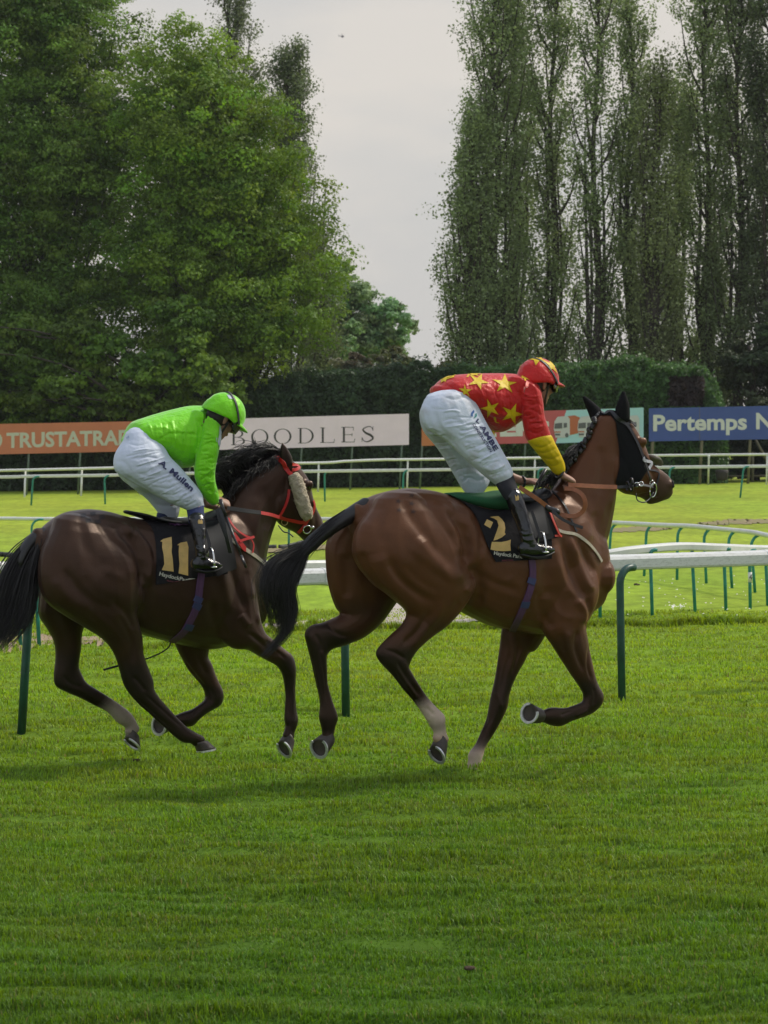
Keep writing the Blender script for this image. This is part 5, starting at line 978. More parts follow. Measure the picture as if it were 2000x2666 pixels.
def decal(name, V2, F_, bvh, m, parent, off=.003, D=18.0):
    return obj(name, [hit(p, bvh, off, D)[0] for p in V2], F_, m, parent, smooth=False)

def polydecal(name, P, bvh, m, parent, off=.003, D=18.0, step=5.0):
    """filled photo polygon laid on a surface"""
    bm = bmesh.new(); n = len(P); vs = []
    for i in range(n):
        a, b = np.array(P[i], float), np.array(P[(i + 1) % n], float); k = max(1, int(np.linalg.norm(b - a) / step))
        for j in range(k): vs.append(bm.verts.new((*(a + (b - a) * j / k), 0)))
    f = bm.faces.new(vs); f.normal_update(); bmesh.ops.triangulate(bm, faces=[f], ngon_method='EAR_CLIP')
    for _ in range(3):
        es = [e for e in bm.edges if e.calc_length() > step * 1.7 and not e.is_boundary]
        if not es: break
        bmesh.ops.subdivide_edges(bm, edges=es, cuts=1); bmesh.ops.triangulate(bm, faces=bm.faces)
    V2 = [v.co[:2] for v in bm.verts]; bm.verts.index_update(); F_ = [tuple(v.index for v in f.verts) for f in bm.faces]; bm.free()
    return decal(name, V2, F_, bvh, m, parent, off, D)

def textdecal(name, s, p0, p1, cap, bvh, m, parent, off=.003, D=18.0, shear=0.0, bend=0.0, fit=False, **k):
    """text running from photo point p0 to p1 along its baseline, capitals cap px high"""
    V2, F_ = text2d(s, sub=1, **k); p0 = np.array(p0, float); p1 = np.array(p1, float); d = (p1 - p0); L_ = np.linalg.norm(d); d = d / L_; nrm = np.array((d[1], -d[0])); w_ = V2[:, 0].max()
    t = V2[:, 0] / w_; Q = p0 + np.outer(t * L_, d) + np.outer(V2[:, 1] * cap + bend * 4 * t * (1 - t), nrm) + np.outer(V2[:, 1] * shear * cap, d)
    if fit:   # printed letters follow the broad curve of the cloth, not each crease
        H_ = np.array([hit(p, bvh, off, D)[0] for p in Q]); x = (Q - Q.mean(0)) / 50; A = np.stack([np.ones(len(x)), x[:, 0], x[:, 1], x[:, 0] ** 2, x[:, 0] * x[:, 1], x[:, 1] ** 2], 1); c = np.linalg.lstsq(A, H_[:, 1], rcond=None)[0]; f = A @ c; f -= max(0, np.percentile(f - H_[:, 1], 97))
        return obj(name, [at(q[0], q[1], d_) for q, d_ in zip(Q, f)], F_, m, parent, smooth=False)
    return decal(name, Q, F_, bvh, m, parent, off, D)

def ring(c, nrm, r, t, n=20, m=6, a0=0, a1=360, ell=(1, 1), up=(0, 0, 1)):
    nrm = unit(nrm); a = unit(np.cross(nrm, up)); b = np.cross(a, nrm); K = [c + (a * math.cos(math.radians(x)) * ell[0] + b * math.sin(math.radians(x)) * ell[1]) * r for x in np.linspace(a0, a1, n)]
    return tube(K, t, m)

def bvh_of(o):
    off = origin_of(o); return BVHTree.FromPolygons([tuple(np.array(v.co) + off) for v in o.data.vertices], [tuple(p.vertices) for p in o.data.polygons])

def drape(fr, bvh, corners, cols, rows, off, m, parent, name, th=.006, folds=0.0, seed=1, D=18.0, rear=None, front=None):
    """cloth over the back: corners = rear-top, front-top, front-bottom, rear-bottom photo points (with optional mid points); lies on the horse, mirrored to its far side over the spine"""
    rt, ft, fb, rb = [np.array(c, float) for c in corners]; G = []; NN = []; 
    def edge(P, t):
        P = cr(np.array(P, float), 8); f = t * (len(P) - 1); k = min(int(f), len(P) - 2); return P[k] + (P[k + 1] - P[k]) * (f - k)
    for i in range(cols + 1):
        s = i / cols
        row = []; rn = []
        for j in range(rows + 1):
            t = j / rows; top = rt * (1 - s) + ft * s; bot = rb * (1 - s) + fb * s; p = top * (1 - t) + bot * t
            if rear is not None: p = edge(rear, t) * (1 - s) + edge(front, t) * s
            fo = folds * (math.sin(s * 9 + seed + t * 2) * .6 + math.sin(s * 17 + t * 5 + seed * 2) * .4) * t
            q, n = hit(p, bvh, off + fo + (0.004 * t), D); row.append(q); rn.append(n)
        G.append(row); NN.append(rn)
    G = np.array(G); NN = np.array(NN)
    for _ in range(3): G[:, 1:-1] = (G[:, :-2] + 2 * G[:, 1:-1] + G[:, 2:]) / 4; G[1:-1] = (G[:-2] + 2 * G[1:-1] + G[2:]) / 4
    # far side: reflect in the horse's midline plane
    O = np.array((fr.O[0], fr.O[1], 0)); v = (G - O) @ fr.V; M = G - 2 * v[..., None] * fr.V
    full = np.concatenate([M[:, ::-1], G], 1); nc = full.shape[1]; nr = full.shape[0]; V = list(full.reshape(-1, 3)); k = nr * nc
    nv = NN; vn = (nv @ fr.V); Mn = nv - 2 * vn[..., None] * fr.V; nfull = np.concatenate([Mn[:, ::-1], nv], 1).reshape(-1, 3); V += [p - n * th for p, n in zip(full.reshape(-1, 3), nfull)]
    F_ = [(i * nc + j, i * nc + j + 1, (i + 1) * nc + j + 1, (i + 1) * nc + j) for i in range(nr - 1) for j in range(nc - 1)]; F_ += [tuple(x + k for x in f[::-1]) for f in F_]
    return obj(name, V, F_, m, parent)

m_cloth = mat('black_saddle_cloth', (.010, .009, .011), rough=.85, spec=.25, noise=(20, .2), bump=(12, .7, .02))
m_gold = mat('gold_print', (.55, .36, .11), rough=.5, noise=(25, .12))
m_ivory = mat('ivory_print', (.50, .47, .40), rough=.6); m_redp = mat('red_print', (.22, .03, .04), rough=.6)
m_blk = mat('black_leather', (.012, .011, .012), rough=.33, spec=.5, bump=(50, .2, .003)); m_gel = mat('black_saddle', (.007, .007, .008), rough=.5, spec=.3)
m_pad2 = mat('green_saddle_pad', (.010, .085, .030), rough=.85, bump=(120, .5, .004)); m_purp = mat('purple_elastic', (.085, .028, .095), rough=.6, noise=(60, .3), cscale=(4, .3, .3)); m_blu = mat('blue_buckle_tape', (.035, .04, .13), rough=.5)
m_tan = mat('orange_brown_rein', (.27, .085, .028), rough=.5, noise=(30, .2)); m_bred = mat('red_webbing', (.50, .018, .015), rough=.4, bump=(90, .2, .002)); m_brein = mat('black_rein', (.016, .016, .018), rough=.55)
m_elas = mat('cream_elastic', (.46, .40, .31), rough=.7, noise=(50, .12)); m_chrome = mat('bright_metal', (.72, .72, .70), rough=.2, metal=1.0); m_brass = mat('brass', (.55, .42, .2), rough=.3, metal=1.0)
m_redpipe = mat('red_piping', (.52, .04, .015), rough=.5)

m_brand2 = mat('clipped_coat', (.045, .018, .011), rough=.5, spec=.3); m_brand1 = mat('clipped_dark_coat', (.018, .010, .008), rough=.5, spec=.3)
def star5(c, r): return [(c[0] + (r if k % 2 == 0 else r * .42) * math.sin(math.radians(36 * k + 12)), c[1] - (r if k % 2 == 0 else r * .42) * .8 * math.cos(math.radians(36 * k + 12))) for k in range(10)]
for c in ((1072, 1290), (1037, 1305), (1072, 1311), (1039, 1328), (1076, 1332)): polydecal('clipped_star', star5(c, 9), bvh2, m_brand2, H2BODY, off=.0012, step=3)
for x, y in ((209, 1338), (234, 1334), (258, 1342), (222, 1352), (247, 1354)): polydecal('clipped_square', [(x, y), (x + 14, y - 2), (x + 16, y + 8), (x + 2, y + 10)], bvh1, m_brand1, H1BODY, off=.0012, D=18.5, step=3)
# ---- horse 2 tack
J = F2.J
sc2 = empty('saddle_cloth', J((1300, 1330), 0), 'black saddle cloth with gold number 2 on the bay horse', 'saddle cloth', 'number cloths under the saddles')
c2 = drape(F2, bvh2, ((1170, 1292), (1380, 1300), (1440, 1452), (1289, 1462)), 22, 14, .012, m_cloth, sc2, 'cloth', folds=.009, rear=[(1170, 1292), (1215, 1318), (1244, 1357), (1266, 1420), (1289, 1463)], front=[(1380, 1300), (1420, 1350), (1434, 1400), (1436, 1455)])
pb = drape(F2, bvh2, ((1330, 1306), (1418, 1292), (1456, 1398), (1385, 1416)), 10, 10, .018, mat('black_pad', (.009, .009, .009), rough=.75, spec=.2), sc2, 'pad', folds=.0)
cb = bvh_of(c2); pbb = bvh_of(pb)
ribbon('piping', [(1426, 1318), (1440, 1358), (1455, 1396), (1440, 1404), (1412, 1411)], .013, pbb, m_redpipe, pb, off=.004, th=.006)
x0, y0, q = 1100, 1280, 3.6065
Z = lambda P, ox=x0, oy=y0, k=q: [(ox + a / k, oy + b / k) for a, b in P]
polydecal('digit', Z([(632, 242), (665, 236), (712, 234), (745, 262), (768, 295), (776, 345), (770, 385), (779, 402), (745, 430), (700, 452), (664, 462), (680, 415), (697, 370), (712, 322), (700, 275), (672, 256)]), cb, m_gold, c2, off=.004)
polydecal('digit', Z([(604, 262), (662, 290), (635, 347), (577, 312)]), cb, m_gold, c2, off=.004)
polydecal('digit', Z([(650, 472), (740, 474), (800, 462), (829, 452), (824, 500), (829, 556), (760, 560), (690, 556), (637, 544)]), cb, m_gold, c2, off=.004)
textdecal('lettering', 'Haydock Park', Z([(668, 592)])[0], Z([(935, 628)])[0], 9.5, cb, m_ivory, c2, off=.0045, bold=.02)
textdecal('lettering', 'RACING', Z([(745, 655)])[0], Z([(850, 650)])[0], 4, cb, m_redp, c2, off=.0045)
sd2 = empty('saddle', J((1330, 1290), 0), 'small black racing saddle on green padding under the rider in red', 'saddle', 'racing saddles')
def saddle(fr, rows, m, parent, name='seat'): V, F_, _ = fr.torso(rows, (0, 0, 0), n=20, ex=2.2, cap=.3); return obj(name, V, F_, m, parent)
V, F_, _ = F2.loft([((1162, 1283), (1165, 1300), 0, .05), ((1200, 1281), (1204, 1316), 0, .12), ((1250, 1283), (1254, 1330), 0, .16), ((1300, 1276), (1304, 1334), 0, .16), ((1330, 1284), (1334, 1330), 0, .14)], (0, 0, 0), n=18, cap=.4); obj('pad', V, F_, m_pad2, sd2)
saddle(F2, [(1300, 1284, 1312, .10), (1340, 1288, 1316, .13), (1385, 1282, 1316, .12), (1415, 1270, 1310, .09)], m_gel, sd2)
flap = drape(F2, bvh2, ((1345, 1318), (1410, 1308), (1422, 1392), (1372, 1410)), 8, 8, .026, m_gel, sd2, 'flap')
gir = [(1374, 1418), (1384, 1462), (1386, 1500), (1378, 1540), (1362, 1580), (1344, 1620), (1335, 1640)]
g_ = ribbon('girth', gir, .045, bvh2, m_purp, sd2, off=.006, th=.006)
for p in ((1382, 1512), (1366, 1572)): ribbon('girth_keeper', [(p[0] + 2, p[1] - 8), p, (p[0] - 3, p[1] + 8)], .056, bvh2, m_blu, g_, off=.013, th=.004, sub=3)
ribbon('breast_girth', [(1420, 1330), (1440, 1372), (1466, 1386), (1500, 1392), (1530, 1414), (1552, 1440), (1565, 1462)], .020, bvh2, m_elas, sd2, off=.006, th=.004)
ribbon('neck_strap', [(1440, 1282), (1470, 1318), (1484, 1350), (1500, 1385)], .014, bvh2, m_blk, sd2, off=.006)
br2 = empty('bridle', J((1640, 1180), 0), 'black bridle and ear hood with orange brown reins on the bay horse', 'bridle', 'bridles and reins')
hd = m_blk; m_hood = mat('black_hood_cloth', (.007, .007, .008), rough=.9, spec=.2, bump=(40, .4, .006))
polydecal('ear_hood', [(1552, 1094), (1562, 1082), (1590, 1082), (1603, 1100), (1606, 1130), (1612, 1170), (1612, 1215), (1603, 1255), (1604, 1268), (1640, 1272), (1668, 1250), (1682, 1228), (1690, 1200), (1672, 1178), (1655, 1140), (1642, 1112), (1630, 1096), (1632, 1078), (1605, 1072), (1580, 1066), (1560, 1070)], bvh2, m_hood, br2, off=.006, D=18.3)
for rows in ([((1540, 1097), (1573, 1078), .055, .030), ((1530, 1070), (1557, 1057), .06, .030), ((1522, 1050), (1539, 1042), .065, .021), ((1517, 1034), (1524, 1031), .068, .008)],
             [((1601, 1092), (1640, 1096), -.055, .030), ((1603, 1062), (1640, 1062), -.06, .030), ((1613, 1036), (1634, 1038), -.065, .021), ((1620, 1019), (1628, 1020), -.068, .008)]):
    V, F_, _ = F2.loft(rows, (0, 0, 0), n=12, cap=.1); obj('ear_cover', V, F_, m_hood, br2)
ribbon('headpiece', [(1552, 1092), (1562, 1074), (1585, 1070), (1610, 1090), (1632, 1110), (1650, 1140), (1668, 1180), (1682, 1222)], .022, bvh2, hd, br2, off=.010, th=.005, D=18.3)
ribbon('browband', [(1631, 1106), (1642, 1098), (1652, 1112)], .018, bvh2, hd, br2, off=.010, D=18.3)
ribbon('noseband', [(1684, 1222), (1692, 1208), (1700, 1196), (1706, 1190)], .020, bvh2, mat('silver_grey_strap', (.42, .42, .46), rough=.3), br2, off=.012, D=18.3, th=.006)
V, F_, _ = F2.loft([((1690, 1183), (1700, 1198), 0, .055), ((1703, 1186), (1712, 1204), 0, .058), ((1714, 1198), (1718, 1212), 0, .05)], (0, 0, 0), n=14); obj('sheepskin_noseband', V, F_, mat('grubby_sheepskin', (.26, .23, .19), rough=.95, bump=(90, .8, .01)), br2)
ribbon('cheek_strap', [(1682, 1222), (1688, 1240), (1692, 1252)], .016, bvh2, hd, br2, off=.008, D=18.3)
ribbon('lower_strap', [(1716, 1205), (1716, 1230), (1708, 1262), (1690, 1292)], .012, bvh2, hd, br2, off=.006, D=18.3)
bp, bn = hit((1697, 1266), bvh2, .014, 18.3)
obj('bit_ring', *ring(bp + (0, 0, -.02), bn, .036, .0045, 22, 6, ell=(.7, 1.2)), m_chrome, br2)
obj('bit_ring', *ring(bp + (-.008, -.004, .022), bn, .016, .0035, 16, 6), m_chrome, br2)
obj('bit_ring', *ring(bp - F2.V * (-.15) + (0, 0, -.02), bn, .036, .0045, 22, 6, ell=(.7, 1.2)), m_chrome, br2)
obj('curb_strap', *tube(cr(np.array([at(1656, 1285, 17.9), at(1660, 1302, 17.9), at(1676, 1308, 17.9), at(1690, 1300, 17.95), at(1702, 1282, 17.98)]), 6), .0042, 6), m_brein, br2)
RD = 17.93
hand2 = at(1486, 1262, 17.72)
rb = np.array([bp, at(1668, 1262, RD), at(1640, 1266, RD - .01), at(1605, 1269, RD - .04), at(1560, 1268, RD - .10)])
strap3('rein', cr(rb[:4], 5), .019, m_brein, br2); strap3('rein', cr(np.array([at(1607, 1268.5, RD - .04), at(1560, 1267, RD - .10), at(1510, 1264, 17.75), at(1480, 1262, 17.72)]), 5), .027, m_tan, br2, th=.006)
obj('rein_stop', *ring(at(1644, 1262, RD - .02), (1, .3, 0), .034, .007, 18, 6, ell=(.7, 1.1)), hd, br2); obj('rein_stop', *ring(at(1634, 1266, RD - .02), (1, .3, 0), .026, .005, 18, 6), hd, br2)
for p in ((1658, 1262), (1670, 1260)): obj('buckle', *ring(at(p[0], p[1], RD - .02), (0, -1, 0), .013, .003, 12, 5), m_chrome, br2)
lp = cr(np.array([at(1470, 1272, 17.70), at(1495, 1275, 17.66), at(1517, 1290, 17.64), at(1524, 1315, 17.64), at(1514, 1335, 17.65), at(1492, 1344, 17.66), at(1462, 1340, 17.68), at(1440, 1330, 17.68), at(1400, 1300, 17.62), at(1352, 1268, 17.58)]), 7)
strap3('rein_loop', lp, .026, m_tan, br2, th=.006)
obj('rein_knot', *loft([(at(1438, 1328, 17.66) + (dx, 0, dz), np.array((0, .022, 0)), np.array((0, 0, .020)), (0, 0, 0)) for dx, dz in ((-.03, .014), (0, 0), (.03, -.008))], n=10)[:2], hd, br2)
strap3('rein_end', cr(np.array([at(1438, 1330, 17.64), at(1465, 1352, 17.64), at(1495, 1366, 17.66), at(1518, 1374, 17.68)]), 5), .018, hd, br2)

# ---- horse 1 tack
J = F1.J
sc1 = empty('saddle_cloth', J((430, 1370), 0), 'black saddle cloth with gold number 11 on the dark horse', 'saddle cloth', 'number cloths under the saddles')
c1 = drape(F1, bvh1, ((306, 1335), (560, 1345), (590, 1500), (404, 1520)), 24, 14, .012, m_cloth, sc1, 'cloth', folds=.010, seed=4, D=18.5, rear=[(306, 1335), (368, 1350), (398, 1382), (407, 1440), (404, 1522)], front=[(560, 1345), (588, 1390), (592, 1440), (588, 1495)]); cb1 = bvh_of(c1)
Z1 = lambda P: [(280 + a / 4.1475, 1300 + b / 4.1475) for a, b in P]
polydecal('digit', Z1([(565, 458), (600, 432), (690, 408), (694, 500), (690, 570), (702, 650), (712, 782), (585, 764), (612, 700), (605, 600), (588, 520), (590, 462)]), cb1, m_gold, c1, off=.004, D=18.5)
polydecal('digit', Z1([(748, 496), (790, 470), (855, 460), (872, 520), (868, 620), (868, 700), (868, 826), (765, 800), (775, 700), (768, 620), (766, 560), (770, 500)]), cb1, m_gold, c1, off=.004, D=18.5)
textdecal('lettering', 'HaydockPark', Z1([(556, 822)])[0], Z1([(885, 902)])[0], 10, cb1, m_ivory, c1, off=.0045, D=18.5, bold=.02)
textdecal('lettering', 'RACING', Z1([(640, 884)])[0], Z1([(790, 915)])[0], 3.5, cb1, m_redp, c1, off=.0045, D=18.5)
sd1 = empty('saddle', J((470, 1350), 0), 'small black racing saddle with purple trim under the rider in green', 'saddle', 'racing saddles')
V, F_, _ = F1.loft([((328, 1328), (332, 1338), 0, .05), ((370, 1336), (374, 1350), 0, .10), ((410, 1348), (414, 1362), 0, .12), ((450, 1352), (454, 1368), 0, .12)], (0, 0, 0), n=18, cap=.4); obj('pad', V, F_, m_gel, sd1)
saddle(F1, [(430, 1345, 1375, .10), (480, 1348, 1378, .13), (530, 1338, 1372, .12), (565, 1326, 1362, .09)], m_gel, sd1)
ribbon('elastic', Z1([(620, 175), (700, 180), (770, 225), (830, 290)]), .035, cb1, m_purp, sd1, off=.01, D=18.5)
drape(F1, bvh1, ((505, 1372), (592, 1358), (610, 1478), (562, 1502)), 9, 9, .022, m_gel, sd1, 'flap', D=18.5)
g_ = ribbon('girth', Z1([(1010, 800), (990, 950), (975, 1080), (945, 1200), (890, 1310), (820, 1430), (700, 1530)]), .048, bvh1, m_purp, sd1, off=.006, th=.006, D=18.5)
for p in Z1([(972, 1080), (960, 1150), (875, 1370)]): ribbon('girth_keeper', [(p[0] + 3, p[1] - 7), p, (p[0] - 4, p[1] + 7)], .058, bvh1, m_blu, g_, off=.013, sub=3, D=18.5)
bg = ribbon('breast_girth', [(555, 1378), (580, 1390), (610, 1412), (640, 1432), (668, 1452), (690, 1472)], .026, bvh1, m_elas, sd1, off=.006, D=18.5)
ribbon('red_strap', [(593, 1352), (610, 1378), (635, 1396), (652, 1402)], .014, bvh1, m_bred, bg, off=.010, D=18.5); ribbon('red_strap', [(550, 1380), (566, 1386), (584, 1394), (600, 1404)], .014, bvh1, m_bred, bg, off=.012, D=18.5)
ribbon('red_strap', [(604, 1392), (618, 1410), (632, 1428), (636, 1430)], .034, bvh1, m_bred, bg, off=.014, D=18.5); ribbon('red_strap', [(618, 1412), (636, 1405), (654, 1400)], .016, bvh1, m_bred, bg, off=.02, D=18.5); ribbon('red_strap', [(648, 1404), (655, 1420), (652, 1440)], .010, bvh1, m_bred, bg, off=.015, D=18.5)
br1 = empty('bridle', J((760, 1290), 0), 'red webbing bridle with sheepskin cheek rolls on the dark horse', 'bridle', 'bridles and reins')
Z5 = lambda P: [(500 + a / 4.1475, 1120 + b / 4.1475) for a, b in P]
kw = dict(bvh=bvh1, parent=br1, off=.006, D=18.9)
ribbon('headpiece', Z5([(890, 300), (930, 305), (985, 345), (1010, 400), (1040, 455), (1075, 480)]), .028, m=m_bred, **kw)
ribbon('browband', Z5([(1075, 425), (1110, 430), (1150, 410), (1140, 375)]), .020, m=m_bred, **kw)
ribbon('throat_strap', Z5([(1045, 640), (1040, 700), (1010, 800), (960, 900), (935, 930)]), .017, m=m_bred, **kw)
ribbon('noseband', Z5([(940, 935), (1000, 955), (1090, 975), (1180, 995), (1240, 970), (1290, 900), (1315, 820), (1300, 760)]), .022, m=m_bred, **kw)
ribbon('cheek_strap', Z5([(1250, 960), (1200, 1040), (1150, 1100)]), .022, m=m_bred, **kw)
cp = [hit(p, bvh1, .030, 18.9)[0] for p in Z5([(1068, 480), (1105, 560), (1135, 660), (1165, 760), (1195, 860), (1222, 935)])]
m_wool = mat('cream_sheepskin', (.47, .40, .29), rough=.95, noise=(45, .3), bump=(110, 1.0, .012))
wb = MB(); K = cr(np.array(cp), 6); 
V, F_ = tube(K, [.030 + .014 * math.sin(min(1, t * 4) * 1.57) if t < .85 else .044 - .012 * (t - .85) / .15 for t in np.linspace(0, 1, len(K))], 20, flat=(1.0, 1.0)); rr = np.random.default_rng(4); V = np.array(V) + rr.normal(size=(len(V), 3)) * .0028
obj('sheepskin_roll', V, F_, m_wool, br1)
K2 = K - 2 * ((K - np.array((*F1.O, 0))) @ F1.V)[:, None] * F1.V; obj('sheepskin_roll', *tube(K2, .042, 14), m_wool, br1)
bp1, bn1 = hit(Z5([(1235, 1065)])[0], bvh1, .014, 18.9)
obj('bit_ring', *ring(bp1, bn1, .026, .0045, 20, 6), m_chrome, br1); obj('bit_boss', *loft([(hit(Z5([(1290, 1045)])[0], bvh1, d, 18.9)[0], np.array((0, 0, .011)), np.array((.011, .004, 0)), (0, 0, 0)) for d in (.0, .012)], n=10, sub=2)[:2], m_chrome, br1)
obj('martingale_ring', *ring(hit(Z5([(1000, 975)])[0], bvh1, .012, 18.9)[0], (0.2, -1, 0), .019, .0028, 18, 5), m_brass, br1)
obj('curb_strap', *tube(cr(np.array([at(725, 1368, 18.55), at(738, 1384, 18.5), at(752, 1388, 18.5), at(764, 1398, 18.5)]), 6), .004, 6), m_brein, br1)
rr1 = cr(np.array([at(728, 1347, 18.62), at(705, 1340, 18.55), at(679, 1335, 18.45)]), 5); strap3('rein', rr1, .022, m_bred, br1, th=.005)
strap3('rein', cr(np.array([at(680, 1335, 18.45), at(640, 1330, 18.35), at(592, 1323, 18.26)]), 6), .026, m_brein, br1, th=.005)
strap3('rein_loop', cr(np.array([at(565, 1325, 18.22), at(575, 1360, 18.2), at(590, 1400, 18.2), at(600, 1440, 18.22), at(590, 1400, 18.17), at(580, 1350, 18.17), at(572, 1322, 18.2)]), 5), .022, m_brein, br1)
# ------------------------------------------------------------ riders
m_skin = mat('skin', (.34, .185, .13), rough=.5, spec=.35, noise=(30, .08))
m_nylon = mat('white_breeches_fabric', (.58, .63, .74), rough=.55, noise=(5, .06), bump=(26, .45, .010), trans=0.0)
m_nylon2 = mat('muddy_breeches_fabric', (.58, .63, .73), rough=.55, noise=(7, .30, (.33, .28, .24)), bump=(26, .45, .010), csharp=True)
m_gsilk = mat('green_silk', tint=(.8, 1, .4), col=(.19, .66, .015), rough=.38, spec=.5, noise=(6, .08), bump=(24, .7, .016), sheen=.3)
m_rsilk = mat('red_silk', tint=(1, .6, .5), col=(.50, .012, .014), rough=.42, spec=.45, noise=(6, .08), bump=(24, .7, .016), sheen=.2)
m_ysilk = mat('yellow_silk', (.66, .46, .012), rough=.5, spec=.25, noise=(6, .08), bump=(20, .6, .014))
m_patent = mat('patent_boot', (.005, .005, .006), rough=.16, spec=.5, coat=.35, bump=(34, .8, .010)); m_mattboot = mat('boot_gaiter', (.012, .012, .014), rough=.45)
m_navy = mat('navy_sock', (.018, .030, .105), rough=.85, bump=(120, .4, .003)); m_bsock = mat('black_sock', (.011, .011, .016), rough=.85, bump=(120, .4, .003))
m_brownhair = mat('dark_hair', (.018, .012, .009), rough=.6, bump=(80, .6, .004)); m_gogg = mat('smoked_goggles', (.015, .015, .017), rough=.12, spec=.7); m_grey = mat('pale_grey_fabric', (.46, .50, .56), rough=.5)
m_lip = mat('lips', (.30, .12, .10), rough=.5); m_navyprint = mat('navy_print', (.015, .02, .09), rough=.55); m_tealprint = mat('teal_print', (.02, .22, .20), rough=.55); m_blueprint = mat('blue_print', (.02, .10, .32), rough=.55)

def chain(fr, mb, rows, **k): V, F_, _ = fr.loft(rows, (0, 0, 0), **k); mb.add(V, F_)
def skinpart(mb, name, m, parent, voxel=.008, sm=4, G=None, amp=.75):
    V, F_, C = fuse(mb, voxel, sm)
    if G: V = strokes(V, F_, G, amp)
    o = obj(name, V, F_, m, parent); return o, BVHTree.FromPolygons([tuple(v) for v in V], F_)

def creases(A, B, n, seed, amp=1.0):
    """n irregular cloth creases running between the two photo polylines A and B"""
    r = np.random.default_rng(seed); A = cr(np.array(A, float), 20); B = cr(np.array(B, float), 20); out = []
    for k in range(n):
        t = min(.98, max(.02, (k + r.random()) / n)); a = A[int(t * (len(A) - 1))]; b = B[int(min(.99, max(0, t + r.normal() * .03)) * (len(B) - 1))]; f0 = .05 + .4 * r.random(); f1 = f0 + .25 + .5 * r.random(); f1 = min(f1, 1.0)
        p = a + (b - a) * f0; q = a + (b - a) * f1; nrm = unit((-(b - a)[1], (b - a)[0])); m_ = (p + q) / 2 + nrm * r.normal() * 3.5; sg = -1 if r.random() < .6 else 1
        out.append(([tuple(p), tuple(m_), tuple(q)], 1.5 + 1.3 * r.random(), sg * amp * (.0045 + .004 * r.random())))
    return out

def limb(P, R, ex=2.0, flat=1.0, n=14, sub=4, up=(0, 0, 1)):
    P = np.array(P, float); T = np.gradient(P, axis=0); secs = []
    for p, t, r in zip(P, T, R):
        t = unit(t); a = unit(np.cross(t, up)) if np.linalg.norm(np.cross(t, up)) > .05 else unit(np.cross(t, (1, 0, 0))); b = np.cross(t, a); secs.append((p, a * r, b * r * flat, (0, 0, 0)))
    return loft(secs, n=n, sub=sub, ex=ex, cap=.4)[:2]

def hand(mb, wrist, fwd, palm, side, curl=1.0, s=1.0, thumb=1, spread=.0):
    """wrist point; fwd = direction wrist->knuckles; palm = direction the palm faces; thumb on the 'side' direction"""
    f = unit(fwd); p = unit(np.asarray(palm) - f * np.dot(palm, f)); sd = unit(np.asarray(side) - f * np.dot(side, f) - p * np.dot(side, p))
    mb.add(*loft([(wrist, sd * .027 * s, p * .020 * s, (0, 0, 0)), (wrist + f * .03 * s, sd * .033 * s, p * .019 * s, (0, 0, 0)), (wrist + f * .065 * s, sd * .040 * s, p * .016 * s, (0, 0, 0)), (wrist + f * .085 * s, sd * .038 * s, p * .013 * s, (0, 0, 0))], n=14, sub=3, cap=.3)[:2])
    for i, (o_, ln, w_) in enumerate(((.030, .040, .0088), (.010, .045, .0092), (-.011, .042, .0088), (-.031, .033, .0078))):
        b = wrist + f * .078 * s + sd * o_ * s; P = [b]; ang = 0; d = f
        for j, (l, c) in enumerate(((ln, 55), (ln * .72, 75), (ln * .55, 45))):
            ang += math.radians(c * curl); d = f * math.cos(ang) + p * math.sin(ang) + sd * spread * (1.5 - i) * .1; P.append(P[-1] + d * l * s)
        mb.add(*limb(P, [w_ * s * 1.08, w_ * s * 1.05, w_ * s * .95, w_ * s * .75], n=9, sub=3))
    b = wrist + f * .022 * s + sd * .026 * s * thumb; q = unit(f * .75 + sd * .75 * thumb + p * .3); q2 = unit(f * .95 + sd * .1 * thumb + p * .6 * curl)
    mb.add(*limb([b - q * .012 * s, b + q * .035 * s, b + q * .052 * s + q2 * .02 * s, b + q * .055 * s + q2 * .045 * s], [.013 * s, .0115 * s, .0098 * s, .0078 * s], n=9, sub=3))

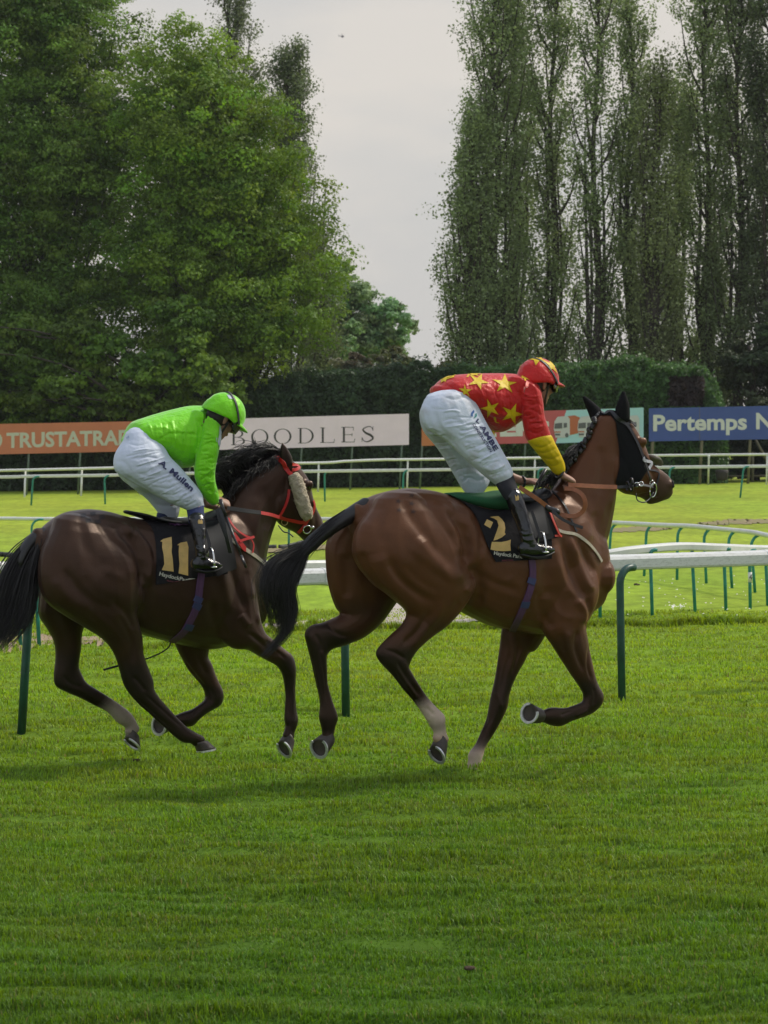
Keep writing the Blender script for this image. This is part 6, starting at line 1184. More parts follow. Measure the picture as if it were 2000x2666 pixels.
def head_local():
    """head in its own frame: x right, y forward, z up, centre of the skull at the origin, metres"""
    mb = MB(); A = lambda *v: np.array(v, float)
    def e(c, a, b, h): mb.add(*loft([(A(*c) - A(0, 0, h * .55), A(a * .9, 0, 0), A(0, b * .9, 0), (0, 0, 0)), (A(*c), A(a, 0, 0), A(0, b, 0), (0, 0, 0)), (A(*c) + A(0, 0, h * .55), A(a * .88, 0, 0), A(0, b * .88, 0), (0, 0, 0))], n=22, sub=3, cap=.32)[:2])
    e((0, -.012, .035), .074, .092, .085); e((0, .022, -.03), .060, .066, .07)
    mb.add(*loft([(A(0, .030, -.055), A(.054, 0, 0), A(0, .050, 0), (0, 0, 0)), (A(0, .042, -.085), A(.042, 0, 0), A(0, .040, 0), (0, 0, 0)), (A(0, .056, -.108), A(.024, 0, 0), A(0, .022, 0), (0, 0, 0))], n=18, sub=3, cap=.35)[:2])   # jaw and chin
    mb.add(*loft([(A(0, .086, .022), A(.008, 0, 0), A(0, .010, 0), (0, 0, 0)), (A(0, .098, -.002), A(.010, 0, 0), A(0, .012, 0), (0, 0, 0)), (A(0, .112, -.024), A(.014, 0, 0), A(0, .013, 0), (0, 0, 0)), (A(0, .098, -.034), A(.016, 0, 0), A(0, .010, 0), (0, 0, 0))], n=12, sub=3, cap=.3)[:2])  # nose
    mb.add(*loft([(A(-.045, .070, .030), A(0, .012, 0), A(0, 0, .009), (0, 0, 0)), (A(0, .084, .034), A(0, .012, 0), A(0, 0, .010), (0, 0, 0)), (A(.045, .070, .030), A(0, .012, 0), A(0, 0, .009), (0, 0, 0))], n=10, sub=3)[:2])  # brow
    for x in (-1, 1):
        mb.add(*loft([(A(x * .040, .066, -.020), A(.018, 0, 0), A(0, .014, 0), (0, 0, 0)), (A(x * .034, .072, -.038), A(.016, 0, 0), A(0, .012, 0), (0, 0, 0))], n=10, sub=2)[:2])  # cheek
        mb.add(*loft([(A(x * .074, -.004, -.028), A(.006, 0, 0), A(0, .010, 0), (0, 0, 0)), (A(x * .080, -.006, -.008), A(.007, 0, 0), A(0, .015, 0), (0, 0, 0)), (A(x * .083, -.010, .016), A(.007, 0, 0), A(0, .018, 0), (0, 0, 0))], n=10, sub=3, cap=.25)[:2])  # ear
    for z, y in ((-.058, .090), (-.068, .088)): mb.add(*loft([(A(-.020, y - .012, z), A(0, .007, 0), A(0, 0, .0045), (0, 0, 0)), (A(0, y, z), A(0, .009, 0), A(0, 0, .0055), (0, 0, 0)), (A(.020, y - .012, z), A(0, .007, 0), A(0, 0, .0045), (0, 0, 0))], n=9, sub=3)[:2])
    return mb

def placehead(mb, M, c, s=1.0):
    out = MB(); V = np.array(mb.V) * s; out.add(V @ M.T + c, mb.F); return out

def headframe(fwd, up):
    f = unit(fwd); r = unit(np.cross(f, up)); u = np.cross(r, f); return np.stack([r, f, u], 1)     # columns: right, forward, up

def helmet(M, c, m, parent, m_peak, name='helmet', s=1.0):
    A = lambda *v: np.array(v, float); V = []; K = 40; lv = 16; rgn = np.random.default_rng(2)
    for i in range(lv + 1):
        th = i / lv * math.radians(98); z = .030 + .122 * math.cos(th); r = math.sin(th)
        for k in range(K):
            a = 2 * math.pi * k / K; wr = 1 + .018 * math.sin(a * 7 + math.sin(i * .5) * 1.5) * r ** 2 + .010 * abs(math.sin(a * 6)) * r + (.012 if i >= lv - 2 else 0)
            V.append(A(.104 * math.cos(a) * r * wr, (.126 * math.sin(a) - .006) * r * wr if True else 0, z + (.010 * -math.sin(a) * r if i > lv - 4 else 0) - .034 * max(0, -math.sin(a)) * max(0, (i - lv + 6) / 6)))
    V = np.array(V) * s; F_ = [(i * K + k, i * K + (k + 1) % K, (i + 1) * K + (k + 1) % K, (i + 1) * K + k) for i in range(lv) for k in range(K)]
    n0 = len(V); V = np.vstack([V, V[lv * K:(lv + 1) * K] * (.93, .93, 1), V[(lv - 5) * K:(lv - 4) * K] * (.9, .9, .93)]); F_ += [(lv * K + k, lv * K + (k + 1) % K, n0 + (k + 1) % K, n0 + k) for k in range(K)] + [(n0 + k, n0 + (k + 1) % K, n0 + K + (k + 1) % K, n0 + K + k) for k in range(K)] + [tuple(range(n0 + K, n0 + 2 * K))]
    h = obj(name, V @ M.T + c, F_, m, parent)
    P = []; n = 18
    for side in (0, 1):
        for j in range(5):
            g = j / 4
            for i in range(n + 1):
                a = math.radians(28 + 124 * i / n); ro = 1 + g * .42 * max(0.0, math.sin((a - math.radians(28)) / math.radians(124) * math.pi)) ** .55
                P.append(A(.104 * math.cos(a) * (1 + .08 * g) * (1 if g == 0 else 1), .122 * math.sin(a) * ro, (.034 - .008 * g * g - .012 * (math.cos(a) ** 2) * g - side * .006)))
    P = np.array(P) * s; w_ = n + 1; F_ = []
    for sd_ in (0, 1):
        b = sd_ * 5 * w_
        for j in range(4):
            for i in range(n): q = (b + j * w_ + i, b + j * w_ + i + 1, b + (j + 1) * w_ + i + 1, b + (j + 1) * w_ + i); F_.append(q if sd_ == 0 else q[::-1])
    F_ += [(4 * w_ + i, 4 * w_ + i + 1, 9 * w_ + i + 1, 9 * w_ + i) for i in range(n)]
    obj('peak', P @ M.T + c, F_, m_peak, h)
    return h

def band(M, c, pts, wd, m, parent, name, th=.004, s=1.0):
    """strap over the helmet or face; pts in the head frame"""
    P = cr(np.array(pts, float) * s, 6); N_ = P - np.array((0, 0, .01)); Pw = P @ M.T + c; Nw = N_ @ M.T; return strap3(name, Pw, wd, m, parent, Nw, th)

def strap_path():
    out = []
    for a in np.radians(np.linspace(-6, 186, 15)):
        t = math.sin(a); y = .055 - .115 * t; k = math.sqrt(max(0.05, 1 - ((y + .006) / .126) ** 2)); out.append((.106 * math.cos(a) * k ** .5, y, .030 + .124 * t * k))
    return out

def star(c, r, rot=0, sq=1.0, ang=0.0, k=.36):
    P = []; r = r * 1.28
    for i in range(10):
        a = math.radians(rot + 36 * i); q = r * (1 if i % 2 == 0 else k); x, y = q * math.sin(a), -q * math.cos(a) * sq; ca, sa = math.cos(math.radians(ang)), math.sin(math.radians(ang)); P.append((c[0] + x * ca - y * sa, c[1] + x * sa + y * ca))
    return P

def stirrup(c, fwd, side, parent, m):
    mb = MB(); f = unit(fwd); sd = unit(side); up = np.array((0, 0, 1.)); P = [c + sd * .052 * math.cos(math.radians(a)) + up * (.115 * math.sin(math.radians(a))) for a in np.linspace(0, 180, 15)]
    mb.tube(P, .0065, 8); mb.add(*loft([(c - sd * .056, f * .020, up * .006, (0, 0, 0)), (c + sd * .056, f * .020, up * .006, (0, 0, 0))], n=10, sub=2)[:2]); return mb.build('stirrup', m, parent)

# ================= rider 2: red with yellow stars
J = F2.J
def rider2():
    root = empty('person', J((1145, 1060), 0), 'rider in red silks with yellow stars and white breeches crouching on the bay horse', 'person', 'jockeys')
    # breeches
    mb = MB(); C = lambda rows, **k: chain(F2, mb, rows, **k)
    C([((1112, 1030), (1208, 1018), 0, .13), ((1106, 1048), (1215, 1034), 0, .145), ((1104, 1080), (1222, 1070), 0, .155), ((1120, 1120), (1225, 1105), 0, .13)], n=22, cap=.1)
    C([((1104, 1042), (1214, 1016), -.078, .088), ((1096, 1068), (1240, 1047), -.095, .098), ((1108, 1112), (1262, 1090), -.115, .096), ((1160, 1148), (1286, 1132), -.135, .088), ((1196, 1182), (1308, 1172), -.155, .080), ((1236, 1218), (1328, 1208), -.17, .074), ((1266, 1244), (1336, 1228), -.178, .066), ((1288, 1262), (1334, 1236), -.18, .056)], cap=.2)
    C([((1104, 1046), (1205, 1026), .078, .088), ((1092, 1078), (1200, 1055), .095, .098), ((1100, 1120), (1215, 1098), .12, .095), ((1132, 1160), (1225, 1138), .14, .086), ((1160, 1200), (1250, 1180), .155, .078), ((1182, 1238), (1266, 1216), .165, .072), ((1200, 1268), (1276, 1250), .17, .066), ((1212, 1285), (1262, 1278), .17, .05)])
    G = [([(1175, 1090), (1215, 1105), (1260, 1100)], 4, -.006), ([(1178, 1110), (1215, 1122), (1262, 1116)], 3.5, -.005), ([(1190, 1130), (1225, 1140), (1270, 1134)], 4, -.006), ([(1205, 1150), (1245, 1158), (1290, 1150)], 3.5, -.005), ([(1212, 1168), (1250, 1178), (1300, 1166)], 4, -.006), ([(1225, 1190), (1265, 1198), (1308, 1186)], 4, -.006),
         ([(1245, 1212), (1280, 1222), (1322, 1205)], 4.5, .006), ([(1262, 1232), (1295, 1238), (1330, 1220)], 4, -.006), ([(1150, 1030), (1185, 1040), (1215, 1028)], 4, -.005), ([(1130, 1068), (1150, 1120), (1190, 1160)], 8, -.010), ([(1110, 1050), (1125, 1062), (1150, 1068)], 4, -.003), ([(1208, 1190), (1230, 1225), (1262, 1245)], 6, .008), ([(1165, 1150), (1195, 1195), (1215, 1240)], 9, .006), ([(1160, 1015), (1200, 1025), (1225, 1045)], 3, -.004), ([(1215, 1245), (1245, 1252), (1270, 1240)], 4, -.006), ([(1205, 1215), (1240, 1220)], 4, -.005)]
    G += creases([(1110, 1060), (1150, 1120), (1190, 1170), (1240, 1225), (1275, 1250)], [(1225, 1060), (1262, 1100), (1290, 1142), (1314, 1185), (1334, 1222)], 26, 5) + creases([(1098, 1110), (1130, 1165), (1170, 1225), (1200, 1265)], [(1150, 1110), (1190, 1160), (1228, 1212), (1262, 1255)], 14, 6)
    br, bb = skinpart(mb, 'breeches', m_nylon2, root, .0052, 2, G, .6)
    kw = dict(bvh=bb, parent=br, off=.0035, D=17.7); q = 5.53; Zb = lambda P: [(1150 + a / q, 1050 + b / q) for a, b in P]
    textdecal('lettering', 'L', Zb([(490, 262)])[0], Zb([(540, 296)])[0], 10.5, m=m_navyprint, bold=.04, fit=True, **kw); textdecal('lettering', 'AMBE', Zb([(545, 330)])[0], Zb([(765, 690)])[0], 12.5, m=m_navyprint, bold=.035, fit=True, **kw)
    textdecal('lettering', 'CONSTRUCTION', Zb([(440, 300)])[0], Zb([(705, 705)])[0], 7.2, m=m_navyprint, bold=.03, fit=True, **kw)
    polydecal('emblem', Zb([(425, 130), (462, 92), (468, 130), (445, 155), (445, 195), (418, 185)]), m=m_blueprint, step=3, **kw); polydecal('emblem', Zb([(478, 150), (500, 145), (505, 185), (475, 212), (460, 200), (485, 178)]), m=m_tealprint, step=3, **kw)
    # silks
    mb = MB(); C = lambda rows, **k: chain(F2, mb, rows, **k)
    C([((1133, 1001), (1165, 1045), 0, .115), ((1144, 990), (1184, 1060), 0, .145), ((1156, 982), (1205, 1068), 0, .16), ((1185, 975), (1235, 1078), 0, .168), ((1235, 972), (1262, 1104), 0, .18), ((1285, 971), (1300, 1126), 0, .185), ((1325, 972), (1335, 1108), 0, .18), ((1358, 976), (1368, 1080), 0, .155), ((1380, 982), (1390, 1056), 0, .105), ((1393, 994), (1404, 1044), 0, .068)], n=26)
    C([((1330, 978), (1352, 1060), -.12, .075), ((1352, 988), (1400, 1018), -.165, .07), ((1355, 1048), (1413, 1040), -.185, .062), ((1361, 1100), (1418, 1082), -.185, .060), ((1368, 1138), (1430, 1118), -.18, .060), ((1374, 1150), (1434, 1130), -.178, .058)])
    C([((1330, 985), (1350, 1050), .12, .075), ((1320, 1010), (1375, 1030), .17, .068), ((1285, 1065), (1340, 1075), .20, .06), ((1244, 1115), (1290, 1122), .21, .048)])
    G = [([(1330, 1000), (1352, 1060), (1358, 1120)], 6, -.008), ([(1385, 990), (1400, 1030), (1408, 1080)], 3.5, .005), ([(1388, 1040), (1400, 1050), (1414, 1062)], 3, -.005), ([(1380, 1062), (1396, 1072), (1412, 1082)], 3, -.005), ([(1375, 1085), (1392, 1098), (1415, 1105)], 3, -.005), ([(1240, 1030), (1280, 1060), (1340, 1075)], 7, -.008), ([(1250, 1070), (1280, 1090), (1330, 1095)], 6, -.007), ([(1200, 1010), (1230, 1050), (1245, 1080)], 6, -.006),
         ([(1150, 985), (1220, 990), (1300, 985)], 5, -.004), ([(1370, 1120), (1395, 1128), (1420, 1118)], 3, -.005), ([(1290, 1000), (1320, 1020), (1340, 1050)], 6, .006)]
    G += creases([(1150, 990), (1220, 985), (1290, 985), (1330, 1000)], [(1215, 1060), (1255, 1095), (1300, 1120), (1345, 1080)], 14, 8, .9) + creases([(1352, 1020), (1358, 1070), (1366, 1120)], [(1400, 1025), (1413, 1070), (1424, 1115)], 12, 9, 1.3)
    sk, sb = skinpart(mb, 'silks', m_rsilk, root, .006, 2, G)
    for c, r, rot, sq, ang, in (((1245, 993), 23, 10, .75, 15), ((1314, 1000), 27, -8, .75, 12), ((1158, 981), 26, 40, .45, -18), ((1277, 1063), 21, 20, .95, 35), ((1333, 1077), 24, 15, .95, 5), ((1288, 1128), 13, 0, .8, -20), ((1366, 984), 12, 10, .5, 30), ((1212, 1018), 15, 30, .8, 40), ((1235, 975), 16, 0, .3, 0)):
        polydecal('star', star(c, r, rot, sq, ang), sb, m_ysilk, sk, off=.0035, D=17.8, step=4)
    mb = MB(); C = lambda rows, **k: chain(F2, mb, rows, **k)
    C([((1372, 1148), (1437, 1134), -.18, .062), ((1388, 1168), (1448, 1158), -.17, .060), ((1408, 1192), (1459, 1180), -.155, .055), ((1428, 1216), (1469, 1202), -.14, .046), ((1441, 1232), (1472, 1216), -.13, .037)])
    G = [([(1385, 1160), (1410, 1166), (1440, 1150)], 3.5, -.006), ([(1395, 1178), (1420, 1180), (1450, 1166)], 3.5, -.006), ([(1412, 1192), (1435, 1196), (1460, 1184)], 3.5, -.006), ([(1425, 1212), (1445, 1214), (1466, 1202)], 3, -.005), ([(1420, 1150), (1436, 1180), (1456, 1205)], 4, .006)]
    skinpart(mb, 'sleeve', m_ysilk, sk, .007, 3, G)
    mb = MB(); chain(F2, mb, [((1244, 1117), (1289, 1124), .21, .046), ((1246, 1150), (1286, 1160), .20, .044), ((1262, 1190), (1298, 1200), .18, .040), ((1288, 1218), (1316, 1228), .165, .036)]); skinpart(mb, 'sleeve', m_ysilk, sk, .007, 3)
    # legs below the knee
    mb = MB(); chain(F2, mb, [((1286, 1250), (1337, 1236), -.18, .053), ((1296, 1272), (1345, 1262), -.215, .054), ((1312, 1298), (1358, 1290), -.245, .05)]); skinpart(mb, 'sock', m_bsock, root, .007, 3)
    mb = MB(); chain(F2, mb, [((1215, 1262), (1268, 1258), .17, .05), ((1210, 1290), (1258, 1290), .185, .052), ((1215, 1330), (1262, 1330), .20, .05), ((1240, 1380), (1280, 1376), .22, .036)]); skinpart(mb, 'sock', m_bsock, root, .007, 3)
    mb = MB(); chain(F2, mb, [((1312, 1292), (1357, 1280), -.245, .056), ((1326, 1326), (1370, 1316), -.27, .055), ((1342, 1362), (1380, 1352), -.295, .047), ((1352, 1392), (1388, 1382), -.325, .040), ((1356, 1410), (1392, 1398), -.325, .041), ((1360, 1426), (1398, 1412), -.325, .042)])
    chain(F2, mb, [((1360, 1412), (1362, 1448), -.325, .036), ((1378, 1410), (1382, 1452), -.325, .042), ((1400, 1414), (1408, 1450), -.325, .044), ((1424, 1418), (1430, 1443), -.325, .038), ((1438, 1424), (1440, 1438), -.322, .026)])
    G = [([(1336, 1300), (1350, 1345), (1366, 1380)], 3, .005), ([(1345, 1375), (1365, 1385), (1388, 1380)], 3, -.006), ([(1350, 1390), (1370, 1398), (1392, 1392)], 3, -.006), ([(1357, 1402), (1375, 1408), (1396, 1402)], 3, .005)]
    bt, btb = skinpart(mb, 'boot', m_patent, root, .0065, 3, G); polydecal('crest', [(1341, 1288), (1345, 1294), (1348, 1289), (1351, 1294), (1351, 1302), (1343, 1304)], btb, m_gold, bt, off=.003, D=17.7, step=3)
    V, F_, _ = F2.loft([((1358, 1440), (1360, 1450), -.325, .032), ((1385, 1446), (1388, 1455), -.325, .042), ((1415, 1442), (1418, 1450), -.325, .042), ((1438, 1434), (1440, 1440), -.322, .026)], (0, 0, 0), n=14); obj('sole', V, F_, m_mattboot, bt)
    mb = MB(); chain(F2, mb, [((1235, 1330), (1275, 1328), .21, .046), ((1262, 1400), (1295, 1395), .235, .038), ((1275, 1425), (1312, 1412), .24, .04), ((1300, 1415), (1310, 1440), .24, .04), ((1345, 1420), (1350, 1436), .24, .03)]); skinpart(mb, 'boot', m_patent, root, .008, 3)
    # body: head, neck, trunk, arms and hands as one skin
    mb = MB(); A2 = lambda p, v: J(p, v)
    hc = at(1400, 1003, 18.10); M = headframe((.80, .55, -.17), (.14, .1, .97)); hp = placehead(head_local(), M, hc, .96); mb.add(hp.V, hp.F)
    mb.add(*limb([hc + M @ np.array((0, -.03, -.06)), hc + M @ np.array((0, -.06, -.12)), J((1362, 1028), 0), J((1300, 1045), 0), J((1230, 1035), 0), J((1165, 1060), 0)], [.052, .055, .09, .11, .10, .09], n=18, flat=.9))
    hw = A2((1464, 1238), -.125); mb.add(*limb([J((1350, 1020), -.10), J((1378, 1030), -.17), J((1402, 1140), -.178), J((1432, 1182), -.155), hw + (-.02, -.0, .035), hw], [.045, .034, .030, .028, .026, .024], n=14))
    hand(mb, hw, F2.U * .85 + F2.V * .1 + np.array((0, 0, -.30)), (-.15, .35, -1), (-.2, 1, .15) , curl=1.0, s=1.0)
    hf = A2((1368, 1254), .13); mb.add(*limb([J((1345, 1020), .10), J((1335, 1040), .17), J((1264, 1140), .21), J((1280, 1198), .18), J((1325, 1238), .15), hf], [.045, .036, .032, .032, .028, .024], n=14))
    hand(mb, hf, F2.U * .95 + np.array((0, 0, .03)), F2.V * .1 + np.array((0, 0, -1.)), -F2.V, curl=.35, s=1.05)
    mb.add(*limb([J((1165, 1070), -.08), J((1230, 1130), -.13), J((1308, 1232), -.175), J((1347, 1312), -.26), J((1368, 1400), -.322)], [.08, .07, .045, .030, .022], n=14)); mb.add(*limb([J((1165, 1070), .08), J((1190, 1160), .14), J((1235, 1255), .165), J((1240, 1330), .20), J((1278, 1405), .235)], [.08, .07, .05, .042, .03], n=14))
    V, F_, _ = fuse(mb, .0048, 3); body = obj('body', V, F_, m_skin, root)
    for x in (-1, 1): e = hc + M @ (np.array((x * .031, .076, .008)) * .96); obj('eye', *limb([e - M[:, 1] * .006, e + M[:, 1] * .006], [.010, .010], n=10, sub=2), m_eye, body)
    obj('hair', *(lambda q: (np.array(q.V), q.F))(placehead((lambda b: b.add(*loft([(np.array((0, -.030, -.055)), np.array((.055, 0, 0)), np.array((0, .055, 0)), (0, 0, 0)), (np.array((0, -.026, -.02)), np.array((.075, 0, 0)), np.array((0, .078, 0)), (0, 0, 0)), (np.array((0, -.014, .03)), np.array((.080, 0, 0)), np.array((0, .092, 0)), (0, 0, 0))], n=20)[:2]))(MB()), M, hc, .97)), m_brownhair, root)
    h = helmet(M, hc, m_rsilk, root, m_rsilk, s=1.07); hb = bvh_of(h)
    for c, r, rot, sq, ang in (((1398, 934), 26, 180, .55, 10), ((1436, 952), 20, 160, .6, 55), ((1352, 948), 12, 0, .8, -60)): polydecal('star', star(c, r, rot, sq, ang), hb, m_ysilk, h, off=.003, D=18.1, step=3)
    gs = strap_path()
    band(M, hc, [(x * 1.05, y * 1.04, z * 1.05) for x, y, z in gs], .016, m_brein, h, 'goggle_strap')
    band(M, hc, [(.100, .045, .02), (.086, .075, -.002), (.060, .098, -.004), (.0, .110, .0), (-.060, .098, -.004), (-.086, .075, -.002), (-.100, .045, .02)], .044, m_gogg, h, 'goggles', th=.008, s=.98)
    band(M, hc, [(.090, .01, .0), (.080, .015, -.04), (.060, .025, -.085), (.03, .050, -.112), (0, .060, -.120), (-.03, .050, -.112), (-.060, .025, -.085), (-.080, .015, -.04), (-.090, .01, .0)], .012, m_brein, h, 'chin_strap', s=.98)
    obj('button', *limb([hc + M @ np.array((0, .128, .045)), hc + M @ np.array((0, .140, .045))], [.013, .011], n=12, sub=2), m_rsilk, h)
    for wr, dr in ((hw - unit(F2.U) * .018 + (0, 0, .012), F2.U * .8 + np.array((0, 0, -.5))), (hf - F2.U * .02, F2.U)): obj('wrist_band', *ring(wr, dr, .030, .008, 18, 6), m_blk, root)
    stirrup(J((1410, 1437), -.325), F2.U, F2.V, sd2, m_chrome); stirrup(J((1318, 1424), .24), F2.U, F2.V, sd2, m_chrome)
    strap3('stirrup_leather', cr(np.array([J((1385, 1330), -.29), J((1398, 1370), -.31), J((1408, 1400), -.325)]), 4), .018, m_blk, sd2, th=.004)
    w_ = empty('riding_whip', hf, 'short black whip in the far hand of the rider in red', 'whip', 'riding whips'); a, b = at(1404, 1252, 18.1), at(1422, 1222, 18.12); d = b - a
    obj('handle', *tube([a - d * .3, a, b], [.011, .011, .012], 10), m_blk, w_); obj('shaft', *tube([a - d * .3, a - d * 1.2 + (0, .05, -.02), a - d * 4 + (0, .15, .02)], [.007, .006, .004], 8), m_blk, w_)
    return root
rider2()

# ================= rider 1: lime green
J = F1.J
def rider1():
    root = empty('person', J((350, 1190), 0), 'rider in lime green silks and helmet crouching on the dark horse', 'person', 'jockeys')
    mb = MB(); C = lambda rows, **k: chain(F1, mb, rows, **k)
    C([((322, 1142), (392, 1132), 0, .10), ((306, 1172), (420, 1158), 0, .145), ((300, 1210), (430, 1196), 0, .155), ((318, 1246), (436, 1228), 0, .13)], n=22)
    C([((318, 1148), (400, 1132), -.07, .085), ((296, 1185), (428, 1160), -.095, .10), ((298, 1226), (446, 1190), -.115, .10), ((340, 1256), (468, 1212), -.135, .09), ((390, 1282), (494, 1242), -.155, .080), ((436, 1308), (516, 1268), -.17, .072), ((470, 1322), (529, 1290), -.178, .064), ((488, 1330), (530, 1304), -.18, .052)])
    C([((318, 1150), (395, 1140), .07, .085), ((297, 1195), (410, 1170), .095, .10), ((308, 1240), (425, 1215), .12, .095), ((345, 1272), (450, 1248), .145, .085), ((378, 1298), (465, 1272), .16, .075), ((402, 1325), (470, 1308), .17, .064), ((415, 1342), (468, 1332), .17, .052)])
    G = [([(345, 1195), (385, 1190), (420, 1196)], 3.5, -.006), ([(345, 1215), (380, 1212), (410, 1205)], 3, -.005), ([(352, 1232), (400, 1240), (450, 1225)], 3.5, -.006), ([(370, 1250), (420, 1258), (470, 1240)], 3.5, -.005), ([(390, 1265), (440, 1272), (485, 1258)], 3.5, -.006), ([(410, 1285), (455, 1288), (500, 1270)], 3.5, -.006),
         ([(430, 1300), (470, 1300), (515, 1280)], 3.5, .006), ([(300, 1200), (325, 1205), (345, 1230)], 5, -.005), ([(330, 1240), (360, 1262), (420, 1300)], 7, -.010), ([(335, 1155), (360, 1160), (390, 1152)], 3, -.004), ([(400, 1310), (430, 1318), (470, 1312)], 4, -.007), ([(460, 1312), (475, 1325), (485, 1316)], 3, .006), ([(395, 1278), (405, 1285), (412, 1295)], 4, .008)]
    G += creases([(300, 1180), (330, 1235), (380, 1270), (430, 1305), (480, 1325)], [(420, 1160), (450, 1195), (485, 1228), (510, 1262), (528, 1300)], 28, 7)
    br, bb = skinpart(mb, 'breeches', m_nylon, root, .0052, 2, G, .6); kw = dict(bvh=bb, parent=br, off=.007, D=18.3)
    q = 4.1475; Zc = lambda P: [(280 + a / q, 1000 + b / q) for a, b in P]
    textdecal('lettering', 'A. Mullen', Zc([(545, 855)])[0], Zc([(905, 1160)])[0], 14.5, m=m_navyprint, bold=.035, bend=1.5, fit=True, **kw)
    textdecal('lettering', 'AF', Zc([(215, 600)])[0], Zc([(245, 575)])[0], 4, m=m_blueprint, **kw)
    mb = MB(); C = lambda rows, **k: chain(F1, mb, rows, **k)
    C([((320, 1134), (362, 1160), 0, .12), ((336, 1100), (392, 1172), 0, .15), ((372, 1086), (424, 1186), 0, .17), ((415, 1074), (448, 1206), 0, .18), ((455, 1064), (478, 1219), 0, .19), ((495, 1056), (508, 1210), 0, .19), ((528, 1056), (540, 1190), 0, .165), ((550, 1061), (558, 1152), 0, .125), ((566, 1074), (576, 1138), 0, .080)], n=26)
    C([((505, 1065), (525, 1150), -.12, .08), ((520, 1078), (572, 1108), -.17, .075), ((516, 1150), (577, 1140), -.195, .068), ((508, 1195), (570, 1180), -.20, .063), ((505, 1235), (562, 1222), -.195, .058), ((512, 1262), (562, 1252), -.18, .054), ((526, 1290), (568, 1276), -.16, .048), ((542, 1310), (572, 1296), -.145, .038)])
    C([((505, 1070), (525, 1140), .12, .08), ((500, 1090), (552, 1110), .17, .07), ((495, 1160), (545, 1160), .20, .058), ((503, 1215), (550, 1215), .20, .05), ((512, 1262), (548, 1258), .17, .045), ((526, 1298), (552, 1290), .14, .038)])
    G = [([(430, 1130), (470, 1128), (520, 1132)], 3.5, -.008), ([(445, 1122), (452, 1130)], 3, .005), ([(478, 1120), (486, 1132)], 3, .006), ([(500, 1118), (510, 1132)], 3, .006), ([(408, 1148), (425, 1138), (440, 1130)], 3, -.006), ([(425, 1188), (440, 1175), (452, 1160)], 4, -.006), ([(525, 1085), (522, 1130), (512, 1180)], 6, -.010), ([(470, 1150), (480, 1180), (470, 1210)], 6, .008),
         ([(380, 1110), (420, 1112), (455, 1122)], 5, .005), ([(540, 1200), (552, 1206), (560, 1202)], 2.5, -.006), ([(538, 1215), (550, 1222), (560, 1218)], 2.5, .006), ([(535, 1235), (548, 1240), (562, 1234)], 2.5, -.006), ([(535, 1250), (552, 1256), (562, 1250)], 2.5, .006), ([(540, 1275), (555, 1285), (568, 1280)], 2.5, -.006), ([(548, 1120), (565, 1150), (560, 1190)], 4, .006), ([(515, 1230), (530, 1260), (550, 1290)], 4, .005)]
    G += creases([(350, 1100), (420, 1080), (480, 1068), (520, 1075)], [(395, 1165), (440, 1200), (480, 1215), (515, 1190)], 14, 10, .9) + creases([(520, 1120), (510, 1190), (515, 1250), (540, 1300)], [(575, 1130), (565, 1185), (560, 1240), (570, 1290)], 16, 11, 1.4)
    sk, sb = skinpart(mb, 'silks', m_gsilk, root, .006, 2, G)
    polydecal('panel', [(571, 1108), (577, 1126), (577, 1150), (570, 1165), (566, 1150), (570, 1130)], sb, m_grey, sk, off=.003, D=18.4, step=4)
    mb = MB(); chain(F1, mb, [((484, 1326), (532, 1312), -.18, .052), ((487, 1342), (533, 1338), -.215, .051), ((490, 1362), (534, 1358), -.245, .048)]); skinpart(mb, 'sock', m_navy, root, .007, 3)
    mb = MB(); chain(F1, mb, [((412, 1328), (462, 1328), .17, .05), ((406, 1348), (452, 1350), .185, .05), ((420, 1400), (460, 1400), .21, .045)]); skinpart(mb, 'sock', m_navy, root, .007, 3)
    mb = MB(); chain(F1, mb, [((489, 1352), (535, 1348), -.245, .055), ((495, 1382), (537, 1380), -.27, .054), ((503, 1412), (537, 1410), -.295, .046), ((507, 1435), (538, 1433), -.325, .041), ((508, 1455), (542, 1448), -.325, .042)])
    chain(F1, mb, [((508, 1452), (512, 1486), -.325, .036), ((526, 1448), (532, 1489), -.325, .042), ((546, 1453), (554, 1486), -.325, .043), ((566, 1462), (570, 1478), -.325, .034), ((575, 1467), (577, 1474), -.322, .022)])
    G = [([(515, 1395), (530, 1405), (537, 1398)], 3, -.005), ([(505, 1415), (520, 1420), (537, 1416)], 2.5, -.006), ([(506, 1425), (520, 1430), (538, 1426)], 2.5, .006), ([(507, 1436), (522, 1442), (538, 1438)], 2.5, -.006), ([(522, 1450), (534, 1446), (544, 1452)], 2.5, -.005), ([(518, 1370), (530, 1380), (536, 1370)], 4, .004)]
    bt, btb = skinpart(mb, 'boot', m_patent, root, .0065, 3, G); polydecal('crest', [(515, 1357), (518, 1352), (521, 1356), (524, 1352), (527, 1357), (527, 1364), (516, 1364)], btb, m_gold, bt, off=.003, D=18.3, step=3)
    V, F_, _ = F1.loft([((508, 1480), (510, 1488), -.325, .032), ((530, 1484), (533, 1492), -.325, .042), ((555, 1481), (558, 1487), -.325, .042), ((574, 1474), (576, 1478), -.322, .024)], (0, 0, 0), n=14); obj('sole', V, F_, m_mattboot, bt)
    mb = MB(); chain(F1, mb, [((420, 1395), (460, 1395), .21, .046), ((440, 1440), (475, 1436), .235, .038), ((450, 1465), (485, 1452), .24, .04), ((478, 1452), (488, 1478), .24, .04), ((520, 1460), (524, 1474), .24, .03)]); skinpart(mb, 'boot', m_patent, root, .008, 3)
    mb = MB(); hc = at(577, 1091, 18.60); M = headframe((.72, .42, -.55), (.48, .12, .86)); hp = placehead(head_local(), M, hc, .96); mb.add(hp.V, hp.F)
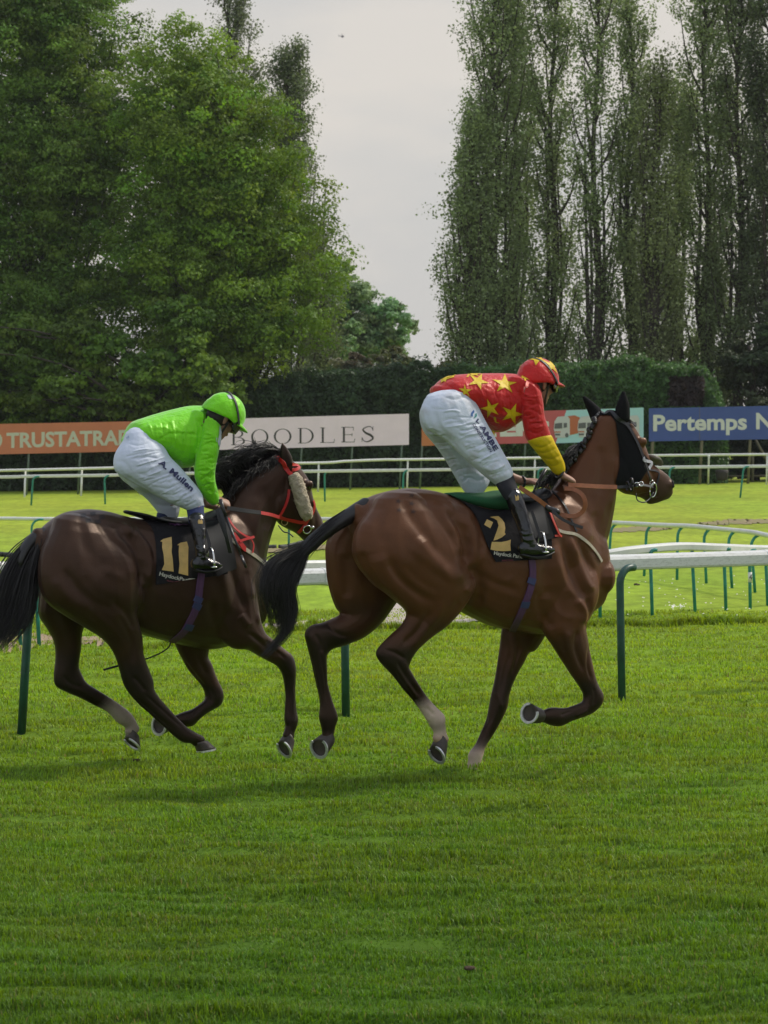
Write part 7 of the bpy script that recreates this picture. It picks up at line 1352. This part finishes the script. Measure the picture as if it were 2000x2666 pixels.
    mb.add(*limb([hc + M @ np.array((0, -.03, -.06)), hc + M @ np.array((0, -.06, -.11)), J((535, 1112), 0), J((470, 1135), 0), J((400, 1130), 0), J((345, 1180), 0)], [.052, .055, .09, .115, .10, .09], n=18, flat=.9))
    hw = J((566, 1303), -.14); mb.add(*limb([J((525, 1105), -.10), J((545, 1120), -.17), J((537, 1215), -.19), J((545, 1270), -.165), hw + (-.02, 0, .03), hw], [.045, .036, .036, .034, .027, .024], n=14))
    hand(mb, hw, F1.U * .9 + np.array((0, 0, -.25)), (-.3, .55, -.8), (-.1, .6, .8), curl=1.05, s=.95)
    hf = J((540, 1315), .10); mb.add(*limb([J((520, 1105), .10), J((528, 1120), .17), J((526, 1215), .20), J((528, 1265), .17), hf + (-.02, 0, .03), hf], [.045, .036, .034, .032, .027, .024], n=14))
    hand(mb, hf, F1.U * .9 + np.array((0, 0, -.25)), (-.2, -.3, -.9), (-.1, -.6, .8), curl=1.05, s=.95)
    mb.add(*limb([J((350, 1195), -.08), J((430, 1240), -.13), J((508, 1300), -.175), J((512, 1365), -.25), J((522, 1445), -.322)], [.08, .07, .042, .030, .022], n=14)); mb.add(*limb([J((350, 1195), .08), J((400, 1260), .14), J((442, 1322), .165), J((440, 1390), .20), J((458, 1450), .235)], [.08, .07, .05, .042, .03], n=14))
    V, F_, _ = fuse(mb, .0048, 3); body = obj('body', V, F_, m_skin, root)
    for x in (-1, 1): e = hc + M @ (np.array((x * .031, .076, .008)) * .96); obj('eye', *limb([e - M[:, 1] * .006, e + M[:, 1] * .006], [.010, .010], n=10, sub=2), m_eye, body)
    obj('hair', *(lambda q: (np.array(q.V), q.F))(placehead((lambda b: b.add(*loft([(np.array((0, -.030, -.055)), np.array((.055, 0, 0)), np.array((0, .055, 0)), (0, 0, 0)), (np.array((0, -.026, -.02)), np.array((.075, 0, 0)), np.array((0, .078, 0)), (0, 0, 0)), (np.array((0, -.014, .03)), np.array((.080, 0, 0)), np.array((0, .092, 0)), (0, 0, 0))], n=20)[:2]))(MB()), M, hc, .97)), m_brownhair, root)
    h = helmet(M, hc, m_gsilk, root, m_gsilk, s=1.08); hb = bvh_of(h)
    polydecal('panel', [(590, 1028), (602, 1030), (606, 1040), (596, 1038)], hb, m_grey, h, off=.003, D=18.6, step=4)
    gs = strap_path()
    band(M, hc, [(x * 1.09, y * 1.08, z * 1.09) for x, y, z in gs], .015, m_brein, h, 'goggle_strap')
    band(M, hc, [(.100, .045, .02), (.086, .075, -.002), (.060, .100, -.006), (.0, .114, .0), (-.060, .100, -.006), (-.086, .075, -.002), (-.100, .045, .02)], .060, m_gogg, h, 'goggles', th=.010)
    band(M, hc, [(.092, .01, .0), (.080, .015, -.04), (.060, .025, -.085), (.03, .050, -.112), (0, .060, -.120), (-.03, .050, -.112), (-.060, .025, -.085), (-.080, .015, -.04), (-.092, .01, .0)], .014, m_brein, h, 'chin_strap')
    stirrup(J((548, 1476), -.325), F1.U, F1.V, sd1, m_chrome); stirrup(J((492, 1463), .24), F1.U, F1.V, sd1, m_chrome)
    strap3('stirrup_leather', cr(np.array([J((535, 1378), -.29), J((545, 1415), -.31), J((549, 1440), -.325)]), 4), .020, m_blk, sd1, th=.004)
    w_ = empty('riding_whip', at(575, 1310, 18.2), 'black padded whip hanging down from the near hand of the rider in green', 'whip', 'riding whips')
    obj('handle', *tube([at(574, 1300, 18.20), at(580, 1322, 18.19), at(588, 1345, 18.18)], [.012, .011, .010], 10), m_blk, w_); obj('shaft', *tube([at(588, 1345, 18.18), at(610, 1400, 18.14), at(628, 1445, 18.1)], [.009, .007, .007], 8), m_blk, w_); obj('flap', *tube([at(628, 1445, 18.1), at(641, 1478, 18.08)], [.012, .011], 10, flat=(1, .5)), m_blk, w_)
    w2 = empty('lead_strap', at(435, 1675, 18.4), 'thin black strap trailing back from the girth under the dark horse', 'strap')
    obj('strap', *tube(cr(np.array([J((446, 1668), -.05), J((438, 1686), -.05), J((410, 1704), -.06), J((360, 1722), -.08), J((310, 1733), -.1), J((270, 1744), -.1)]), 8), [.0045] * 30 + [.0065] * 11, 7), m_brein, w2)
    return root
rider1()
